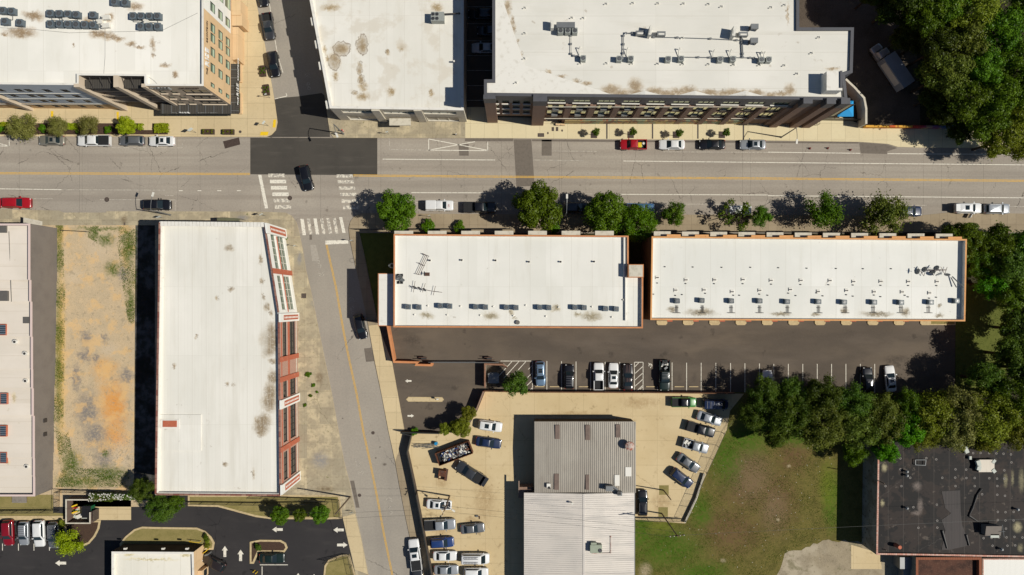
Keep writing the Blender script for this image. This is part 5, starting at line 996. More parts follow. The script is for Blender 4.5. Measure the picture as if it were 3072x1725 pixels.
# ---------------- vehicles ----------------
def paint(name, c, metal=0.0, rough=.32): return surf(name, c, [], rough, metal, .5, coat=.7)
PA = dict(white=paint('white_car_paint', C(232, 232, 230, .8)), black=paint('black_car_paint', (.006, .006, .008, 1)), navy=paint('navy_car_paint', (.012, .022, .06, 1)), blue=paint('blue_car_paint', (.015, .04, .14, 1)),
    red=paint('red_car_paint', (.32, .006, .012, 1)), dred=paint('dark_red_car_paint', (.2, .005, .012, 1)), silver=paint('silver_car_paint', C(172, 176, 180, .8), .35), grey=paint('grey_car_paint', C(120, 122, 124, .8), .35),
    taupe=paint('taupe_car_paint', C(150, 146, 134, .8), .35), dgrey=paint('dark_grey_car_paint', C(66, 68, 72, .8), .3), dgreen=paint('dark_green_car_paint', (.008, .018, .014, 1)), green=paint('green_car_paint', (.05, .2, .035, 1)),
    lblue=paint('light_blue_car_paint', C(120, 146, 172, .8), .35), brown=paint('dark_brown_car_paint', (.02, .015, .014, 1)), mblue=paint('mid_blue_car_paint', C(70, 110, 150, .8), .2))
M_cg = glass('car_glass', (.012, .02, .024, 1), .05)
M_tyre = plain('tyre_rubber', (.012, .012, .012, 1), .8); M_rim = plain('wheel_rim', C(150, 150, 152, .8), .35, .7)
M_lamp = surf('headlight_lens', C(226, 228, 226, .85), [], .15, 0, .6); M_tail = surf('tail_light_lens', (.3, .01, .01, 1), [], .2, 0, .6)
M_blk = plain('black_trim', (.012, .012, .013, 1), .5); M_bed = surf('bed_liner', (.018, .018, .019, 1), [], .8)
def hull(L, Wd, prof, z0=.28, nose=.12, tailr=.10, nst=17):
    """closed body: prof(x)->top height; plan rounded towards the ends"""
    b = MB(); rings = []
    xs = [-L/2+L*(.5-.5*math.cos(math.pi*i/(nst-1))) for i in range(nst)]
    for x in xs:
        t = abs(x)/(L/2); r = nose if x > 0 else tailr
        w = Wd/2*(1-r*max(0, (t-.6)/.4)**2.2-.12*max(0, (t-.93)/.07)**2); zt = prof(x); zs = z0+(zt-z0)*.55
        e = max(0, (t-.9)/.1); zb = z0+.12*e; zt -= .1*e*e
        rings.append([(x, -w*.93, zb), (x, -w, zs), (x, -w*.985, zt-.09), (x, -w*.9, zt-.015), (x, -w*.55, zt+.018), (x, 0, zt+.028), (x, w*.55, zt+.018), (x, w*.9, zt-.015), (x, w*.985, zt-.09), (x, w, zs), (x, w*.93, zb)])
    k = len(rings[0]); vs = [v for r in rings for v in r]; fs = []
    for i in range(len(rings)-1):
        for j in range(k-1): fs.append((i*k+j, (i+1)*k+j, (i+1)*k+j+1, i*k+j+1))
        fs.append((i*k+k-1, (i+1)*k+k-1, (i+1)*k, i*k))
    fs.append(tuple(range(k))); fs.append(tuple(range((len(rings)-1)*k, len(rings)*k))[::-1])
    b.add(vs, fs); return b
def cabin(b, base, roof, zb, zr, wb, wr, m=0):
    """rounded greenhouse: base (x0,x1), roof (x0,x1)"""
    n = 6; B0 = []; R0 = []
    def ring(x0, x1, w, z, r):
        pts = []
        for cx, cy, a0 in ((x1-r, w-r, 0), (x0+r, w-r, 90), (x0+r, -w+r, 180), (x1-r, -w+r, 270)):
            for i in range(4): a = math.radians(a0+30*i); pts.append((cx+r*math.cos(a), cy+r*math.sin(a), z))
        return pts
    r1 = ring(base[0], base[1], wb, zb-.03, .18); r2 = ring(roof[0], roof[1], wr, zr-.04, .16); r3 = ring(roof[0]+.1, roof[1]-.1, wr-.1, zr, .12)
    k = 16; c = ((roof[0]+roof[1])/2, 0, zr+.02)
    fs = [(i, (i+1) % k, k+(i+1) % k, k+i) for i in range(k)]+[(k+i, k+(i+1) % k, 2*k+(i+1) % k, 2*k+i) for i in range(k)]+[(2*k+i, 2*k+(i+1) % k, 3*k) for i in range(k)]
    b.add(r1+r2+r3+[c], fs, m)
def lerp(a, b, t): return tuple(a[i]+(b[i]-a[i])*t for i in range(3))
def pane(pts, off, lo=.08, hi=.9, side=.06):
    """inset quad (bl, br, tr, tl) pushed out by off"""
    bl, br, tr, tl = pts
    a = lerp(bl, tl, lo); b_ = lerp(br, tr, lo); c = lerp(br, tr, hi); d = lerp(bl, tl, hi)
    a2, b2 = lerp(a, b_, side), lerp(a, b_, 1-side); d2, c2 = lerp(d, c, side), lerp(d, c, 1-side)
    n = (Vector(b2)-Vector(a2)).cross(Vector(d2)-Vector(a2)).normalized()*off
    return [tuple(Vector(v)+n) for v in (a2, b2, c2, d2)]
TY = dict(
  sedan=dict(L=4.8, W=1.84, H=1.45, hood=.92, belt=1.0, trunk=1.02, cab=(-1.72, 1.02), roof=(-1.08, .22)),
  coupe=dict(L=4.8, W=1.88, H=1.38, hood=.95, belt=1.0, trunk=1.04, cab=(-1.7, .72), roof=(-.85, -.08)),
  hatch=dict(L=4.4, W=1.8, H=1.52, hood=.98, belt=1.05, trunk=1.05, cab=(-2.05, 1.05), roof=(-1.65, .3)),
  suv=dict(L=4.75, W=1.9, H=1.7, hood=1.08, belt=1.15, trunk=1.15, cab=(-2.25, 1.12), roof=(-2.0, .35)),
  van=dict(L=5.3, W=1.98, H=1.95, hood=1.1, belt=1.25, trunk=1.25, cab=(-2.6, 1.9), roof=(-2.5, 1.1)),
  pickup=dict(L=5.7, W=1.96, H=1.85, hood=1.18, belt=1.22, trunk=1.2, cab=(-.95, 1.45), roof=(-.75, .7)),
)
def car(ty, col, px, py, ang, label, L=None, sun=False, rack=False, bed=None, cat='car', opts=(), roofcol=None, z=0.0, shift=True):
    D = dict(TY[ty]); s = 1.0
    if L: s = L/D['L']
    L = D['L']*s; Wd = D['W']*(1+(s-1)*.4); Hh = D['H']; a, c = D['cab'][0]*s, D['cab'][1]*s; r0, r1 = D['roof'][0]*s, D['roof'][1]*s
    p = W(px, py, .9 if shift else 0); loc = (p.x, p.y, z)
    root = thing('parked_'+cat if cat != 'car' else 'parked_car', loc, label, cat, None, math.radians(ang))
    M = PA[col]; hood, belt, trunk = D['hood'], D['belt'], D['trunk']
    def prof(x):
        if x > c: t = (x-c)/(L/2-c); return belt+(hood-belt)*min(1, t*2)-.14*t*t
        if x < a: t = (a-x)/(L/2+a); return belt+(trunk-belt)*min(1, t*2)-.06*t*t
        return belt
    if ty == 'pickup':
        b = hull(L, Wd, prof); bx0, bx1 = -L/2+.1, a-.02
        # cut the bed: rebuild as cab body + open box
        b = MB(); hb = hull(L*.62, Wd, lambda x: prof(x+L*.19), tailr=0.0)
        b.add([(v[0]+L*.19, v[1], v[2]) for v in hb.v], hb.f)
        w = Wd/2; x0, x1 = -L/2+.04, -L*.12+.02; zt = trunk
        for sy in (-1, 1): b.box(((x0+x1)/2, sy*(w-.07), (zt+.35)/2), (x1-x0, .13, zt-.35))
        b.box((x0+.05, 0, (zt+.35)/2), (.1, Wd-.14, zt-.35)); b.box((x1-.03, 0, (zt+.35)/2), (.07, Wd-.26, zt-.35))
        body = b.build('body', M, root, local=True)
        for pl in body.data.polygons[:len(hb.f)]: pl.use_smooth = True
        g = MB(); g.box(((x0+x1)/2, 0, .62), (x1-x0-.12, Wd-.27, .12)); g.build('truck_bed', M_bed, root, local=True)
        if bed == 'cover': g = MB(); g.box(((x0+x1)/2, 0, zt+.02), (x1-x0-.1, Wd-.2, .06)); [g.box((x0+(x1-x0)*t, 0, zt+.055), (.04, Wd-.3, .02)) for t in (.33, .66)]; g.build('bed_cover', M_bed, root, local=True)
        if bed == 'cap': g = MB(); cabin(g, (x0+.02, x1+.1), (x0+.1, x1+.05), zt, Hh+.02, w-.05, w-.14); g.build('bed_cap', M, root, local=True)
        if bed == 'junk':
            g = MB()
            for i in range(9): g.box((random.uniform(x0+.4, x1-.4), random.uniform(-.55, .55), .9+random.random()*.3), (random.uniform(.3, .9), random.uniform(.2, .5), random.uniform(.1, .4)), random.random()*3, i % 3)
            g.build('bed_cargo', [M_metG, M_fr_w, M_blk], root, local=True)
        if bed == 'spare':
            g = MB(); g.cyl((x0+.6, -.2, .75), (x0+.6, -.2, 1.0), .4, n=16, m=0); g.cyl((x0+.6, -.2, 1.0), (x0+.6, -.2, 1.02), .22, n=16, m=1); g.box((x1-.5, .1, .95), (.8, .9, .35), 0, 2); g.box((x0+1.1, .3, .9), (.5, .4, .3), .4, 3)
            g.build('bed_cargo', [M_tyre, M_fr_w, M_yellowb, M_mint], root, local=True)
    else:
        body = hull(L, Wd, prof).build('body', M, root, smooth=True, local=True)
    wb, wr = Wd/2-.1, Wd/2-(.27 if ty in ('sedan', 'coupe', 'hatch') else .22)
    RM = PA[roofcol] if roofcol else M
    b = MB(); cabin(b, (a, c), (r0, r1), belt, Hh, wb, wr); cb = b.build('cabin', RM, root, smooth=True, local=True)
    zb, zr = belt, Hh-.04
    FB = [(c, -wb, zb), (c, wb, zb), (r1, wr, zr), (r1, -wr, zr)]; RB = [(a, wb, zb), (a, -wb, zb), (r0, -wr, zr), (r0, wr, zr)]
    def gl(name, q): g = MB(); g.add(q, [(0, 1, 2, 3)]); g.build(name, M_cg, root, local=True)
    gl('windshield', pane(FB, .03, .04, .96, .07)); gl('rear_window', pane(RB, .03, .1, .95, .08))
    for sy, nm in ((1, 'side_window'), (-1, 'side_window')):
        q = [(c, wb*sy, zb), (a, wb*sy, zb), (r0, wr*sy, zr), (r1, wr*sy, zr)]
        if sy < 0: q = [q[1], q[0], q[3], q[2]]
        gl(nm, pane(q, .02, .12, .86, .09))
    for sx in (.31, -.30):
        for sy in (-1, 1):
            R = .36 if ty in ('pickup', 'suv', 'van') else .32
            g = MB(); y = sy*(Wd/2-.1); g.cyl((sx*L, y-.11, R), (sx*L, y+.11, R), R, n=14); g.cyl((sx*L, y+sy*.112, R), (sx*L, y+sy*.12, R), R*.6, n=10, m=1)
            g.build('wheel', [M_tyre, M_rim], root, local=True)
    for sy in (-1, 1):
        g = MB(); g.box((L/2-.2, sy*(Wd/2-.34), hood-.2), (.26, .34, .14), -sy*.35); g.build('headlight', M_lamp, root, local=True)
        g = MB(); g.box((-L/2+.1, sy*(Wd/2-.27), trunk-.17), (.14, .26, .16), sy*.2); g.build('tail_light', M_tail, root, local=True)
        g = MB(); g.box((c-.32, sy*(Wd/2+.08), belt+.06), (.16, .24, .14)); g.build('side_mirror', M, root, local=True)
    g = MB(); g.box((L/2-.02, 0, hood-.38), (.08, Wd*.5, .16)); g.build('grille', M_blk, root, local=True)
    if sun: g = MB(); sx_ = r0+(r1-r0)*.58; g.box((sx_, 0, Hh+.006), (min(.8, (r1-r0)*.45), wr*1.15, .03)); g.build('sunroof', M_cg, root, local=True)
    if rack:
        for sy in (-1, 1): g = MB(); g.box(((r0+r1)/2, sy*(wr-.08), Hh+.05), ((r1-r0)*.85, .05, .05)); g.build('roof_rail', M_rim, root, local=True)
    if 'bars' in opts: g = MB(); [g.box((r0+(r1-r0)*t, 0, Hh+.06), (.05, wr*1.7, .04)) for t in (.15, .35, .55, .75, .92)]; g.build('roof_rack', M_rim, root, local=True)
    if 'ladder' in opts:
        g = MB(); [g.box(((r0+r1)/2, y, Hh+.12), (2.6, .05, .06)) for y in (-.65, -.3, .25, .6)]; [g.box((r0+.5+i*.28, -.47, Hh+.12), (.04, .33, .04)) for i in range(9)]; [g.box((r0+.5+i*.28, .42, Hh+.12), (.04, .33, .04)) for i in range(9)]
        g.build('roof_ladder', M_rim, root, local=True)
    if 'stripes' in opts:
        for y in (-.22, .22): g = MB(); g.box(((c+L/2)/2, y, hood+.055), (L/2-c-.35, .2, .02)); g.box(((r0+r1)/2, y, Hh+.02), (r1-r0-.1, .2, .02)); g.build('stripe', M_stripe, root, local=True)
    if 'greyhood' in opts: g = MB(); g.box(((c+L/2)/2-.05, 0, hood+.045), (L/2-c-.3, Wd*.72, .03)); g.build('hood_panel', PA['dgrey'], root, local=True)
    if 'rearspare' in opts: g = MB(); g.cyl((-L/2-.1, 0, .95), (-L/2+.1, 0, .95), .38, n=16); g.build('spare_wheel', M_tyre, root, local=True)
    if 'opendoors' in opts:
        g = MB(); g.box((.5, -Wd/2-.4, .75), (.08, .9, .8), -.5); g.build('door', M, root, local=True)
        g = MB(); g.box((-L/2+.05, 0, Hh+.05), (.75, 1.35, .06)); g.build('tailgate', M, root, local=True)
    if 'tailgate' in opts: g = MB(); g.box((-L/2-.28, 0, .75), (.55, Wd-.15, .07)); g.build('tailgate', M, root, local=True)
    if 'hoodtext' in opts:
        o = text('DSI', .42, (0, 0, 0), (0, 1, 0), (-1, 0, 0), M_tail, 'hood_lettering', root, .008); o.data.transform(Matrix.Translation(Vector((1.95*s+.12, -.38, hood+.06))+ORI[root.name]))
    return root
M_mint = surf('mint_plastic', C(170, 200, 150, .8), [], .5); M_stripe = surf('brown_stripe', (.05, .03, .028, 1), [], .4)
def tc(c, r, x, y): return T(c, r, x, y)
V = [
 ('sedan', 'taupe', (0, 0, 515, 1408), 180, 'taupe sedan with a sunroof parked under the kerb trees, leftmost of four', dict(sun=True)),
 ('pickup', 'white', (0, 0, 945, 1412), 180, 'white pickup with a black bed cover parked at the kerb left of the grey wagon', dict(L=6.0, bed='cover')),
 ('hatch', 'grey', (0, 0, 1322, 1410), 180, 'grey wagon parked between the white pickup and the white sedan on the upper left kerb', dict(rack=True, L=4.6)),
 ('sedan', 'white', (0, 0, 1622, 1415), 180, 'white sedan with a black sunroof parked nearest the dark steel plate', dict(sun=True)),
 ('suv', 'red', (0, 1, 168, 590), 0, 'bright red suv parked at the lower kerb by the left edge', dict(L=5.3)),
 ('sedan', 'red', (0, 1, -115, 590), 0, 'red car almost wholly cut off by the left edge behind the red suv', dict()),
 ('suv', 'black', (0, 1, 1578, 610), 0, 'black suv parked on the lower kerb under the curved street lamp', dict(L=5.1)),
 ('suv', 'black', (1, 1, 505, 340), -77, 'black suv crossing the intersection past the crosswalk', dict()),
 ('pickup', 'dgrey', (1, 0, 125, 262), -82, 'dark grey pickup parked on the side street at the top, behind the black suv', dict(L=5.0)),
 ('suv', 'black', (1, 0, 178, 642), -82, 'black suv parked on the side street beside the square planters', dict()),
 ('sedan', 'black', (1, 0, 62, -70), -82, 'black car cut off by the top edge on the side street', dict()),
 ('pickup', 'white', (1, 1, 1842, 618), 0, 'white capped pickup with red letters on its hood, beside the large round tree', dict(L=5.2, bed='cap', opts=('hoodtext',))),
 ('pickup', 'black', (1, 1, 2245, 636), 0, 'black pickup parked in tree shade right of the white capped pickup', dict(L=6.1, bed='cover')),
 ('suv', 'dgrey', (2, 1, 640, 638), 0, 'dark suv hidden in deep shade between two large street trees', dict()),
 ('pickup', 'mblue', (2, 1, 1290, 648), 0, 'blue pickup half hidden below the bright green tree', dict(L=5.2)),
 ('suv', 'white', (2, 1, 2278, 665), 0, 'white suv parked under the sparse thin tree', dict()),
 ('suv', 'navy', (3, 1, 1415, 675), 0, 'navy suv poking out right of the last kerb tree', dict()),
 ('suv', 'white', (3, 1, 2012, 645), 0, 'white suv with its tailgate and door open at the lower right kerb', dict(sun=True, opts=('opendoors',), L=4.9)),
 ('suv', 'silver', (3, 1, 2300, 650), 0, 'silver suv with roof rails parked ahead of the open white suv', dict(rack=True)),
 ('pickup', 'red', (2, 0, 1220, 1452), 180, 'red pickup carrying a yellow box and a spare wheel on the upper kerb', dict(L=5.0, bed='spare')),
 ('sedan', 'white', (2, 0, 1607, 1450), 180, 'white sedan parked right behind the red pickup on the upper kerb', dict()),
 ('sedan', 'black', (2, 0, 2012, 1448), 180, 'black sedan parked between two pale sedans on the upper kerb', dict()),
 ('sedan', 'silver', (2, 0, 2420, 1450), 180, 'silver sedan with a sunroof, last of the four on the upper right kerb', dict(sun=True)),
 ('sedan', 'white', (1, 0, 2295, 478), 180, 'white sedan in the shaded alley between the two northern buildings', dict()),
 ('suv', 'black', (1, 0, 2260, 140), 180, 'black suv in the shaded alley, topmost of three', dict()),
 ('hatch', 'dgrey', (1, 0, 2340, 305), 180, 'dark hatchback in the alley just above the white sedan', dict()),
 ('hatch', 'black', (1, 2, 1048, 388), -77, 'black hatchback parked on the lower street beside the orange edged block', dict(L=4.7)),
 ('hatch', 'lblue', (2, 2, 285, 860), -88, 'light blue wagon with roof bars, leftmost in the rear parking row', dict(L=4.6, sun=True, opts=('bars',))),
 ('suv', 'black', (2, 2, 575, 890), 89, 'black off road car with a roof rack, second in the rear parking row', dict(L=4.5, opts=('bars',))),
 ('pickup', 'white', (2, 2, 870, 888), 90, 'white pickup with an open black bed in the rear parking row', dict(L=5.1)),
 ('sedan', 'white', (2, 2, 1020, 880), 89, 'pale sedan with a sunroof between the white pickup and the striped coupe', dict(sun=True, L=4.7)),
 ('coupe', 'brown', (2, 2, 1165, 895), 90, 'dark coupe with brown racing stripes left of the hatched bay', dict(L=4.9, opts=('stripes',))),
 ('pickup', 'dgreen', (2, 2, 1532, 875), -90, 'dark green pickup with ladder and junk in its bed beside the accessible symbol', dict(L=5.7, bed='junk', opts=('bars',))),
 ('sedan', 'white', (3, 2, -2, 955), 90, 'white car mostly hidden under the tree row behind the parking lot', dict()),
 ('suv', 'black', (3, 2, 1000, 925), 91, 'black suv backed under the trees left of the angled white sedan', dict()),
 ('sedan', 'white', (3, 2, 1232, 912), 95, 'white sedan with a large dark roof, last in the rear parking row', dict(sun=True, L=4.9)),
 ('pickup', 'green', (2, 2, 1725, 1147), 0, 'green hooded pickup with a black cab and cover beside the yard wall', dict(L=4.6, bed='cover', roofcol='black')),
 ('van', 'navy', (2, 2, 2042, 1168), -2, 'dark blue van in the top right corner of the yard', dict(L=4.8, opts=('bars',))),
 ('sedan', 'silver', (2, 2, 1985, 1310), -17, 'silver sedan slanted in the yard, first below the dark blue van', dict()),
 ('pickup', 'black', (2, 2, 1895, 1418), -16, 'black pickup with a grey bed slanted between the silver sedan and the silver pickup', dict(bed='cover', L=5.4)),
 ('pickup', 'silver', (2, 3, 1843, 148), -16, 'silver pickup with white cargo in its bed slanted along the yard fence', dict(bed='junk', L=4.9)),
 ('sedan', 'grey', (2, 3, 1773, 322), -35, 'grey sedan steeply slanted along the yard fence below the silver pickup', dict(L=4.7)),
 ('suv', 'navy', (2, 3, 1703, 472), -38, 'dark navy suv slanted at the lower end of the fence row', dict(L=4.6)),
 ('suv', 'black', (2, 3, 1310, 722), 90, 'long black suv with chrome rails parked beside the pale metal hall', dict(L=4.8, rack=True)),
 ('suv', 'white', (1, 2, 2352, 1385), -8, 'white suv with a sunroof at the top left of the yard, above the navy sedan', dict(L=4.5, sun=True)),
 ('sedan', 'navy', (1, 3, 2335, 118), -8, 'navy sedan parked just below the white suv beside the hedge tree', dict(L=4.8)),
 ('pickup', 'dgrey', (1, 3, 2155, 420), 147, 'dark grey pickup with an open tailgate parked crooked below the scrap container', dict(L=5.9, opts=('tailgate',))),
 ('sedan', 'white', (1, 3, 1838, 740), -4, 'white sedan with a mismatched grey hood below the utility pole', dict(sun=True, opts=('greyhood',), L=4.7)),
 ('pickup', 'silver', (1, 3, 1848, 940), 3, 'long silver pickup in the yard above the blue suv', dict(L=5.8, bed='cover')),
 ('sedan', 'grey', (1, 3, 2175, 980), 5, 'grey sedan parked alone right of the long silver pickup', dict(L=4.5)),
 ('suv', 'blue', (1, 3, 1868, 1120), 4, 'blue suv in the yard between the silver pickup and the white sedan', dict(L=4.5, rack=True)),
 ('sedan', 'white', (1, 3, 1898, 1256), 0, 'white sedan in the yard left of the ladder van', dict(L=4.5)),
 ('van', 'white', (1, 3, 2202, 1280), 0, 'white van carrying a ladder on its roof rack', dict(opts=('ladder',))),
 ('sedan', 'silver', (1, 3, 1910, 1397), 0, 'silver sedan in the yard at the bottom edge left of a white car', dict(L=4.6)),
 ('suv', 'white', (1, 3, 2210, 1425), 0, 'white suv cut by the bottom edge below the ladder van', dict(L=4.6)),
 ('pickup', 'white', (1, 3, 1598, 1243), 97, 'white pickup with a black bed parked on the street along the panel fence', dict(sun=True, L=5.9, bed='cover')),
 ('sedan', 'dgrey', (1, 3, 1632, 1510), 97, 'dark car cut by the bottom edge behind the white street pickup', dict()),
 ('suv', 'dred', (0, 3, 82, 1022), -88, 'dark red suv in the lower left lot, leftmost', dict()),
 ('hatch', 'silver', (0, 3, 236, 1030), -89, 'silver hatchback between the dark red suv and the white suv', dict(opts=('bars',))),
 ('suv', 'white', (0, 3, 394, 1030), -88, 'white suv in the lower left lot', dict(L=4.9)),
 ('suv', 'grey', (0, 3, 540, 1045), -89, 'grey suv with roof rails half under the bright green tree', dict(L=4.9, rack=True)),
 ('suv', 'brown', (0, 3, 2150, 1325), 152, 'dark brown off road car with a rear spare wheel leaving the service window', dict(L=4.4, opts=('rearspare',))),
 ('sedan', 'dgreen', (1, 3, 158, 1278), 0, 'dark green sedan parked below the small planted island', dict(L=4.7)),
]
for ty, col, (c, r, x, y), ang, lab, kw in V:
    q = T(c, r, x, y); lab2 = lab
    car(ty, col, q[0], q[1], ang, lab2, cat=('pickup truck' if ty == 'pickup' else 'van' if ty == 'van' else 'car'), **kw)
for o in list(COL.objects):
    if o.name.startswith('parked_pickup truck'): o.name = 'pickup_truck'
    if o.name.startswith('parked_van'): o.name = 'parked_van'
# box truck
p = WT(3, 0, 1250, 665, 2.2); ang = math.radians(124)
tk = thing('box_truck', (p.x, p.y, 0), 'grey box truck with lettering on its side parked in shade under the trees', 'truck', None, ang)
M_box = surf('truck_box_paint', C(150, 158, 166, .8), [('n', .5, 5, .4, .7, C(130, 138, 146, .8), .5)], .5, local=True)
b = MB(); b.box((-1.2, 0, 2.1), (6.6, 2.45, 2.5)); b.build('cargo_box', M_box, tk, local=True)
b = MB(); b.box((-1.0, 1.24, 2.2), (4.6, .03, 1.7)); bx = b.build('side_panel', M_fr_w, tk, local=True)
b = MB(); b.box((-1.0, 0, .75), (7.6, 1.0, .3)); b.build('chassis', M_blk, tk, local=True)
b = MB(); cabin(b, (2.2, 3.9), (2.3, 3.5), 1.4, 2.5, 1.0, .9); hb = hull(3.0, 2.1, lambda x: 1.45 if x < 0 else 1.45-.12*x, z0=.45); b.add([(v[0]+3.5, v[1], v[2]) for v in hb.v], hb.f); b.build('cab', PA['silver'], tk, local=True, smooth=True)
g = MB(); g.add(pane([(3.9, -1.0, 1.4), (3.9, 1.0, 1.4), (3.5, .9, 2.46), (3.5, -.9, 2.46)], .04), [(0, 1, 2, 3)]); g.build('windshield', M_cg, tk, local=True)
for x in (4.1, -2.6):
    for y in (-1, 1): g = MB(); g.cyl((x, y*.9-.15, .48), (x, y*.9+.15, .48), .48, n=16); g.build('wheel', [M_tyre], tk, local=True)
# (the writing on the truck's side is too blurred to read)

# ---------------- roof equipment ----------------
def condenser(protos, kind, size, h):
    pr = thing('condenser_unit', (0, 0, 0), 'x', 'air conditioner')
    b = MB(); s = size/2; r = .12
    pts = []
    for cx, cy, a0 in ((s-r, s-r, 0), (-s+r, s-r, 90), (-s+r, -s+r, 180), (s-r, -s+r, 270)):
        for i in range(4): a = math.radians(a0+30*i); pts.append((cx+r*math.cos(a), cy+r*math.sin(a)))
    b.prism(pts, .08, h); b.box((0, 0, .05), (size*1.05, size*1.05, .06))
    b.build('casing', kind, pr, local=True)
    b = MB(); b.cyl((0, 0, h+.002), (0, 0, h+.012), s*.72, n=20, m=0)
    for i in range(16):
        t0, t1 = 2*math.pi*i/16, 2*math.pi*(i+1)/16
        for R in (.72, .56, .4, .24): b.quad((R*s*math.cos(t0), R*s*math.sin(t0), h+.03), ((R+.08)*s*math.cos(t0), (R+.08)*s*math.sin(t0), h+.03), ((R+.08)*s*math.cos(t1), (R+.08)*s*math.sin(t1), h+.03), (R*s*math.cos(t1), R*s*math.sin(t1), h+.03), 1)
    for i in range(4): a = i*math.pi/2+.4; b.box((math.cos(a)*s*.35, math.sin(a)*s*.35, h+.02), (s*.55, s*.18, .02), a, 1)
    b.cyl((0, 0, h+.02), (0, 0, h+.06), s*.2, n=10, m=2)
    b.build('fan_grille', [M_blk, M_metG, M_rim], pr, local=True)
    return pr
M_acD = surf('condenser_casing_dark', C(112, 124, 132, .8), [('n', 3, 4, .4, .7, C(96, 108, 116, .8), .5), ('l', 'Z', .12, .04, C(60, 66, 70, .8), .6, 0)], .5, .2, local=True)
M_acL = surf('condenser_casing_light', C(170, 174, 168, .8), [('n', 3, 4, .4, .7, C(150, 154, 148, .8), .5)], .5, .2, local=True)
first = {}
def place_ac(key, mat, size, h, q, z, label, group):
    if key not in first: o = condenser(None, mat, size, h); first[key] = o
    else: o = copy_tree(first[key])
    o.location = (q.x, q.y, z); o['label'] = label; o['group'] = group; o.rotation_euler = (0, 0, random.choice((0, .03, -.03)))
zr_ = ZR-.6; gg = 'condensers on the apartment roof'
for k, (x, y) in enumerate([(505, 135), (597, 138), (685, 142), (768, 148)]): place_ac('a', M_acD, 1.1, .8, WT(0, 0, x, y, ZR), zr_, 'upper row condenser of the centre cluster on the apartment roof, %s from left' % ORD[k], gg)
for k, (x, y) in enumerate([(508, 240), (600, 240), (685, 243), (768, 247), (852, 248), (938, 252)]): place_ac('a', M_acD, 1.1, .8, WT(0, 0, x, y, ZR), zr_, 'lower row condenser of the centre cluster on the apartment roof, %s from left' % ORD[k], gg)
place_ac('a', M_acD, 1.1, .8, WT(0, 0, 935, 152, ZR), zr_, 'lone roof condenser right of the four in the upper row on the apartment roof', gg)
for (x, y), l in zip([(30, 105), (118, 113), (52, 215), (200, 228), (1150, 20), (1258, 28)], ['upper left condenser at the left edge of the apartment roof', 'upper right condenser of the four near the left edge of the apartment roof', 'lower left condenser at the left edge of the apartment roof', 'lower right condenser of the four near the left edge, by the dark stain', 'left condenser of the pair cut by the top edge', 'right condenser of the pair near the top edge']):
    place_ac('a', M_acD, 1.1, .8, WT(0, 0, x, y, ZR), zr_, l, gg)
for k, (x, y) in enumerate([(1338, 160), (1420, 162), (1502, 163), (1582, 163)]): place_ac('a', M_acD, 1.1, .8, WT(0, 0, x, y, ZR), zr_, 'upper row condenser of the right cluster on the apartment roof, %s from left' % ORD[k], gg)
for k, (x, y) in enumerate([(1415, 266), (1500, 266), (1585, 268)]): place_ac('a', M_acD, 1.1, .8, WT(0, 0, x, y, ZR), zr_, 'lower row condenser of the right cluster on the apartment roof, %s from left' % ORD[k], gg)
for (x, y, w, l) in ((1068, 180, 1.4, 'pale duct box beside the dark stain, upper of two'), (1065, 262, 1.4, 'pale duct box beside the dark stain, lower of two'), (1005, 222, .9, 'small pale roof box between the condensers and the duct boxes'), (665, 205, .8, 'small grey roof box inside the big centre cluster'), (1470, 218, .8, 'small grey roof box inside the right cluster')):
    q = WT(0, 0, x, y, ZR-.3); t_ = thing('duct_box', (q.x, q.y, zr_), l, 'duct box'); b = MB(); b.box((q.x, q.y, zr_+.35), (w, .7, .55), .1); b.build('casing', M_fr_w, t_); b = MB(); b.cyl((q.x-w*.4, q.y, zr_+.3), (q.x-w*.4, q.y-.2, zr_+.75), .15, n=8); b.build('nozzle', M_metG, t_)
rfR = [c for c in R_apt.children if c.name.startswith('roof')][0]
def rp(pts): b = MB(); b.path([WT(0, 0, x, y, zr_+.12) for x, y in pts], .06); b.build('conduit', M_metG, rfR)
rp([(520, 170), (522, 200), (610, 208), (780, 205), (782, 175)]); rp([(600, 172), (602, 205)]); rp([(1338, 195), (1340, 218), (1450, 222), (1615, 232), (1615, 255)]); rp([(1585, 195), (1585, 228)]); rp([(128, 145), (128, 200), (60, 205)]); rp([(935, 185), (940, 215), (1000, 220)])
def ln(pts): b = MB(); b.path([WT(0, 0, x, y, zr_+.03) for x, y in pts], .025); b.build('lightning_cable', M_metG, rfR)
ln([(0, 278), (300, 292), (700, 330), (1000, 322), (1400, 315), (1640, 300), (1985, 130)]); ln([(1055, 290), (1055, 570), (1042, 745)]); ln([(1475, 762), (1545, 808), (1580, 845), (1790, 848), (2000, 850)])
gg = 'condenser pairs on the left stucco block'
prs = [((1, 1525), (1, 1632)), ((1, 1852), (1, 1943)), ((1, 2206), (1, 2303)), ((1, 2514), (2, 40)), ((2, 278), (2, 370)), ((2, 632), (2, 725)), ((2, 940), (2, 1047))]
for k, pr in enumerate(prs):
    for j, (c, x) in enumerate(pr):
        y = (190, 180, 190, 195, 195, 195, 208)[k]
        place_ac('b', M_acD, .85, .9, WT(c, 2, x, y+(j*3), Z1), Z1-.65, '%s condenser of the %s pair from the left on the orange edged roof' % (('left', 'right')[j], ORD[k]), gg)
gg = 'single condensers on the right stucco block'
for k, (c, x, y) in enumerate(((2, 1662, 130), (2, 1910, 125), (2, 2206, 130), (2, 2492, 130), (3, 197, 137), (3, 512, 137), (3, 770, 142), (3, 1072, 143), (3, 1343, 145), (3, 1642, 143), (3, 1902, 130))):
    place_ac('c', M_acD, .85, .85, WT(c, 2, x, y, Z2), Z2-.85, '%s single condenser from the left along the right stucco roof' % ORD[k], gg)
gg = 'condensers on the loft roof'
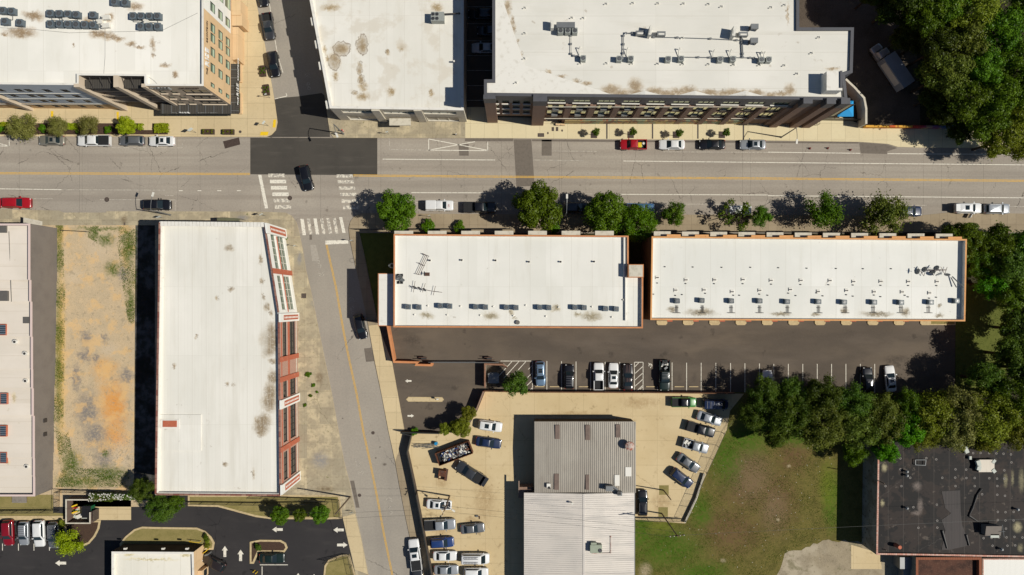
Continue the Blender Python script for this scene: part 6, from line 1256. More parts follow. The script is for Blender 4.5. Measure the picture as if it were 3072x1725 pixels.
for k, (x, y) in enumerate(((712, 595), (1072, 600), (1188, 600), (1562, 603), (1692, 600), (2082, 605), (2210, 602), (2495, 610), (2568, 608))):
    place_ac('d', M_acL, .9, 1.0, WT(2, 0, x, y, ZL), ZL-.35, '%s grey condenser from the left in the lower row on the loft roof' % ORD[k], gg)
for k, x in enumerate((485, 557, 628)): place_ac('e', M_acL, .9, 1.2, WT(2, 0, x, 325, ZL), ZL-.35, '%s of three condensers below the platform on the loft roof' % ORD[k], 'triple condensers on the loft roof')
def eq(name, c, x, y, w, d, h, z, label, cat='duct box', mat=None, rz=0, legs=False):
    q = WT(c, 0, x, y, z+h); t_ = thing(name, (q.x, q.y, z), label, cat)
    b = MB(); b.box((q.x, q.y, z+h-(h/2 if not legs else .2)), (w, d, h if not legs else .4), rz); b.build('casing', mat or M_metG, t_)
    if legs: 
        for sx in (-1, 1): b = MB(); b.box((q.x+sx*w*.45, q.y, z+h/2-.1), (.08, d*.8, h-.35)); b.build('leg', M_fr_dk, t_)
    else: b = MB(); b.box((q.x, q.y-d*.15, z+h+.02), (w*.7, d*.4, .05), rz); b.build('lid', M_fr_w, t_)
    return t_
zl = ZL-.35
eq('rooftop_platform', 2, 540, 248, 3.0, .9, 1.6, zl, 'long grey platform box above the three condensers', legs=True)
eq('duct_box', 2, 405, 238, .5, 1.4, 1.4, zl, 'upright white panel box left of the long grey platform', mat=M_fr_w)
eq('duct_box', 2, 1290, 328, 1.5, .7, .8, zl, 'grey duct box left of the folded hood in the roof centre'); eq('duct_box', 2, 1500, 335, 1.4, .7, .8, zl, 'grey duct box right of the folded hood in the roof centre')
eq('duct_box', 2, 1392, 300, .4, 1.6, 1.7, zl, 'folded white hood casting a square shadow in the roof centre', mat=M_fr_w, rz=-.2); eq('duct_box', 2, 2235, 310, .5, 1.6, 1.7, zl, 'folded white hood casting a square shadow on the right half of the loft roof', mat=M_fr_w, rz=-.2)
eq('duct_box', 2, 2325, 340, 1.5, .7, .8, zl, 'grey duct box above the thick pipe on the loft roof'); eq('duct_box', 2, 2440, 262, 1.2, .8, 1.5, zl, 'raised metal box on legs, upper of two', legs=True); eq('duct_box', 2, 2435, 402, 1.2, .8, 1.5, zl, 'raised metal box on legs, lower of two', legs=True)
# big four fan unit on the warehouse
q = WT(1, 0, 1822, 165, ZC+.8); t_ = thing('rooftop_unit', (q.x, q.y, ZC-.55), 'large four fan cooling unit on the warehouse roof', 'air conditioner')
b = MB(); b.box((q.x, q.y, ZC+.15), (2.3, 1.6, 1.4)); b.box((q.x, q.y, ZC-.5), (2.1, 1.4, .1)); b.build('casing', M_acL, t_)
for dx in (-.75, -.05):
    for dy in (-.38, .38): b = MB(); b.cyl((q.x+dx, q.y+dy, ZC+.86), (q.x+dx, q.y+dy, ZC+.95), .3, n=18); b.cyl((q.x+dx, q.y+dy, ZC+.95), (q.x+dx, q.y+dy, ZC+.96), .24, n=18, m=1); b.cyl((q.x+dx, q.y+dy, ZC+.96), (q.x+dx, q.y+dy, ZC+.99), .1, n=8, m=2); b.build('fan', [M_metG, M_blk, M_rim], t_)
q = WT(2, 3, 843, 1180, ZM+1.2); t_ = thing('rooftop_unit', (q.x, q.y, ZM+.3), 'pale green cooling unit with one fan on the metal hall roof', 'air conditioner')
b = MB(); b.box((q.x, q.y, ZM+.95), (2.1, 1.4, 1.1)); b.box((q.x-.4, q.y+.8, ZM+.9), (1.0, .5, .9)); b.build('casing', surf('pale_green_casing', C(168, 176, 156, .8), [('n', 2, 4, .4, .7, C(150, 158, 138, .8), .4)], .5, .1), t_)
b = MB(); b.cyl((q.x+.7, q.y-.25, ZM+1.5), (q.x+.7, q.y-.25, ZM+1.54), .36, n=18); b.box((q.x+.7, q.y-.25, ZM+1.55), (.6, .14, .02), .6, 1); b.box((q.x+.7, q.y-.25, ZM+1.55), (.6, .14, .02), 2.2, 1); b.build('fan', [M_blk, M_rim], t_)
# antenna frames and dishes on the stucco blocks
def dish(root, p, tilt, az, r=.4):
    b = MB(); n = 14; d = Vector((math.cos(az)*math.cos(tilt), math.sin(az)*math.cos(tilt), math.sin(tilt))); a = d.orthogonal().normalized(); e = d.cross(a); c = Vector(p)
    vs = [c-d*.1]+[c+(a*math.cos(t)+e*math.sin(t))*r*f+d*(.0 if f == 1 else -.07) for f in (.55, 1) for t in [2*math.pi*i/n for i in range(n)]]
    fs = [(0, 1+i, 1+(i+1) % n) for i in range(n)]+[(1+i, 1+n+i, 1+n+(i+1) % n, 1+(i+1) % n) for i in range(n)]
    b.add(vs, fs); b.cyl(c-d*.1, (c.x, c.y, c.z-.6), .03); b.cyl(c-d*.05, c+d*.4+Vector((0, 0, -.1)), .02)
    return b.build('dish', M_metG, root)
M_iron = plain('rusty_iron', C(92, 66, 54, .8), .8)
def frame(label, c, r, pts_list, z0, zs, nm='antenna_frame'):
    q = WT(c, r, *pts_list[0][0], z0); t_ = thing(nm, (q.x, q.y, z0), label, 'antenna frame')
    b = MB()
    for seg, z in zip(pts_list, zs): b.path([WT(c, r, x, y, z0+z) for x, y in seg], .04)
    b.build('frame', M_iron, t_); return t_
z0 = Z1-.65
A1 = frame('long rusty antenna frame lying slanted on the left stucco roof', 1, 1, [[(1700, 1118), (1612, 1305)], [(1716, 1122), (1630, 1308)], [(1732, 1128), (1648, 1310)], [(1668, 1097), (1740, 1128)], [(1625, 1190), (1697, 1225)], [(1600, 1302), (1655, 1315)], [(1668, 1097), (1700, 1118)]], z0, [.4]*7)
A2 = frame('rusty crossbar frame carrying satellite dishes on the left stucco roof', 1, 1, [[(1560, 1432), (1780, 1480), (1870, 1490)], [(1598, 1375), (1580, 1490)], [(1700, 1400), (1672, 1490)], [(1802, 1425), (1780, 1520)]], z0, [.7, .5, .5, .5])
for x, y in ((1590, 1440), (1640, 1450), (1690, 1462)): dish(A2, WT(1, 1, x, y, z0+.8), .6, -2.2)
A3 = frame('cluster of satellite dishes on dark ballast mats near the left roof edge', 1, 1, [[(1440, 1310), (1440, 1400)]], z0, [.2], 'dish_stand')
b = MB(); [b.box(WT(1, 1, x, y, z0+.03), (.5, .5, .06)) for x, y in ((1428, 1318), (1462, 1318), (1428, 1390), (1462, 1390))]; b.build('ballast_mat', M_blk, A3)
for x, y in ((1440, 1330), (1435, 1355), (1470, 1365), (1450, 1345)): dish(A3, WT(1, 1, x, y, z0+.7), .7, -1.9+random.random(), .42)
A4 = frame('small satellite dish on a pallet beside the slanted antenna frame', 1, 1, [[(1690, 1290), (1735, 1325)]], z0, [.1], 'dish_stand'); b = MB(); b.box(WT(1, 1, 1718, 1308, z0+.06), (.9, .6, .12)); b.build('ballast_mat', M_iron, A4); dish(A4, WT(1, 1, 1690, 1300, z0+.6), .5, 3.1, .38)
z0 = Z2-.85
A5 = frame('long rusty frame full of satellite dishes on the right stucco roof', 3, 1, [[(1590, 1265), (1790, 1260)], [(1590, 1275), (1790, 1268)], [(1505, 1240), (1565, 1325), (1580, 1275)], [(1735, 1232), (1775, 1308), (1800, 1235)], [(1610, 1250), (1660, 1320), (1690, 1270)]], z0, [.9, .6, .4, .4, .4])
for x, y, a in ((1497, 1280, 3.0), (1570, 1257, 2.6), (1650, 1285, 2.2), (1708, 1308, -1.2), (1800, 1312, 1.8), (1690, 1243, 2.5)): dish(A5, WT(3, 1, x, y, z0+1.0), .5, a, .5)
b = MB(); b.path([WT(3, 1, 1850, 1330, z0+.4), WT(3, 1, 1960, 1440, z0+1.3)], .1); b.path([WT(3, 1, 1840, 1340, z0+.05), WT(3, 1, 1895, 1440, z0+.05)], .06); b.build('mast', M_metG, A5)

# ---------------- trees ----------------
rng = np.random.default_rng(11)
def leafmat(name, c, c2, k=.8):
    s = NT(name); at = s.n('ShaderNodeAttribute'); at.attribute_name = 'tone'; oi = s.n('ShaderNodeObjectInfo')
    col = s.mix(at.outputs['Fac'], C(*c, k), C(*c2, k))
    hs = s.n('ShaderNodeHueSaturation'); s.l(col, hs.inputs['Color']); s.l(s.mr(oi.outputs['Random'], 0, 1, .475, .515, False), hs.inputs['Hue']); s.l(s.mr(oi.outputs['Random'], 0, 1, .78, 1.25, False), hs.inputs['Value'])
    d = s.n('ShaderNodeBsdfDiffuse'); tr = s.n('ShaderNodeBsdfTranslucent'); g = s.n('ShaderNodeBsdfGlossy'); g.inputs['Roughness'].default_value = .45
    s.l(hs.outputs[0], d.inputs[0]); s.l(hs.outputs[0], tr.inputs[0])
    m1 = s.n('ShaderNodeMixShader'); m1.inputs[0].default_value = .28; s.l(d.outputs[0], m1.inputs[1]); s.l(tr.outputs[0], m1.inputs[2])
    m2 = s.n('ShaderNodeMixShader'); m2.inputs[0].default_value = .012; s.l(m1.outputs[0], m2.inputs[1]); s.l(g.outputs[0], m2.inputs[2]); s.l(m2.outputs[0], s.out.inputs[0])
    return s.m
LM = dict(dark=leafmat('dark_leaves', (44, 62, 14), (78, 98, 22)), mid=leafmat('green_leaves', (58, 92, 12), (104, 134, 26)), bright=leafmat('bright_leaves', (62, 110, 8), (100, 146, 16)), yellow=leafmat('yellow_green_leaves', (100, 112, 18), (136, 144, 42)),
          lime=leafmat('lime_leaves', (130, 156, 14), (176, 196, 36)), olive=leafmat('olive_leaves', (80, 98, 28), (120, 132, 50)), dull=leafmat('dull_leaves', (58, 86, 18), (100, 122, 38)), tips=leafmat('brown_green_leaves', (116, 122, 52), (150, 150, 82)))
M_bark = surf('bark', C(66, 56, 46), [('n', 4, 5, .4, .7, C(46, 40, 34), .7)], .95, local=True)
def crown_mesh(seed, n, nl, leaf, flat=.75, spread=.66, lr=(.26, .42), spiky=0.0, hollow=False):
    g = np.random.default_rng(seed)
    cs = []
    while len(cs) < nl:
        v = g.uniform(-1, 1, 3)
        if np.linalg.norm(v) < 1 and np.linalg.norm(v) > .35: cs.append(v*np.array([spread, spread, spread*flat]))
    cs = np.array(cs); rs = g.uniform(lr[0], lr[1], nl); tone = g.uniform(0, 1, nl)
    if hollow: rs *= .62
    idx = g.integers(0, nl, n); d = g.normal(size=(n, 3)); d[:, 2] = d[:, 2]*.9+.25; d /= np.linalg.norm(d, axis=1)[:, None]
    rad = rs[idx]*(g.uniform(.55, 1.08, n))*(1+spiky*g.random(n)**3)
    P = cs[idx]+d*rad[:, None]*np.array([1, 1, .85])
    dd = np.linalg.norm(P[:, None, :]-cs[None], axis=2)/rs[None]; dd[np.arange(n), idx] = 9
    keep = dd.min(axis=1) > .62
    P, d, idx = P[keep], d[keep], idx[keep]; n = len(P)
    nrm = d+g.normal(size=(n, 3))*.55; nrm[:, 2] += .3; nrm /= np.linalg.norm(nrm, axis=1)[:, None]
    t = np.cross(nrm, g.normal(size=(n, 3))); t /= np.linalg.norm(t, axis=1)[:, None]; bt = np.cross(nrm, t)
    s = leaf*g.uniform(.6, 1.3, n)[:, None]
    V = np.stack([P-t*s, P-bt*s*.55, P+t*s, P+bt*s*.55], axis=1).reshape(-1, 3)
    me = bpy.data.meshes.new('crown'); me.vertices.add(4*n); me.vertices.foreach_set('co', V.ravel().astype(np.float32))
    me.loops.add(4*n); me.loops.foreach_set('vertex_index', np.arange(4*n, dtype=np.int32)); me.polygons.add(n)
    me.polygons.foreach_set('loop_start', np.arange(0, 4*n, 4, dtype=np.int32)); me.polygons.foreach_set('loop_total', np.full(n, 4, np.int32))
    me.update(); at = me.attributes.new('tone', 'FLOAT', 'FACE'); at.data.foreach_set('value', np.clip(tone[idx]*.7+g.uniform(0, .35, n), 0, 1).astype(np.float32))
    me.validate(); return me, cs, rs
def trunk_mesh(cs, seed):
    g = random.Random(seed); b = MB(); b.cyl((0, 0, -1.6), (0, 0, -.75), .075, .05, n=8); b.cyl((0, 0, -.75), (0, 0, 0), .05, .03, n=7)
    for c in list(cs)[:14]: st = Vector((0, 0, g.uniform(-.8, -.2))); b.cyl(st, Vector(c), .028, .008, n=5, caps=False)
    me = bpy.data.meshes.new('trunk'); me.from_pydata(b.v, [], b.f); me.materials.append(M_bark); return me
CR = {}
for key, args in dict(dense=(1, 20000, 60, .042, .8, .72, (.2, .32)), dense2=(2, 20000, 80, .04, .85, .76, (.16, .27)), loose=(3, 10000, 46, .045, .7, .9, (.12, .25), .9), pine=(4, 17000, 80, .034, .8, .9, (.1, .22), 1.1), sparse=(5, 1300, 16, .055, .5, .95, (.12, .2), 1.0), shrub=(6, 2600, 16, .1, .6, .62, (.3, .42)), spiky=(7, 7000, 34, .05, .7, .8, (.16, .27), 1.3)).items():
    me, cs, rs = crown_mesh(*args); CR[key] = (me, trunk_mesh(cs, args[0]))
MC = {}
def tree(var, colr, px, py, r, zc, label, group, cat='tree', rot=None, asp=1.0, name='tree', flat=1.0, zbase=0):
    """crown radius r (m), crown centre height zc seen at px,py"""
    if (var, colr) not in MC: m = CR[var][0].copy(); m.materials.append(LM[colr]); MC[(var, colr)] = m
    p = W(px, py, zc); root = thing(name, (p.x, p.y, zbase), label, cat, group, random.uniform(0, 6.28) if rot is None else rot)
    o = bpy.data.objects.new('crown', MC[(var, colr)]); COL.objects.link(o); o.parent = root; o.location = (0, 0, zc-zbase); o.scale = (r, r*asp, r*flat)
    t = bpy.data.objects.new('trunk', CR[var][1]); COL.objects.link(t); t.parent = root; t.location = (0, 0, zc-zbase); t.scale = (r, r, max(.3, (zc-zbase)/1.58))
    return root
def st_tree(c, r_, x, y, rt, *a, **k): q = T(c, r_, x, y); return tree(a[0], a[1], q[0], q[1], rt/(K*16)*a[2], *a[3:], **k)
g1 = 'street trees along the lower kerb'
st_tree(1, 1, 1395, 662, 238, 'dense2', 'mid', .96, 5.0, 'large round tree on the corner by the crosswalk, leftmost of the lower kerb', g1)
st_tree(2, 1, 245, 640, 285, 'dense2', 'mid', .95, 6.0, 'largest round street tree, crown reaching into the road patch', g1)
st_tree(2, 1, 940, 690, 245, 'dense', 'mid', .95, 5.5, 'round street tree between the tall lamp and the bright green tree', g1)
st_tree(2, 1, 1240, 800, 215, 'pine', 'bright', .92, 4.0, 'bright grass green tree tucked at the corner between the stucco blocks', g1, asp=1.1)
st_tree(2, 1, 1630, 700, 128, 'loose', 'mid', 1.0, 3.2, 'small street tree left of the sparse one', g1)
st_tree(2, 1, 2270, 730, 190, 'sparse', 'mid', 1.0, 3.2, 'sparse see through street tree with thin branches over a white suv', g1)
st_tree(2, 1, 2500, 730, 110, 'loose', 'mid', 1.0, 3.2, 'small leafy crown right of the sparse tree', g1)
st_tree(3, 1, 560, 660, 215, 'spiky', 'mid', .95, 4.6, 'pointed green street tree with a side branch, middle of the right group', g1, asp=.85)
st_tree(3, 1, 1165, 725, 235, 'spiky', 'olive', .95, 4.8, 'feathery olive street tree left of the navy suv', g1)
g2 = 'trees beyond the right stucco block'
R_ = [(2886, 716, 66, 5.5, 'dense2', 'mid'), (2990, 735, 62, 6, 'loose', 'mid'), (2930, 790, 50, 5, 'pine', 'mid'), (3030, 800, 66, 7, 'dense', 'dull'), (2975, 850, 52, 6, 'loose', 'bright'), (3045, 880, 62, 7, 'dense', 'mid'), (3085, 740, 60, 6, 'dense', 'mid')]
LB = ['dense tree behind the right end of the stucco block, nearest the sidewalk', 'loose tree right of the sidewalk tree', 'narrow tree hugging the stucco block end wall', 'dull green tree at the right edge level with the stucco roof', 'bright leafed tree above the shaded lawn', 'large tree at the right edge above the lawn shadows', 'tree cut by the right edge near the kerb']
for (x, y, r, z, v, c), l in zip(R_, LB): tree(v, c, x, y, r/16*.98, z, l, g2)
for (x, y, r, z, v, c), l in zip([(3055, 985, 62, 6, 'loose', 'dull'), (3040, 1065, 64, 7, 'loose', 'dull'), (3090, 920, 56, 6, 'dense', 'dark')], ['shaded loose tree at the right edge beside the lawn', 'shaded tree at the right edge below the lawn', 'dark tree cut by the right edge beside the lawn']): tree(v, c, x, y, r/16, z, l, g2)
g3 = 'tree belt below the rear parking lot'
B_ = [(2288, 1185, 60, 6, 'pine', 'dull'), (2265, 1240, 50, 5.5, 'pine', 'dull'), (2375, 1182, 46, 6, 'pine', 'dull'), (2362, 1245, 72, 7, 'pine', 'dull'), (2330, 1310, 44, 5, 'dense', 'dull'), (2470, 1185, 62, 7, 'pine', 'dull'), (2465, 1275, 72, 7.5, 'pine', 'olive'), (2555, 1205, 64, 7, 'pine', 'dull'), (2570, 1290, 70, 7.5, 'pine', 'olive'),
      (2635, 1232, 56, 7, 'pine', 'olive'), (2655, 1265, 60, 7, 'pine', 'olive'), (2718, 1285, 66, 6.5, 'dense2', 'bright'), (2655, 1345, 50, 5.5, 'dense2', 'bright'), (2565, 1360, 42, 4, 'loose', 'bright'), (2795, 1245, 72, 7, 'pine', 'yellow'), (2770, 1305, 52, 6, 'pine', 'yellow'), (2880, 1222, 76, 7.5, 'pine', 'tips'), (2865, 1285, 70, 7, 'pine', 'tips'), (2965, 1250, 82, 8, 'pine', 'yellow'), (2955, 1320, 44, 6, 'loose', 'yellow'),
      (3040, 1190, 80, 8, 'pine', 'mid'), (3060, 1290, 62, 8, 'pine', 'yellow'), (3100, 1110, 70, 8, 'dense', 'dull'), (2960, 1140, 60, 7, 'pine', 'dull'), (2720, 1215, 50, 6.5, 'pine', 'mid')]
for i, (x, y, r, z, v, c) in enumerate(B_):
    nm = {'dull': 'dull green', 'olive': 'greyish olive', 'bright': 'bright green', 'yellow': 'yellow green', 'tips': 'pale brown tipped', 'mid': 'mid green', 'dark': 'dark'}[c]
    row = 'upper' if y < 1236 else 'lower'
    tree(v, c, x, y, r/16*.95, z, '%s belt tree below the parking lot, %s row, %s from left' % (nm, row, ORD[min(16, sum(1 for b_ in B_ if (b_[1] < 1236) == (y < 1236) and b_[0] < x))]), g3, asp=(.82, 1.0, 1.18, .92)[i % 4])
g4 = 'tall trees behind the truck yard'
F_ = [(2905, 30, 82, 10.5, 'pine', 'yellow'), (2840, 20, 66, 10.5, 'dense2', 'mid'), (3000, 90, 72, 10.5, 'loose', 'mid'), (2895, 130, 70, 10.5, 'loose', 'olive'), (2780, 50, 60, 10.5, 'loose', 'mid'), (2840, 220, 70, 10.5, 'loose', 'olive'), (2950, 210, 66, 10.5, 'dense2', 'mid'), (3045, 190, 62, 10.5, 'loose', 'mid'), (2900, 300, 64, 10.5, 'loose', 'mid'), (3000, 290, 66, 10.5, 'dense', 'mid'),
      (2960, 370, 62, 7.7, 'loose', 'mid'), (3040, 360, 64, 7.7, 'spiky', 'yellow'), (2990, 425, 52, 6.6, 'loose', 'yellow'), (3070, 440, 46, 6.1, 'spiky', 'yellow'), (3085, 270, 60, 10.5, 'dense', 'mid'), (2740, -20, 70, 10.5, 'dense', 'dark'), (3090, 20, 66, 10.5, 'dense', 'mid'), (2860, -70, 70, 10.5, 'dense', 'dark'), (2770, 120, 52, 7.0, 'loose', 'dark'), (2795, 215, 50, 6.0, 'loose', 'dark'), (2830, 335, 46, 5.0, 'dense', 'dark'), (2880, 395, 40, 4.0, 'loose', 'dark'), (2750, 55, 50, 8.0, 'dense', 'dark'), (2680, 20, 60, 7.0, 'loose', 'dark'), (2625, -25, 50, 7.0, 'dense', 'dark'), (2715, 110, 44, 6.0, 'loose', 'dark'), (2820, 140, 60, 10.5, 'dense', 'dark'), (2800, 290, 44, 6.0, 'loose', 'dark')]  # dark entries: leaf colour lowered to stand for deep grove shade
for i, (x, y, r, z, v, c) in enumerate(F_):
    nm = {'olive': 'brown green', 'yellow': 'yellow green', 'mid': 'mid green', 'dark': 'dark'}[c]; row = 'top' if y < 110 else 'middle' if y < 260 else 'lower'
    k = 0 if y < 110 else 1 if y < 260 else 2
    tree(v, c, x, y, r/16*.98, z, '%s grove tree behind the box truck, %s part, %s from left' % (nm, row, ORD[sum(1 for b_ in F_ if (0 if b_[1] < 110 else 1 if b_[1] < 260 else 2) == k and b_[0] < x)]), g4)
g5 = 'trees in the upper left mulch bed'
for (x, y, r, v, c, l) in ((225, 1268, 150, 'spiky', 'tips', 'large feathery brown green tree in the mulch bed, leftmost'), (570, 1262, 112, 'spiky', 'tips', 'feathery brown green tree in the mulch bed by the left yellow strip'), (890, 1265, 112, 'spiky', 'tips', 'feathery tree in the mulch bed left of the lime one'), (1275, 1262, 112, 'dense2', 'lime', 'lime yellow round tree in the mulch bed')):
    st_tree(0, 0, x, y, r, v, c, .95, 3.4, l, g5)
g6 = 'small trees in planting squares'
for k, (x, y) in enumerate(((845, 1325), (1215, 1320), (1682, 1335), (2155, 1328))): st_tree(2, 0, x, y, 44, 'loose', 'mid', 1.0, 2.6, 'small sidewalk tree in a dark planting square before the lofts, %s from left' % ORD[k], g6); q = WT(2, 0, (822, 1190, 1645, 2105)[k], 1355); b = MB(); b.box((q.x, q.y, .14), (1.2, 1.25, .03)); b.build('tree_pit', M_steel, kind='structure')
g7 = 'trees along the lower left lot'
st_tree(1, 3, 235, 842, 108, 'dense2', 'mid', 1.0, 3.2, 'left one of three round trees at the lot entrance', g7); st_tree(1, 3, 440, 850, 78, 'dense2', 'mid', 1.0, 2.4, 'small middle one of three round trees at the lot entrance', g7); st_tree(1, 3, 648, 842, 108, 'dense2', 'mid', 1.0, 3.2, 'right one of three round trees at the lot entrance', g7)
st_tree(0, 3, 700, 1120, 152, 'spiky', 'lime', .9, 3.6, 'bright lime tree beside the bin enclosure', g7); st_tree(0, 3, 1430, 590, 125, 'pine', 'dull', 1.0, 4, 'dark bushy tree at the corner of the brick building, upper of two', g7); st_tree(0, 3, 1620, 770, 150, 'pine', 'dull', 1.0, 4, 'dull green tree hanging over the lot entrance below the brick building', g7); st_tree(0, 3, 1760, 730, 90, 'pine', 'mid', 1.0, 3.4, 'small green crown merging with the dull tree', g7)
st_tree(1, 2, 2130, 1265, 95, 'dense2', 'yellow', .95, 3.0, 'yellow green bushy tree at the yard corner, upper lobe', 'bushy trees by the yard gate'); st_tree(1, 2, 2050, 1400, 125, 'dense2', 'yellow', .95, 3.2, 'yellow green bushy tree overhanging the scrap container', 'bushy trees by the yard gate'); st_tree(1, 2, 1900, 1420, 80, 'dense2', 'yellow', .95, 3.2, 'yellow green bushy tree beside the gate shadow, left lobe', 'bushy trees by the yard gate')
st_tree(2, 2, 40, 960, 150, 'loose', 'dull', .9, 4.5, 'dark tree beside the bin enclosure overlapping the hatched bay', 'bushy trees by the yard gate')
def shrub(c, r_, x, y, rt, col, label, group=None, zc=.6, z=.1, flat=.8): q = T(c, r_, x, y); return tree('shrub', col, q[0], q[1], rt/(K*16), zc+z, label, group, cat='shrub', name='shrub', zbase=z, flat=flat)
for x, y, r, l in ((1725, 835, 92, 'bright shrub before the stucco block, left one'), (2045, 835, 74, 'bright shrub before the stucco block, right one')): shrub(1, 1, x, y, r, 'bright', l, zc=.9)
shrub(2, 1, 425, 850, 66, 'bright', 'small bright shrub against the stucco wall below the largest street tree', zc=.8)
shrub(1, 2, 1590, 1440, 50, 'bright', 'low green shrub in the shadow at the driveway corner')
for x, y, r, c, l in ((2070, 1065, 38, 'mid', 'shrub at the tip of the restaurant island'), (2085, 1110, 28, 'yellow', 'yellow shrub in the restaurant island'), (2082, 1155, 34, 'yellow', 'lower yellow shrub in the restaurant island')): shrub(0, 3, x, y, r, c, l)
shrub(1, 3, 25, 1165, 44, 'dull', 'dull shrub in the small planted island'); shrub(0, 3, 615, 925, 55, 'yellow', 'low yellow shrub left of the bin enclosure')
for x, y, r, c, l in ((20, 1280, 55, 'bright', 'shrub at the left end of the mulch bed'), (425, 1290, 48, 'bright', 'shrub between the first two mulch bed trees'), (1085, 1300, 48, 'bright', 'shrub left of the lime tree'), (775, 1322, 22, 'mid', 'tiny shrub in the mulch bed')): shrub(0, 0, x, y, r, c, l, zc=.5, z=.15)
for x, y, r, l in ((525, 870, 38, 'weed clump above the others beside the brick building'), (575, 975, 26, 'weed clump near the kerb beside the brick building'), (548, 1080, 22, 'third weed clump down beside the brick building'), (490, 1175, 24, 'weed clump against the brick pilaster'), (612, 1045, 18, 'small weed clump right of the others')): shrub(1, 2, x, y, r, 'mid', l, zc=.15, z=.12, flat=.4)
for x, y, l in ((345, 905, 'weed clump below the white pilaster at the corner'), (480, 85, 'weed clump left of the slab edge')): shrub(1, 1, 300 if y > 500 else x, 945 if y > 500 else y, 22, 'mid', l, zc=.15, z=.12, flat=.4) if y > 500 else None
for i in range(7): q = (2000+i*44, 1310-i*0); 
def hedge(c, r_, x0, y0, x1, y1, h, colr, label, z=.12, flowers=False, cat='hedge', nm='hedge'):
    p = WT(c, r_, x0, y1, h); q = WT(c, r_, x1, y0, h); root = thing(nm, ((p.x+q.x)/2, (p.y+q.y)/2, z), label, cat)
    g = np.random.default_rng(int(abs(x0)+y0)); A = (q.x-p.x)*(q.y-p.y); n = int(A*190+((q.x-p.x)+(q.y-p.y))*2*h*60)
    P = np.stack([g.uniform(p.x, q.x, n), g.uniform(p.y, q.y, n), z+h*(1-g.random(n)**3*.8)], 1)
    P[:, 2] += .12*np.sin(P[:, 0]*2.1)+.1*np.sin(P[:, 1]*3)
    nr = g.normal(size=(n, 3)); nr[:, 2] = abs(nr[:, 2])+.6; nr /= np.linalg.norm(nr, axis=1)[:, None]; t = np.cross(nr, g.normal(size=(n, 3))); t /= np.linalg.norm(t, axis=1)[:, None]; bt = np.cross(nr, t); s = g.uniform(.06, .14, n)[:, None]
    off = np.array([(p.x+q.x)/2, (p.y+q.y)/2, z]); Vv = (np.stack([P-t*s, P-bt*s*.6, P+t*s, P+bt*s*.6], 1)-off).reshape(-1, 3)
    me = bpy.data.meshes.new('foliage'); me.from_pydata(Vv.tolist(), [], [(4*i, 4*i+1, 4*i+2, 4*i+3) for i in range(n)]); me.materials.append(LM[colr])
    at = me.attributes.new('tone', 'FLOAT', 'FACE'); at.data.foreach_set('value', g.random(n).astype(np.float32))
    o = bpy.data.objects.new('foliage', me); COL.objects.link(o); o.parent = root; ORI[o.name] = ORI[root.name]
    if flowers:
        b = MB()
        for i in range(60): b.cyl((g.uniform(p.x, q.x), g.uniform(p.y, q.y), z+h), (0, 0, 0), .1) if False else b.box((g.uniform(p.x, q.x), g.uniform(p.y, q.y), z+h+.1), (.16, .16, .08), g.random())
        b.build('blossom', M_fr_w, root)
hedge(0, 0, 1545, 1238, 1690, 1330, .9, 'lime', 'clipped light green hedge block at the right end of the mulch bed'); hedge(0, 0, 680, 1235, 776, 1300, .9, 'lime', 'clipped hedge block between the second and third mulch bed trees'); hedge(0, 0, 1385, 1238, 1433, 1302, .8, 'lime', 'small clipped hedge block right of the lime tree'); hedge(0, 0, 0, 1225, 85, 1275, .8, 'lime', 'clipped hedge block at the left edge of the mulch bed')
hedge(0, 3, 888, 622, 1130, 705, 1.6, 'dull', 'white flowering hedge above the concrete pad, left half', flowers=True); hedge(0, 3, 1135, 632, 1370, 690, 1.6, 'dull', 'white flowering hedge above the concrete pad, right half', flowers=True)
# planters
def planter(c, r_, x, y, w, d, label, rz=0, col='yellow'):
    q = WT(c, r_, x, y, .5); root = thing('planter', (q.x, q.y, .13), label, 'planter', None, rz)
    b = MB(); b.box((0, 0, .25), (w, d, .5)); b.build('planter_box', M_steel, root, local=True); b = MB(); b.box((0, 0, .5), (w-.12, d-.12, .04)); b.build('soil', M_mulch, root, local=True)
    for sx, sy in ((-.36, .2), (-.36, -.2), (.36, .2), (.36, -.2), (0, 0)):
        o = bpy.data.objects.new('plant', None) if False else None
        me = MC.setdefault(('shrub', col), None) or CR['shrub'][0].copy()
        if MC[('shrub', col)] is None: me.materials.append(LM[col]); MC[('shrub', col)] = me
        o = bpy.data.objects.new('plant', me); COL.objects.link(o); o.parent = root; o.location = (sx*w, sy*d*1.2 if w > d else sy*d, .62); s_ = .25; o.scale = (s_, s_, s_)
planter(0, 0, 2090, 1322, 2.2, .95, 'rectangular planter with yellow shrubs on the corner sidewalk, left of two'); planter(0, 0, 2290, 1324, 2.2, .95, 'rectangular planter with yellow shrubs on the corner sidewalk, right of two', col='yellow')
planter(1, 0, 68, 712, .95, 2.0, 'rectangular planter beside the parked black suv, upper of two', math.radians(6), 'mid'); planter(1, 0, 105, 902, .95, 2.0, 'rectangular planter on the side street walk, lower of two', math.radians(6), 'mid')
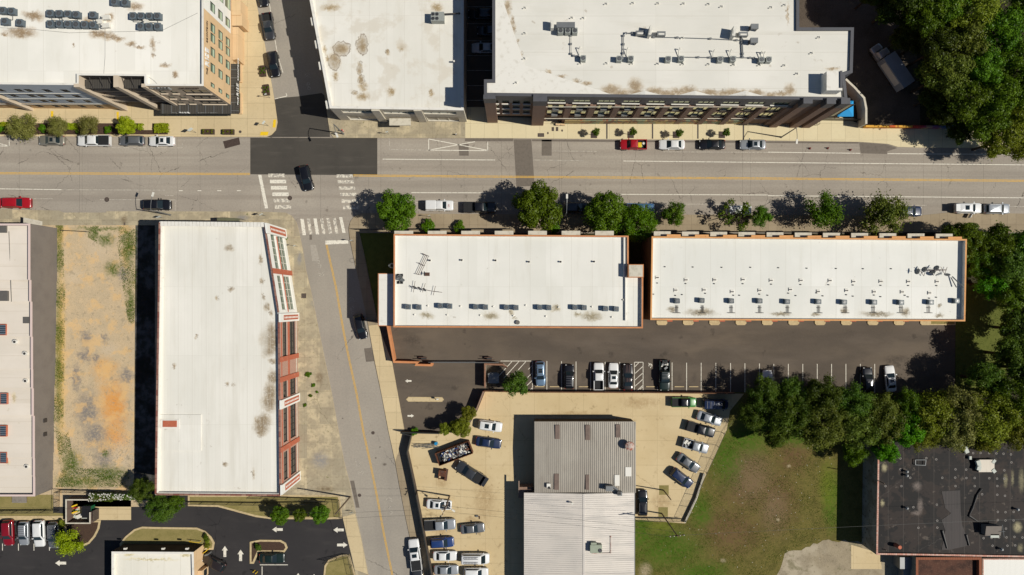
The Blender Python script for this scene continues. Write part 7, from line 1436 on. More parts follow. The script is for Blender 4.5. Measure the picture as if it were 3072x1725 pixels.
for y0, y1, l in ((420, 835, 'long tan planter bed along the apartment wall, upper one'), (940, 1150, 'tan planter bed along the apartment canopy, lower one')):
    p = WT(0, 0, 2400, y1); q = WT(0, 0, 2438, y0); t_ = thing('planter_bed', ((p.x+q.x)/2, (p.y+q.y)/2, .13), l, 'planter'); b = MB(); b.box(((p.x+q.x)/2, (p.y+q.y)/2, .35), (q.x-p.x, q.y-p.y, .45)); b.build('planter_box', M_tan, t_); b = MB(); b.box(((p.x+q.x)/2-.1, (p.y+q.y)/2, .59), (q.x-p.x-.3, q.y-p.y-.3, .04)); b.build('soil', M_mulch, t_)
    for i in range(int((q.y-p.y)/1.3)):
        o = bpy.data.objects.new('plant', MC[('shrub', 'mid')] if ('shrub', 'mid') in MC else CR['shrub'][0]); COL.objects.link(o); o.parent = t_; o.location = (-.1, -(q.y-p.y)/2+.7+i*1.3, .6); o.scale = (.28, .28, .28)
# ---------------- grass and weeds ----------------
def tufts(name, polys, n, h, mat, seed):
    g = np.random.default_rng(seed); pts = []
    areas = np.array([abs(area(p)) for p in polys]); cnt = (areas/areas.sum()*n).astype(int)
    for poly, c in zip(polys, cnt):
        P = np.array(poly); lo, hi = P.min(0), P.max(0); q = g.uniform(lo, hi, (c*3, 2)); ins = np.zeros(len(q), bool); j = len(P)-1
        for i in range(len(P)):
            xi, yi = P[i]; xj, yj = P[j]; cond = ((yi > q[:, 1]) != (yj > q[:, 1])) & (q[:, 0] < (xj-xi)*(q[:, 1]-yi)/(yj-yi+1e-9)+xi); ins ^= cond; j = i
        q = q[ins]; cl = np.sin(q[:, 0]*.7+1)*np.sin(q[:, 1]*.9)+.5*np.sin(q[:, 0]*2.3)*np.sin(q[:, 1]*2.9+1)+g.normal(size=len(q))*.5; q = q[cl > -.2][:c]; pts.append(q)
    q = np.concatenate(pts); n = len(q); a = g.uniform(0, 6.28, n); s = h*g.uniform(.5, 1.4, n); zz = np.full(n, .03)
    B = np.stack([q[:, 0], q[:, 1], zz], 1); d = np.stack([np.cos(a), np.sin(a), np.zeros(n)], 1); e = np.stack([-np.sin(a), np.cos(a), np.zeros(n)], 1)
    top = B+d*s[:, None]*.55+np.array([0, 0, 1])*s[:, None]*.75; V = np.stack([B-e*s[:, None]*.28, B+e*s[:, None]*.28, top], 1).reshape(-1, 3)
    me = bpy.data.meshes.new(name); me.vertices.add(3*n); me.vertices.foreach_set('co', V.ravel().astype(np.float32)); me.loops.add(3*n); me.loops.foreach_set('vertex_index', np.arange(3*n, dtype=np.int32)); me.polygons.add(n)
    me.polygons.foreach_set('loop_start', np.arange(0, 3*n, 3, dtype=np.int32)); me.polygons.foreach_set('loop_total', np.full(n, 3, np.int32)); me.update(); me.validate(); me.materials.append(mat)
    at = me.attributes.new('tone', 'FLOAT', 'FACE'); at.data.foreach_set('value', g.random(n).astype(np.float32))
    o = bpy.data.objects.new(name, me); COL.objects.link(o); o['kind'] = 'stuff'; return o
def PL(c, r, pts): return [tuple(WT(c, r, x, y)[:2]) for x, y in pts]
tufts('weeds', [PL(0, 1, [(565, 820), (640, 820), (650, 1446), (550, 1446)]), PL(0, 2, [(550, 0), (660, 0), (640, 1446), (530, 1446)]), PL(0, 1, [(1200, 830), (1380, 830), (1370, 1446), (1240, 1446), (1180, 1000)]), PL(0, 2, [(1240, 0), (1375, 0), (1350, 360), (1290, 340)]),
    PL(0, 3, [(560, 560), (640, 360), (1290, 400), (1340, 560)]), PL(0, 1, [(890, 820), (1000, 820), (980, 1000), (890, 940)]), PL(0, 3, [(560, 0), (690, 0), (760, 360), (620, 420)])], 20000, .17, LM['mid'], 5)
tufts('grass', [PL(2, 3, [(1230, 900), (1720, 930), (1960, 420), (2120, 0), (2571, 0), (2571, 1446), (1230, 1446)]), PL(3, 3, [(0, 0), (700, 100), (700, 1020), (200, 1200), (0, 1446)])], 26000, .12, LM['mid'], 6)
tufts('lawn_grass', [PL(3, 2, [(1895, 0), (2500, 0), (2500, 1000), (1895, 1000)])], 6000, .12, LM['mid'], 7)
tufts('undergrowth', [[tuple(W(x, y)[:2]) for x, y in P_] for P_ in ([(2760, -60), (3120, -60), (3120, 370), (2780, 370)], [(2905, 690), (3120, 690), (3120, 850), (2905, 850)], [(2240, 1180), (3120, 1180), (3120, 1330), (2640, 1330), (2300, 1300)])], 9000, .5, LM['dull'], 8)
# gravel stones in the vacant lot
b = MB(); g = random.Random(3)
for i in range(1500):
    x, y = g.uniform(700, 1340), g.uniform(40, 480); q = WT(0, 3, x, y); s_ = g.uniform(.04, .11); b.box((q.x, q.y, .06), (s_, s_*.8, s_*.6), g.random()*3)
for i in range(900):
    x, y = g.uniform(700, 1340), g.uniform(100, 1446); q = WT(0, 2, x, y); s_ = g.uniform(.03, .08); b.box((q.x, q.y, .06), (s_, s_*.8, s_*.6), g.random()*3)
b.build('gravel', surf('pale_gravel_stone', C(190, 180, 162, .8), [('n', 2, 3, .4, .6, C(140, 130, 116, .8), .8)], .9), kind='stuff')
b = MB()
for i in range(90): x, y = g.uniform(1300, 2571), g.uniform(300, 1446); q = WT(2, 3, x, y); s_ = g.uniform(.04, .11); b.box((q.x, q.y, .05), (s_, s_, .05), g.random()*3) if x > 1950-(y-400)*.7 else None
for i in range(70): x, y = g.uniform(0, 640), g.uniform(100, 1300); q = WT(3, 3, x, y); s_ = g.uniform(.04, .11); b.box((q.x, q.y, .05), (s_, s_, .05), g.random()*3)
b.build('litter', M_concW, kind='stuff')
# ---------------- fences, walls, poles and small things ----------------
M_fence = surf('weathered_fence_panel', C(84, 74, 66, .8), [('n', 1, 5, .4, .7, C(110, 96, 80, .8), .6), ('l', 'Y', .3, .04, C(40, 36, 34, .8), .7, 0)], .9)
M_rail = plain('fence_metal', C(60, 62, 60, .8), .5, .3)
def chain(name, c, r, pts, h, label, green=False, sp=2.4, bars=False):
    P = [WT(c, r, x, y) for x, y in pts]; ctr = sum(P, Vector())/len(P); root = thing(name, (ctr.x, ctr.y, 0), label, 'fence')
    k = 0
    for p, q in zip(P, P[1:]):
        L = (q-p).length; d = (q-p)/L; n = max(1, round(L/sp))
        for i in range(n+1 if q == P[-1] else n):
            v = p+d*L*i/n; b = MB(); b.cyl((v.x, v.y, 0), (v.x, v.y, h+.05), .045, n=6); b.build('post', M_rail, root)
        b = MB(); b.cyl((p.x, p.y, h), (q.x, q.y, h), .03, n=6); b.cyl((p.x, p.y, .15), (q.x, q.y, .15), .02, n=6); b.build('rail', M_rail, root)
        b = MB(); m = int(L/(.12 if bars else .16))
        for i in range(m):
            a = p+d*L*i/m
            if bars: b.cyl((a.x, a.y, .1), (a.x, a.y, h), .012, n=4, caps=False)
            else:
                a2 = p+d*min(L, L*i/m+h*.6); a0 = p+d*max(0, L*i/m-h*.6)
                b.cyl((a.x, a.y, .15), (a2.x, a2.y, h), .008, n=3, caps=False); b.cyl((a.x, a.y, .15), (a0.x, a0.y, h), .008, n=3, caps=False)
        b.build('mesh_panel' if not bars else 'picket_panel', M_rail, root)
    return root
# tall panel fence between street and yard, with its walls
poly_wall('panel_fence', TP(1, 3, [(1450, 20), (1555, 45), (1515, 215), (1590, 560), (1640, 820), (1690, 1080), (1760, 1440), (1860, 1900)]), 1.9, .12, 2.0, M_fence, 'tall weathered panel fence between the lower street and the car yard', 'fence', M_rail)
poly_wall('boundary_wall', TP(1, 2, [(1450, 1452), (1840, 1462)]), 1.8, .15, 1.8, M_fence, 'dark boundary panel between the driveway and the yard top', 'wall', M_rail)
poly_wall('orange_wall', TP(1, 2, [(1322, 380), (1388, 742), (1620, 748), (1610, 772), (1762, 776), (1766, 752)]), 2.0, .3, 2.0, M_orange, 'orange stucco wall bending round the corner of the rear parking lot', 'wall', M_orange)
poly_wall('yard_wall', TP(1, 2, [(2285, 1040), (2212, 1228)]), 2.2, .2, 2.2, M_brickR, 'short slanted brown wall at the left end of the yard', 'wall', M_brickD)
poly_wall('rear_wall', TP(1, 2, [(2290, 1036), (2560, 1042)])+TP(2, 2, [(180, 1046), (1300, 1050), (1900, 1056), (2240, 1060)]), 1.7, .14, 1.7, M_brickD, 'long dark brown wall between the rear parking row and the yard', 'wall', surf('brown_coping', C(120, 84, 60, .8), [('n', 1, 5, .4, .7, C(80, 60, 46, .8), .7)], .9))
poly_wall('retaining_wall', TP(2, 3, [(1932, 430), (1850, 680), (1735, 920)]), .6, .25, .6, M_concW, 'low pale retaining wall along the field edge of the yard', 'wall', M_concW)
# enclosure with bin at the driveway
e1 = poly_wall('bin_enclosure', TP(1, 2, [(2300, 1000), (2300, 765), (2480, 770), (2520, 800)]), 2.0, .25, 2.0, M_concW, 'brown walled bin enclosure between driveway and rear parking lot', 'wall', surf('brown_wall_cap', C(150, 112, 90, .8), [('n', 2, 5, .4, .7, C(110, 84, 68, .8), .6)], .9))
def bin_(px, py, w, d, h, rz, label, body, lid, name='dumpster'):
    q = W(px, py, h); root = thing(name, (q.x, q.y, .05), label, 'dumpster', None, rz)
    b = MB(); b.box((0, 0, h/2+.05), (w, d, h-.1)); b.box((0, 0, .06), (w*.9, d*.9, .1)); b.build('bin_body', body, root, local=True)
    for s_ in (-1, 1): b = MB(); b.box((s_*w/4, 0, h+.03), (w/2-.03, d+.06, .06)); b.build('lid', lid, root, local=True)
    b = MB(); b.box((w/2+.08, 0, h*.6), (.12, d*.7, .12)); b.box((-w/2-.08, 0, h*.6), (.12, d*.7, .12)); b.build('lift_bar', body, root, local=True)
q = T(1, 2, 2385, 905); bin_(q[0], q[1], 1.8, 2.0, 1.3, math.pi/2, 'grey ribbed dumpster inside the brown walled enclosure', M_metG, M_metG)
# wooden enclosure with green dumpster
en = poly_wall('bin_enclosure', TP(0, 3, [(905, 815), (905, 925), (665, 925), (665, 690), (885, 690)]), 1.9, .18, 1.9, surf('enclosure_boards', C(116, 98, 88, .8), [('l', 'Z', .3, .04, C(70, 58, 52, .8), .8, 0), ('n', 1, 5, .4, .7, C(96, 80, 72, .8), .6)], .9), 'board walled bin enclosure beside the lime tree', 'fence', M_concW)
b = MB(); q0, q1 = WT(0, 3, 908, 815, 0), WT(0, 3, 1000, 775, 0); d = (q1-q0).normalized(); c_ = WT(0, 3, 950, 840, .9); b.box((W(*T(0, 3, 962, 832), .95).x, c_.y, .95), (.12, 2.0, 1.8)); b.build('gate', M_fence, en)
q = T(0, 3, 870, 812); bin_(q[0], q[1], 1.7, 2.1, 1.3, 0, 'green dumpster with a black lid inside the board enclosure', surf('green_steel', C(28, 96, 62, .8), [], .5), M_blk)
t_ = thing('toy_pile', WT(0, 3, 755, 785), 'pile of yellow, red and green plastic play pieces inside the board enclosure', 'rubbish'); ccs = [(M_yellowb, 748, 750, 1.0, .25, .35), (M_yellowb, 750, 815, 1.0, .25, .35)]
for m, x, y, w, d_, a_ in ccs: b = MB(); b.box(WT(0, 3, x, y, .7), (w, d_, .25), a_); b.build('plastic_slide', m, t_)
for i, m in enumerate((M_brickR, LM['bright'], PA['blue'], PA['red'], M_fr_w, PA['green'])): b = MB(); b.box(WT(0, 3, 745+i*7, 775+(i % 3)*13, .35), (.4, .35, .4), i*.5); b.build('plastic_block', m, t_)
t_ = thing('mattress_heap', WT(0, 3, 800, 862), 'white discarded mattress and boards beside the green dumpster', 'rubbish'); b = MB(); b.box(WT(0, 3, 800, 855, .4), (1.1, .7, .3), .4); b.build('mattress', M_fr_w, t_); b = MB(); b.box(WT(0, 3, 760, 862, .3), (.8, .5, .1), -.6); b.box(WT(0, 3, 850, 872, .5), (1.1, .25, .08)); b.build('board', M_capt, t_)
# scrap container and hopper
c_ = WT(1, 3, 1988, 225, 1.5); ang = math.radians(20.5)
sc = thing('scrap_container', (c_.x, c_.y, .07), 'rusty open container full of scrap metal under the yellow green tree', 'container', None, ang)
Lc, Wc, Hc = 6.6, 2.35, 1.6
M_rs = surf('rusty_steel', C(92, 60, 46, .8), [('n', 1.2, 5, .4, .65, C(150, 92, 56, .8), .7), ('n', 4, 4, .5, .7, C(50, 36, 32, .8), .7)], .8, local=True)
b = MB(); b.box((0, 0, .15), (Lc, Wc, .1))
for s_ in (-1, 1): b.box((0, s_*Wc/2, Hc/2+.1), (Lc, .08, Hc)); b.box((s_*Lc/2, 0, Hc/2+.1), (.08, Wc, Hc))
b.build('container_body', M_rs, sc, local=True)
b = MB(); [b.box((-Lc/2+.5+i*.8, s_*(Wc/2+.07), Hc/2), (.08, .08, Hc)) for i in range(8) for s_ in (-1, 1)]; b.build('rib', M_rs, sc, local=True)
sp_ = thing('scrap_heap', (c_.x, c_.y, .25), 'heap of silver, blue and brown scrap metal inside the open container', 'scrap', None, ang); b = MB(); g = random.Random(5)
for i in range(260): x = g.uniform(-2.3, 2.7); b.box((x, g.uniform(-.9, .9), .5+g.random()*.6), (g.uniform(.1, .7), g.uniform(.05, .3), g.uniform(.03, .2)), g.random()*3, g.choice((0, 0, 1, 2, 3, 3)))
b.build('scrap', [M_metG, PA['blue'], M_rs, M_fr_w], sp_, local=True); b = MB(); b.box((0, 0, .25), (Lc-.3, Wc-.3, .5)); b.build('scrap_base', M_blk, sp_, local=True)
c_ = WT(1, 3, 1868, 440, 1.0); hp = thing('tipping_hopper', (c_.x, c_.y, .07), 'small brown tipping hopper beside the rusty container', 'skip', None, math.radians(-8))
b = MB(); b.box((0, .35, .75), (1.3, 1.1, 1.2)); [b.box((s_*.6, -.55, .5), (.08, .9, .8)) for s_ in (-1, 1)]; b.box((0, -.95, .3), (1.2, .08, .35)); b.build('hopper_body', M_rs, hp, local=True); b = MB(); b.box((.75, 0, .5), (.5, 2.2, .1)); b.box((0, .7, 1.37), (.7, .3, .04)); b.build('frame', M_iron, hp, local=True)
# rod gate at the rear parking entrance
gt = thing('sliding_gate', WT(1, 2, 2080, 738), 'long sliding metal gate across the rear parking entrance', 'gate')
a, d = WT(1, 2, 1745, 740), WT(1, 2, 2440, 742); b = MB(); b.cyl((a.x, a.y, 1.7), (d.x, d.y, 1.7), .07); b.cyl((a.x, a.y, .2), (d.x, d.y, .2), .05); b.build('rail', M_metG, gt)
b = MB(); n = 90; [b.cyl((a.x+(d.x-a.x)*i/n, a.y, .2), (a.x+(d.x-a.x)*i/n, a.y, 1.7), .012, n=4) for i in range(n+1)]; b.build('bar_panel', M_rail, gt)
for x, l in ((1690, 'gate motor box at the left end of the sliding gate'), (2345, 'gate roller frame at the right end of the sliding gate')):
    q = WT(1, 2, x, 705); t_ = thing('gate_motor', (q.x, q.y, .06), l, 'gate motor'); b = MB(); b.box((q.x, q.y, .6), (.9, .5, 1.0)); b.build('motor_box', M_metD, t_); b = MB(); b.box((q.x-.1, q.y+.25, 1.15), (1.6, .12, .08)); b.box((q.x-.1, q.y-.2, 1.15), (2.2, .1, .08)); b.build('frame', M_iron, t_)
q = WT(1, 2, 1830, 1107); t_ = thing('keypad_post', (q.x, q.y, .2), 'white keypad box on a curved post on the driveway island', 'keypad'); b = MB(); b.path([(q.x-.4, q.y-.1, .2), (q.x-.4, q.y-.1, 1.1), (q.x-.1, q.y, 1.25)], .05); b.build('post', M_rail, t_); b = MB(); b.box((q.x, q.y, 1.25), (.35, .25, .35)); b.build('keypad', M_fr_w, t_)
# fences
chain('chain_link_fence', 2, 2, [(2200, 1300), (2100, 1446)], 2.0, 'green chain link fence at the upper right of the yard')
chain('chain_link_fence', 2, 3, [(2105, 10), (1930, 400), (1720, 880), (1230, 872)], 2.0, 'long chain link fence round the lower right of the yard')
chain('chain_link_fence', 0, 3, [(-100, 800), (600, 795), (605, 590)], 1.8, 'chain link fence around the dry strip at the lower left')
chain('chain_link_fence', 0, 3, [(620, 592), (900, 598), (1330, 605)], 1.8, 'chain link fence at the lower end of the vacant lot')
chain('picket_fence', 1, 1, [(1010, 862), (1330, 862), (2571, 858)], 1.6, 'black picket fence before the left stucco block', bars=True)
chain('picket_fence', 2, 1, [(1430, 880), (2571, 890), (3500, 893), (4400, 897)], 1.5, 'black picket fence before the right stucco block', bars=True)
chain('picket_fence', 1, 2, [(1090, 318), (1225, 330)], 1.5, 'short black fence closing the lawn below the wing', bars=True)
chain('picket_fence', 0, 3, [(1900, 712), (2571, 720), (3300, 712)], 1.7, 'dark fence along the foot of the brick building', bars=True)
chain('picket_fence', 1, 3, [(-60, 650), (835, 690), (860, 870)], 1.7, 'dark fence above the three round trees', bars=True)
chain('picket_fence', 1, 3, [(690, 1300), (940, 1240), (985, 1446)], 1.7, 'dark corner fence at the bottom of the lower left lot', bars=True)
chain('pipe_gate', 0, 1, [(640, 872), (905, 885)], 1.1, 'rusty pipe gate at the upper end of the vacant lot', sp=4, bars=False)
# street lamps
def lamp(base, head, h, label, hx=None):
    B = W(*base); Hd = W(head[0], head[1], h); root = thing('street_lamp', (B.x, B.y, 0), label, 'street lamp', 'curved arm street lamps')
    b = MB(); b.cyl((B.x, B.y, .1), (B.x, B.y, h-.9), .13, .08, n=10); b.cyl((B.x, B.y, .1), (B.x, B.y, .5), .2, .15, n=10); b.build('pole', M_metG, root)
    b = MB(); pts = [(B.x+(Hd.x-B.x)*t, B.y+(Hd.y-B.y)*t, h-.9+.9*math.sin(t*math.pi/2)) for t in [i/6 for i in range(7)]]; b.path(pts, .05); b.build('arm', M_metG, root)
    dv = Vector((Hd.x-B.x, Hd.y-B.y, 0)).normalized(); b = MB(); b.box((Hd.x+dv.x*.3, Hd.y+dv.y*.3, h), (.8, .34, .14), math.atan2(dv.y, dv.x)); b.build('lamp_head', M_fr_w, root)
lamp((512, 645), (457, 588), 8.0, 'curved street lamp above the black suv on the lower left kerb'); lamp((1692, 652), (1701, 594), 7.5, 'curved street lamp between the two largest street trees'); lamp((2343, 412), (2391, 420), 8.0, 'curved street lamp before the loft block by the silver sedan'); lamp((1031, 402), (1009, 401), 8.0, 'street lamp at the warehouse corner of the crossing')
# utility poles and wires
def pole(base, h, label, arm=True, ang=1.1, r=.16):
    B = W(*base); root = thing('utility_pole', (B.x, B.y, 0), label, 'utility pole'); b = MB(); b.cyl((B.x, B.y, 0), (B.x, B.y, h), r, r*.7, n=10); b.build('pole', surf('pole_wood', C(126, 108, 88, .8), [('n', 3, 5, .4, .7, C(96, 82, 68, .8), .6)], .9), root)
    if arm: b = MB(); d = Vector((math.cos(ang), math.sin(ang), 0))*1.3; b.cyl(Vector((B.x, B.y, h-.6))-d, Vector((B.x, B.y, h-.6))+d, .07); b.build('crossarm', M_iron, root); b = MB(); [b.cyl(Vector((B.x, B.y, h-.55))+d*t, Vector((B.x, B.y, h-.3))+d*t, .06) for t in (-.9, -.4, .4, .9)]; b.build('insulator', M_fr_w, root)
    return Vector((B.x, B.y, h)), root
p1, r1_ = pole((1051, 1490), 11, 'leaning looking wooden utility pole on the sidewalk by the brick building', False); p2, r2_ = pole((1349, 1487), 9.3, 'wooden utility pole with transformer in the yard')
b = MB(); b.cyl((p2.x-.4, p2.y, 6.9), (p2.x-.4, p2.y, 7.9), .32, n=14); b.build('transformer', M_metG, r2_); b = MB(); b.cyl((p2.x+.3, p2.y-.2, 6.2), (p2.x+1.2, p2.y-.8, 6.4), .05); b.box((p2.x+1.3, p2.y-.9, 6.4), (.6, .3, .12), -.6); b.build('pole_lamp', M_fr_w, r2_)
p3, _ = pole((1985, 1540), 13, 'tall thin pole standing at the yard fence below the two soil squares', True, .1, .13); p4, _ = pole((1990, 1470), 6.5, 'shorter pole in the upper soil square of the yard', False, r=.12)
p5, _ = pole((2590, 1420), 7.5, 'thin pole standing by the derelict building wall', False, r=.1); p6, _ = pole((2612, 1620), 5.5, 'short pole at the lower end of the derelict building wall', False, r=.1)
p0 = Vector((-130, p1.y+1, 10)); p7 = Vector((130, p3.y+4, 12))
def wire(a, c, sag, label, dz=0, dy=0):
    root = None; b = MB(); n = 14; a = a+Vector((0, dy, dz)); c = c+Vector((0, dy, dz)); pts = []
    for i in range(n+1): t = i/n; v = a.lerp(c, t); v.z -= sag*4*t*(1-t); pts.append(v)
    b.path(pts, .018, n=4); b.build('overhead_wire', M_rail, label=label, cat='wire', group='overhead wires')
wire(p1, p2, .5, 'overhead wire across the street between the two wooden poles, upper', -.5); wire(p1, p2, .6, 'overhead wire across the street between the two wooden poles, lower', -1.3, -1.2); wire(p2, p3, .6, 'overhead wire over the yard from the transformer pole, upper', -.6, .6); wire(p2, p3, .8, 'overhead wire over the yard from the transformer pole, lower', -1.2, -.6); wire(p0, p1, .8, 'overhead wire from the street pole to the left edge', -.8); wire(p3, p7, .8, 'overhead wire from the tall yard pole to the right edge', -.6)
for x, y in ((1525, 592), (1517, 812)): sheet('soil_square', TP(2, 3, [(x-48, y-48), (x+48, y-48), (x+48, y+48), (x-48, y+48)]), .076, M_dry)
# signs
M_signw = plain('sign_face', C(226, 232, 226, .85))
def sign(base, h, w, hh, az, label, mat=None, cat='sign', txt=None):
    B = W(*base); root = thing('street_sign', (B.x, B.y, .13), label, cat); b = MB(); b.cyl((B.x, B.y, .1), (B.x, B.y, h), .035, n=6); b.build('post', M_metG, root); b = MB(); b.box((B.x, B.y-.03, h-hh/2), (w, .03, hh), az); b.build('sign_plate', mat or M_signw, root); return root
sign(T(0, 0, 1975, 1333), 3.0, .9, .9, .6, 'white sign on a thin post on the corner sidewalk left of the planters'); sign(T(1, 0, 1335, 1350), 2.4, .5, .6, .3, 'small white street sign before the warehouse canopy'); sign(T(1, 1, 985, 978), 2.6, .5, .6, .4, 'sign post beside the stop line'); sign(T(1, 1, 1755, 733), 2.6, .4, .5, .4, 'sign post on the sidewalk beside the round corner tree')
sign(T(1, 1, 100, 722), 2.8, .7, .7, .5, 'white sign on the corner sidewalk by the brick building'); sign(T(1, 1, 425, 1030), 2.6, .4, .5, .5, 'thin sign post casting a long shadow beside the white pilaster'); sign(T(1, 0, 145, 985), 2.8, .4, .5, .5, 'sign post below the square planters'); sign(T(1, 0, 128, 1265), 3.0, .7, .7, .9, 'sign on the curved corner by the yellow paving'); sign(T(0, 1, 1640, 742), 2.0, .8, .6, .4, 'white sign beside the lower left street lamp')
sign(T(1, 3, 970, 800), 1.4, .6, .5, .2, 'small white box on a post on the lower sidewalk', cat='post box')
# traffic cones and barrels
M_cone = plain('cone_red', (.45, .04, .03, 1))
for k, (x, y) in enumerate(((418, 45), (598, 43), (825, 60))):
    q = WT(3, 1, x, y); t_ = thing('traffic_cone', (q.x, q.y, .012), 'red traffic cone on the upper kerb lane, %s from left' % ORD[k], 'traffic cone', 'traffic cones by the upper kerb'); b = MB(); b.cyl((q.x, q.y, .03), (q.x, q.y, .7), .17, .04, n=10); b.build('cone', M_cone, t_); b = MB(); b.box((q.x, q.y, .025), (.4, .4, .04)); b.build('cone_base', M_blk, t_)
for x, y, l, m in ((878, 1318, 'red and white striped marker at the warehouse corner', M_cone), (812, 1352, 'white marker post at the warehouse corner kerb', M_fr_w)):
    q = WT(1, 0, x, y); t_ = thing('marker_post', (q.x, q.y, .13), l, 'marker'); b = MB(); b.cyl((q.x, q.y, .13), (q.x, q.y, 1.2), .16, .1, n=10); b.build('post', m, t_); b = MB(); b.cyl((q.x, q.y, .5), (q.x, q.y, .75), .165, .15, n=10); b.build('band', M_fr_w, t_)
q = WT(1, 0, 2010, 1355); t_ = thing('fire_hydrant', (q.x, q.y, .13), 'dark hydrant on the tan slab before the alley', 'hydrant'); b = MB(); b.cyl((q.x, q.y, .13), (q.x, q.y, .75), .13, .11, n=10); b.cyl((q.x-.2, q.y, .5), (q.x+.2, q.y, .5), .07); b.build('hydrant_body', M_iron, t_); b = MB(); b.cyl((q.x, q.y, .75), (q.x, q.y, .88), .14, .04, n=10); b.build('cap', M_fr_w, t_)
# benches, tables by the lofts
for k, (x, l) in enumerate(((460, 'left pale bench before the loft entrance'), (508, 'right pale bench before the loft entrance'))):
    q = WT(2, 0, x, 1258); t_ = thing('bench', (q.x, q.y, .13), l, 'bench'); b = MB(); b.box((q.x, q.y, .56), (.85, .32, .06), -.1); b.build('seat', M_tan, t_)
    for s_ in (-1, 1): b = MB(); b.box((q.x+s_*.35, q.y, .33), (.06, .3, .4)); b.build('leg', M_metD, t_)
for k, (x, l) in enumerate(((450, 'bicycle leaning by the loft entrance, left'), (490, 'bicycle leaning by the loft entrance, middle'), (516, 'bicycle leaning by the loft entrance, right'))):
    q = WT(2, 0, x, 1238-k*4); t_ = thing('bicycle', (q.x, q.y, .13), l, 'bicycle', None, .3)
    for s_ in (-.5, .5):
        b = MB(); n = 16; [b.cyl((s_+.33*math.cos(2*math.pi*i/n), 0, .34+.33*math.sin(2*math.pi*i/n)), (s_+.33*math.cos(2*math.pi*(i+1)/n), 0, .34+.33*math.sin(2*math.pi*(i+1)/n)), .025, n=5) for i in range(n)]; b.build('wheel', M_tyre, t_, local=True)
    b = MB(); b.path([(-.5, 0, .34), (-.15, 0, .8), (.35, 0, .8), (.5, 0, .34)], .03); b.path([(-.5, 0, .34), (0, 0, .34), (.35, 0, .8)], .03); b.path([(0, 0, .34), (-.15, 0, .8)], .03); b.build('frame', M_blk, t_, local=True); b = MB(); b.box((-.17, 0, .87), (.26, .14, .06)); b.build('saddle', M_blk, t_, local=True); b = MB(); b.cyl((.35, -.25, .95), (.35, .25, .95), .025); b.build('handlebar', M_blk, t_, local=True)
# drains, grates
for tc_, x, y, w, d_ in (((2, 0), 410, 1298, .45, .75), ((2, 0), 452, 1298, .45, .75), ((1, 2), 482, 78, .9, .9), ((0, 1), 1255, 803, .3, .5), ((2, 0), 290, 1358, 1.2, .7)):
    q = WT(tc_[0], tc_[1], x, y); b = MB(); b.box((q.x, q.y, .14), (w, d_, .02)); [b.box((q.x, q.y-d_*.35+i*d_*.17, .152), (w*.8, .04, .01), m=1) for i in range(5)]; b.build('drain_grate', [M_steel, M_patch2], kind='structure')
# folded awning of the angled brick building, wooden pallet, tyre stack, motor scooter parts
t_ = thing('fabric_awning', WT(0, 1, 2250, 765), 'olive green folded awning over the sidewalk at the brick building', 'awning'); b = MB(); P_ = [WT(0, 1, x, y, 2.8) for x, y in ((2180, 745), (2230, 742), (2350, 742), (2410, 748), (2400, 783), (2180, 780))]; b.prism([(v.x, v.y) for v in P_], 2.7, 2.8, bottom=True); b.build('canopy', surf('olive_canvas', C(112, 112, 88, .8), [('n', 1, 5, .4, .7, C(90, 90, 70, .8), .6)], .8), t_); b = MB(); [b.cyl((v.x, v.y, .13), (v.x, v.y, 2.7), .03) for v in (P_[0], P_[3])]; b.build('strut', M_rail, t_)
q = WT(0, 3, 208, 662); t_ = thing('wooden_ramp', (q.x, q.y, .06), 'grey wooden ramp below the long workshop', 'ramp'); b = MB(); [b.box((q.x, q.y-.9+i*.22, .35), (2.7, .2, .08)) for i in range(7)]; b.build('deck', surf('grey_planks', C(150, 142, 132, .8), [('n', 2, 5, .4, .7, C(120, 112, 104, .8), .6)], .9), t_); b = MB(); [b.box((q.x+s_*1.2, q.y-.2, .18), (.1, 1.4, .25)) for s_ in (-1, 1)]; b.build('beam', M_iron, t_)
q = WT(1, 3, 2225, 852); t_ = thing('engine_part', (q.x, q.y, .07), 'oily engine part lying on the yard concrete above the grey sedan', 'scrap'); b = MB(); b.cyl((q.x-.35, q.y, .2), (q.x+.1, q.y+.02, .2), .18, n=10); b.build('casing', M_metG, t_); b = MB(); b.cyl((q.x+.1, q.y, .2), (q.x+.42, q.y-.05, .2), .07); b.box((q.x+.4, q.y-.3, .15), (.14, .5, .15)); b.build('shaft', M_iron, t_)
t_ = thing('parts_rack', WT(1, 3, 1800, 145), 'tangle of metal parts and frames with a blue drum by the yard corner', 'scrap'); b = MB(); [b.cyl(WT(1, 3, 1560+g.uniform(0, 290), 150+g.uniform(-22, 26), .1+g.random()*.6), WT(1, 3, 1560+g.uniform(0, 290), 150+g.uniform(-18, 20), .1+g.random()*.6), .025) for i in range(26)]; b.build('frame', M_metG, t_); q = WT(1, 3, 1812, 118); b = MB(); b.cyl((q.x, q.y, .07), (q.x, q.y, .9), .3, n=14); b.build('drum', surf('blue_drum', C(40, 140, 190, .8), [], .4), t_)
for x, y, l in ((1925, 1070, 'yellow order rail behind the restaurant'),):
    q = WT(0, 3, 1975, 1090); t_ = thing('guard_rail', (q.x, q.y, .15), l, 'rail'); b = MB(); b.path([(q.x-.9, q.y, .15), (q.x-.9, q.y, 1.1), (q.x+.9, q.y-.2, 1.1), (q.x+.9, q.y-.2, .15)], .06); b.build('rail', M_yellowb, t_)
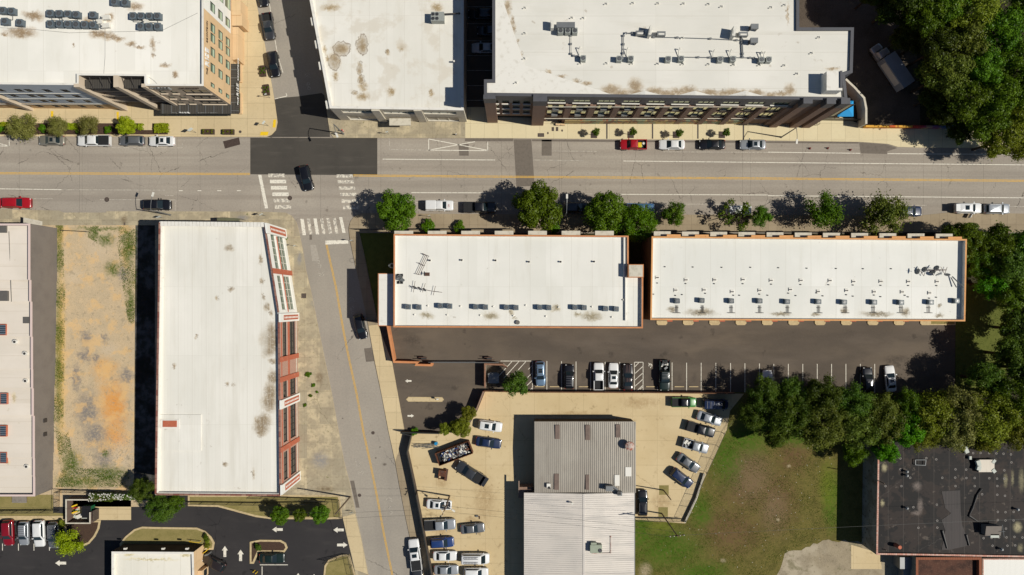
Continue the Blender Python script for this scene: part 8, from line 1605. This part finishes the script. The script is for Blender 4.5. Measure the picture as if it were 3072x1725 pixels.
q = WT(0, 3, 2085, 1195); t_ = thing('guard_rail', (q.x, q.y, .15), 'yellow curved guard rail at the service window', 'rail'); b = MB(); b.path([(q.x-.5, q.y-.3, .15), (q.x-.5, q.y-.3, 1.0), (q.x, q.y, 1.05), (q.x+.4, q.y+.4, 1.0), (q.x+.4, q.y+.4, .15)], .07); b.build('rail', M_yellowb, t_)
q = WT(0, 3, 2110, 1215); t_ = thing('menu_board', (q.x, q.y, .1), 'small grey speaker board beside the drive lane', 'sign'); b = MB(); b.box((q.x, q.y, .9), (.7, .25, 1.5), .3); b.build('board', M_metG, t_); b = MB(); b.box((q.x, q.y, .15), (.9, .5, .1), .3); b.build('foot', M_metD, t_)
for x, y, l in ((-10, 1398, 'yellow bollard left of the striped stall'), (15, 1412, 'yellow bollard beside the first one')):
    q = WT(1, 3, x, y); t_ = thing('bollard', (q.x, q.y, .03), l, 'bollard', 'yellow bollards'); b = MB(); b.cyl((q.x, q.y, .03), (q.x, q.y, 1.0), .09, n=10); b.build('post', M_yellowb, t_); b = MB(); b.cyl((q.x, q.y, 1.0), (q.x, q.y, 1.06), .09, .02, n=10); b.build('cap', M_yellowb, t_)
b = MB(); q = WT(1, 1, 1362, 1222, Z1); c0 = q
ld = thing('roof_ladder', (c0.x, c0.y, Z1), 'caged ladder hooked over the left edge of the stucco roof', 'ladder'); b.cyl((c0.x+.4, c0.y+.2, Z1+.3), (c0.x+.4, c0.y+.2, Z1-8), .03); b.cyl((c0.x+.4, c0.y-.25, Z1+.3), (c0.x+.4, c0.y-.25, Z1-8), .03); [b.cyl((c0.x+.4, c0.y+.2, Z1-i*.35), (c0.x+.4, c0.y-.25, Z1-i*.35), .02) for i in range(23)]; b.build('ladder', M_metG, ld)
n = 10
for k in range(6):
    b = MB()
    for i in range(n): t0, t1 = math.pi/2+math.pi*i/n, math.pi/2+math.pi*(i+1)/n; b.cyl((c0.x+.35+.75*math.cos(t0)*1.1, c0.y+.4*math.sin(t0), Z1+.3-k*1.0), (c0.x+.35+.75*math.cos(t1)*1.1, c0.y+.4*math.sin(t1), Z1+.3-k*1.0), .025)
    b.build('safety_hoop', M_metG, ld)
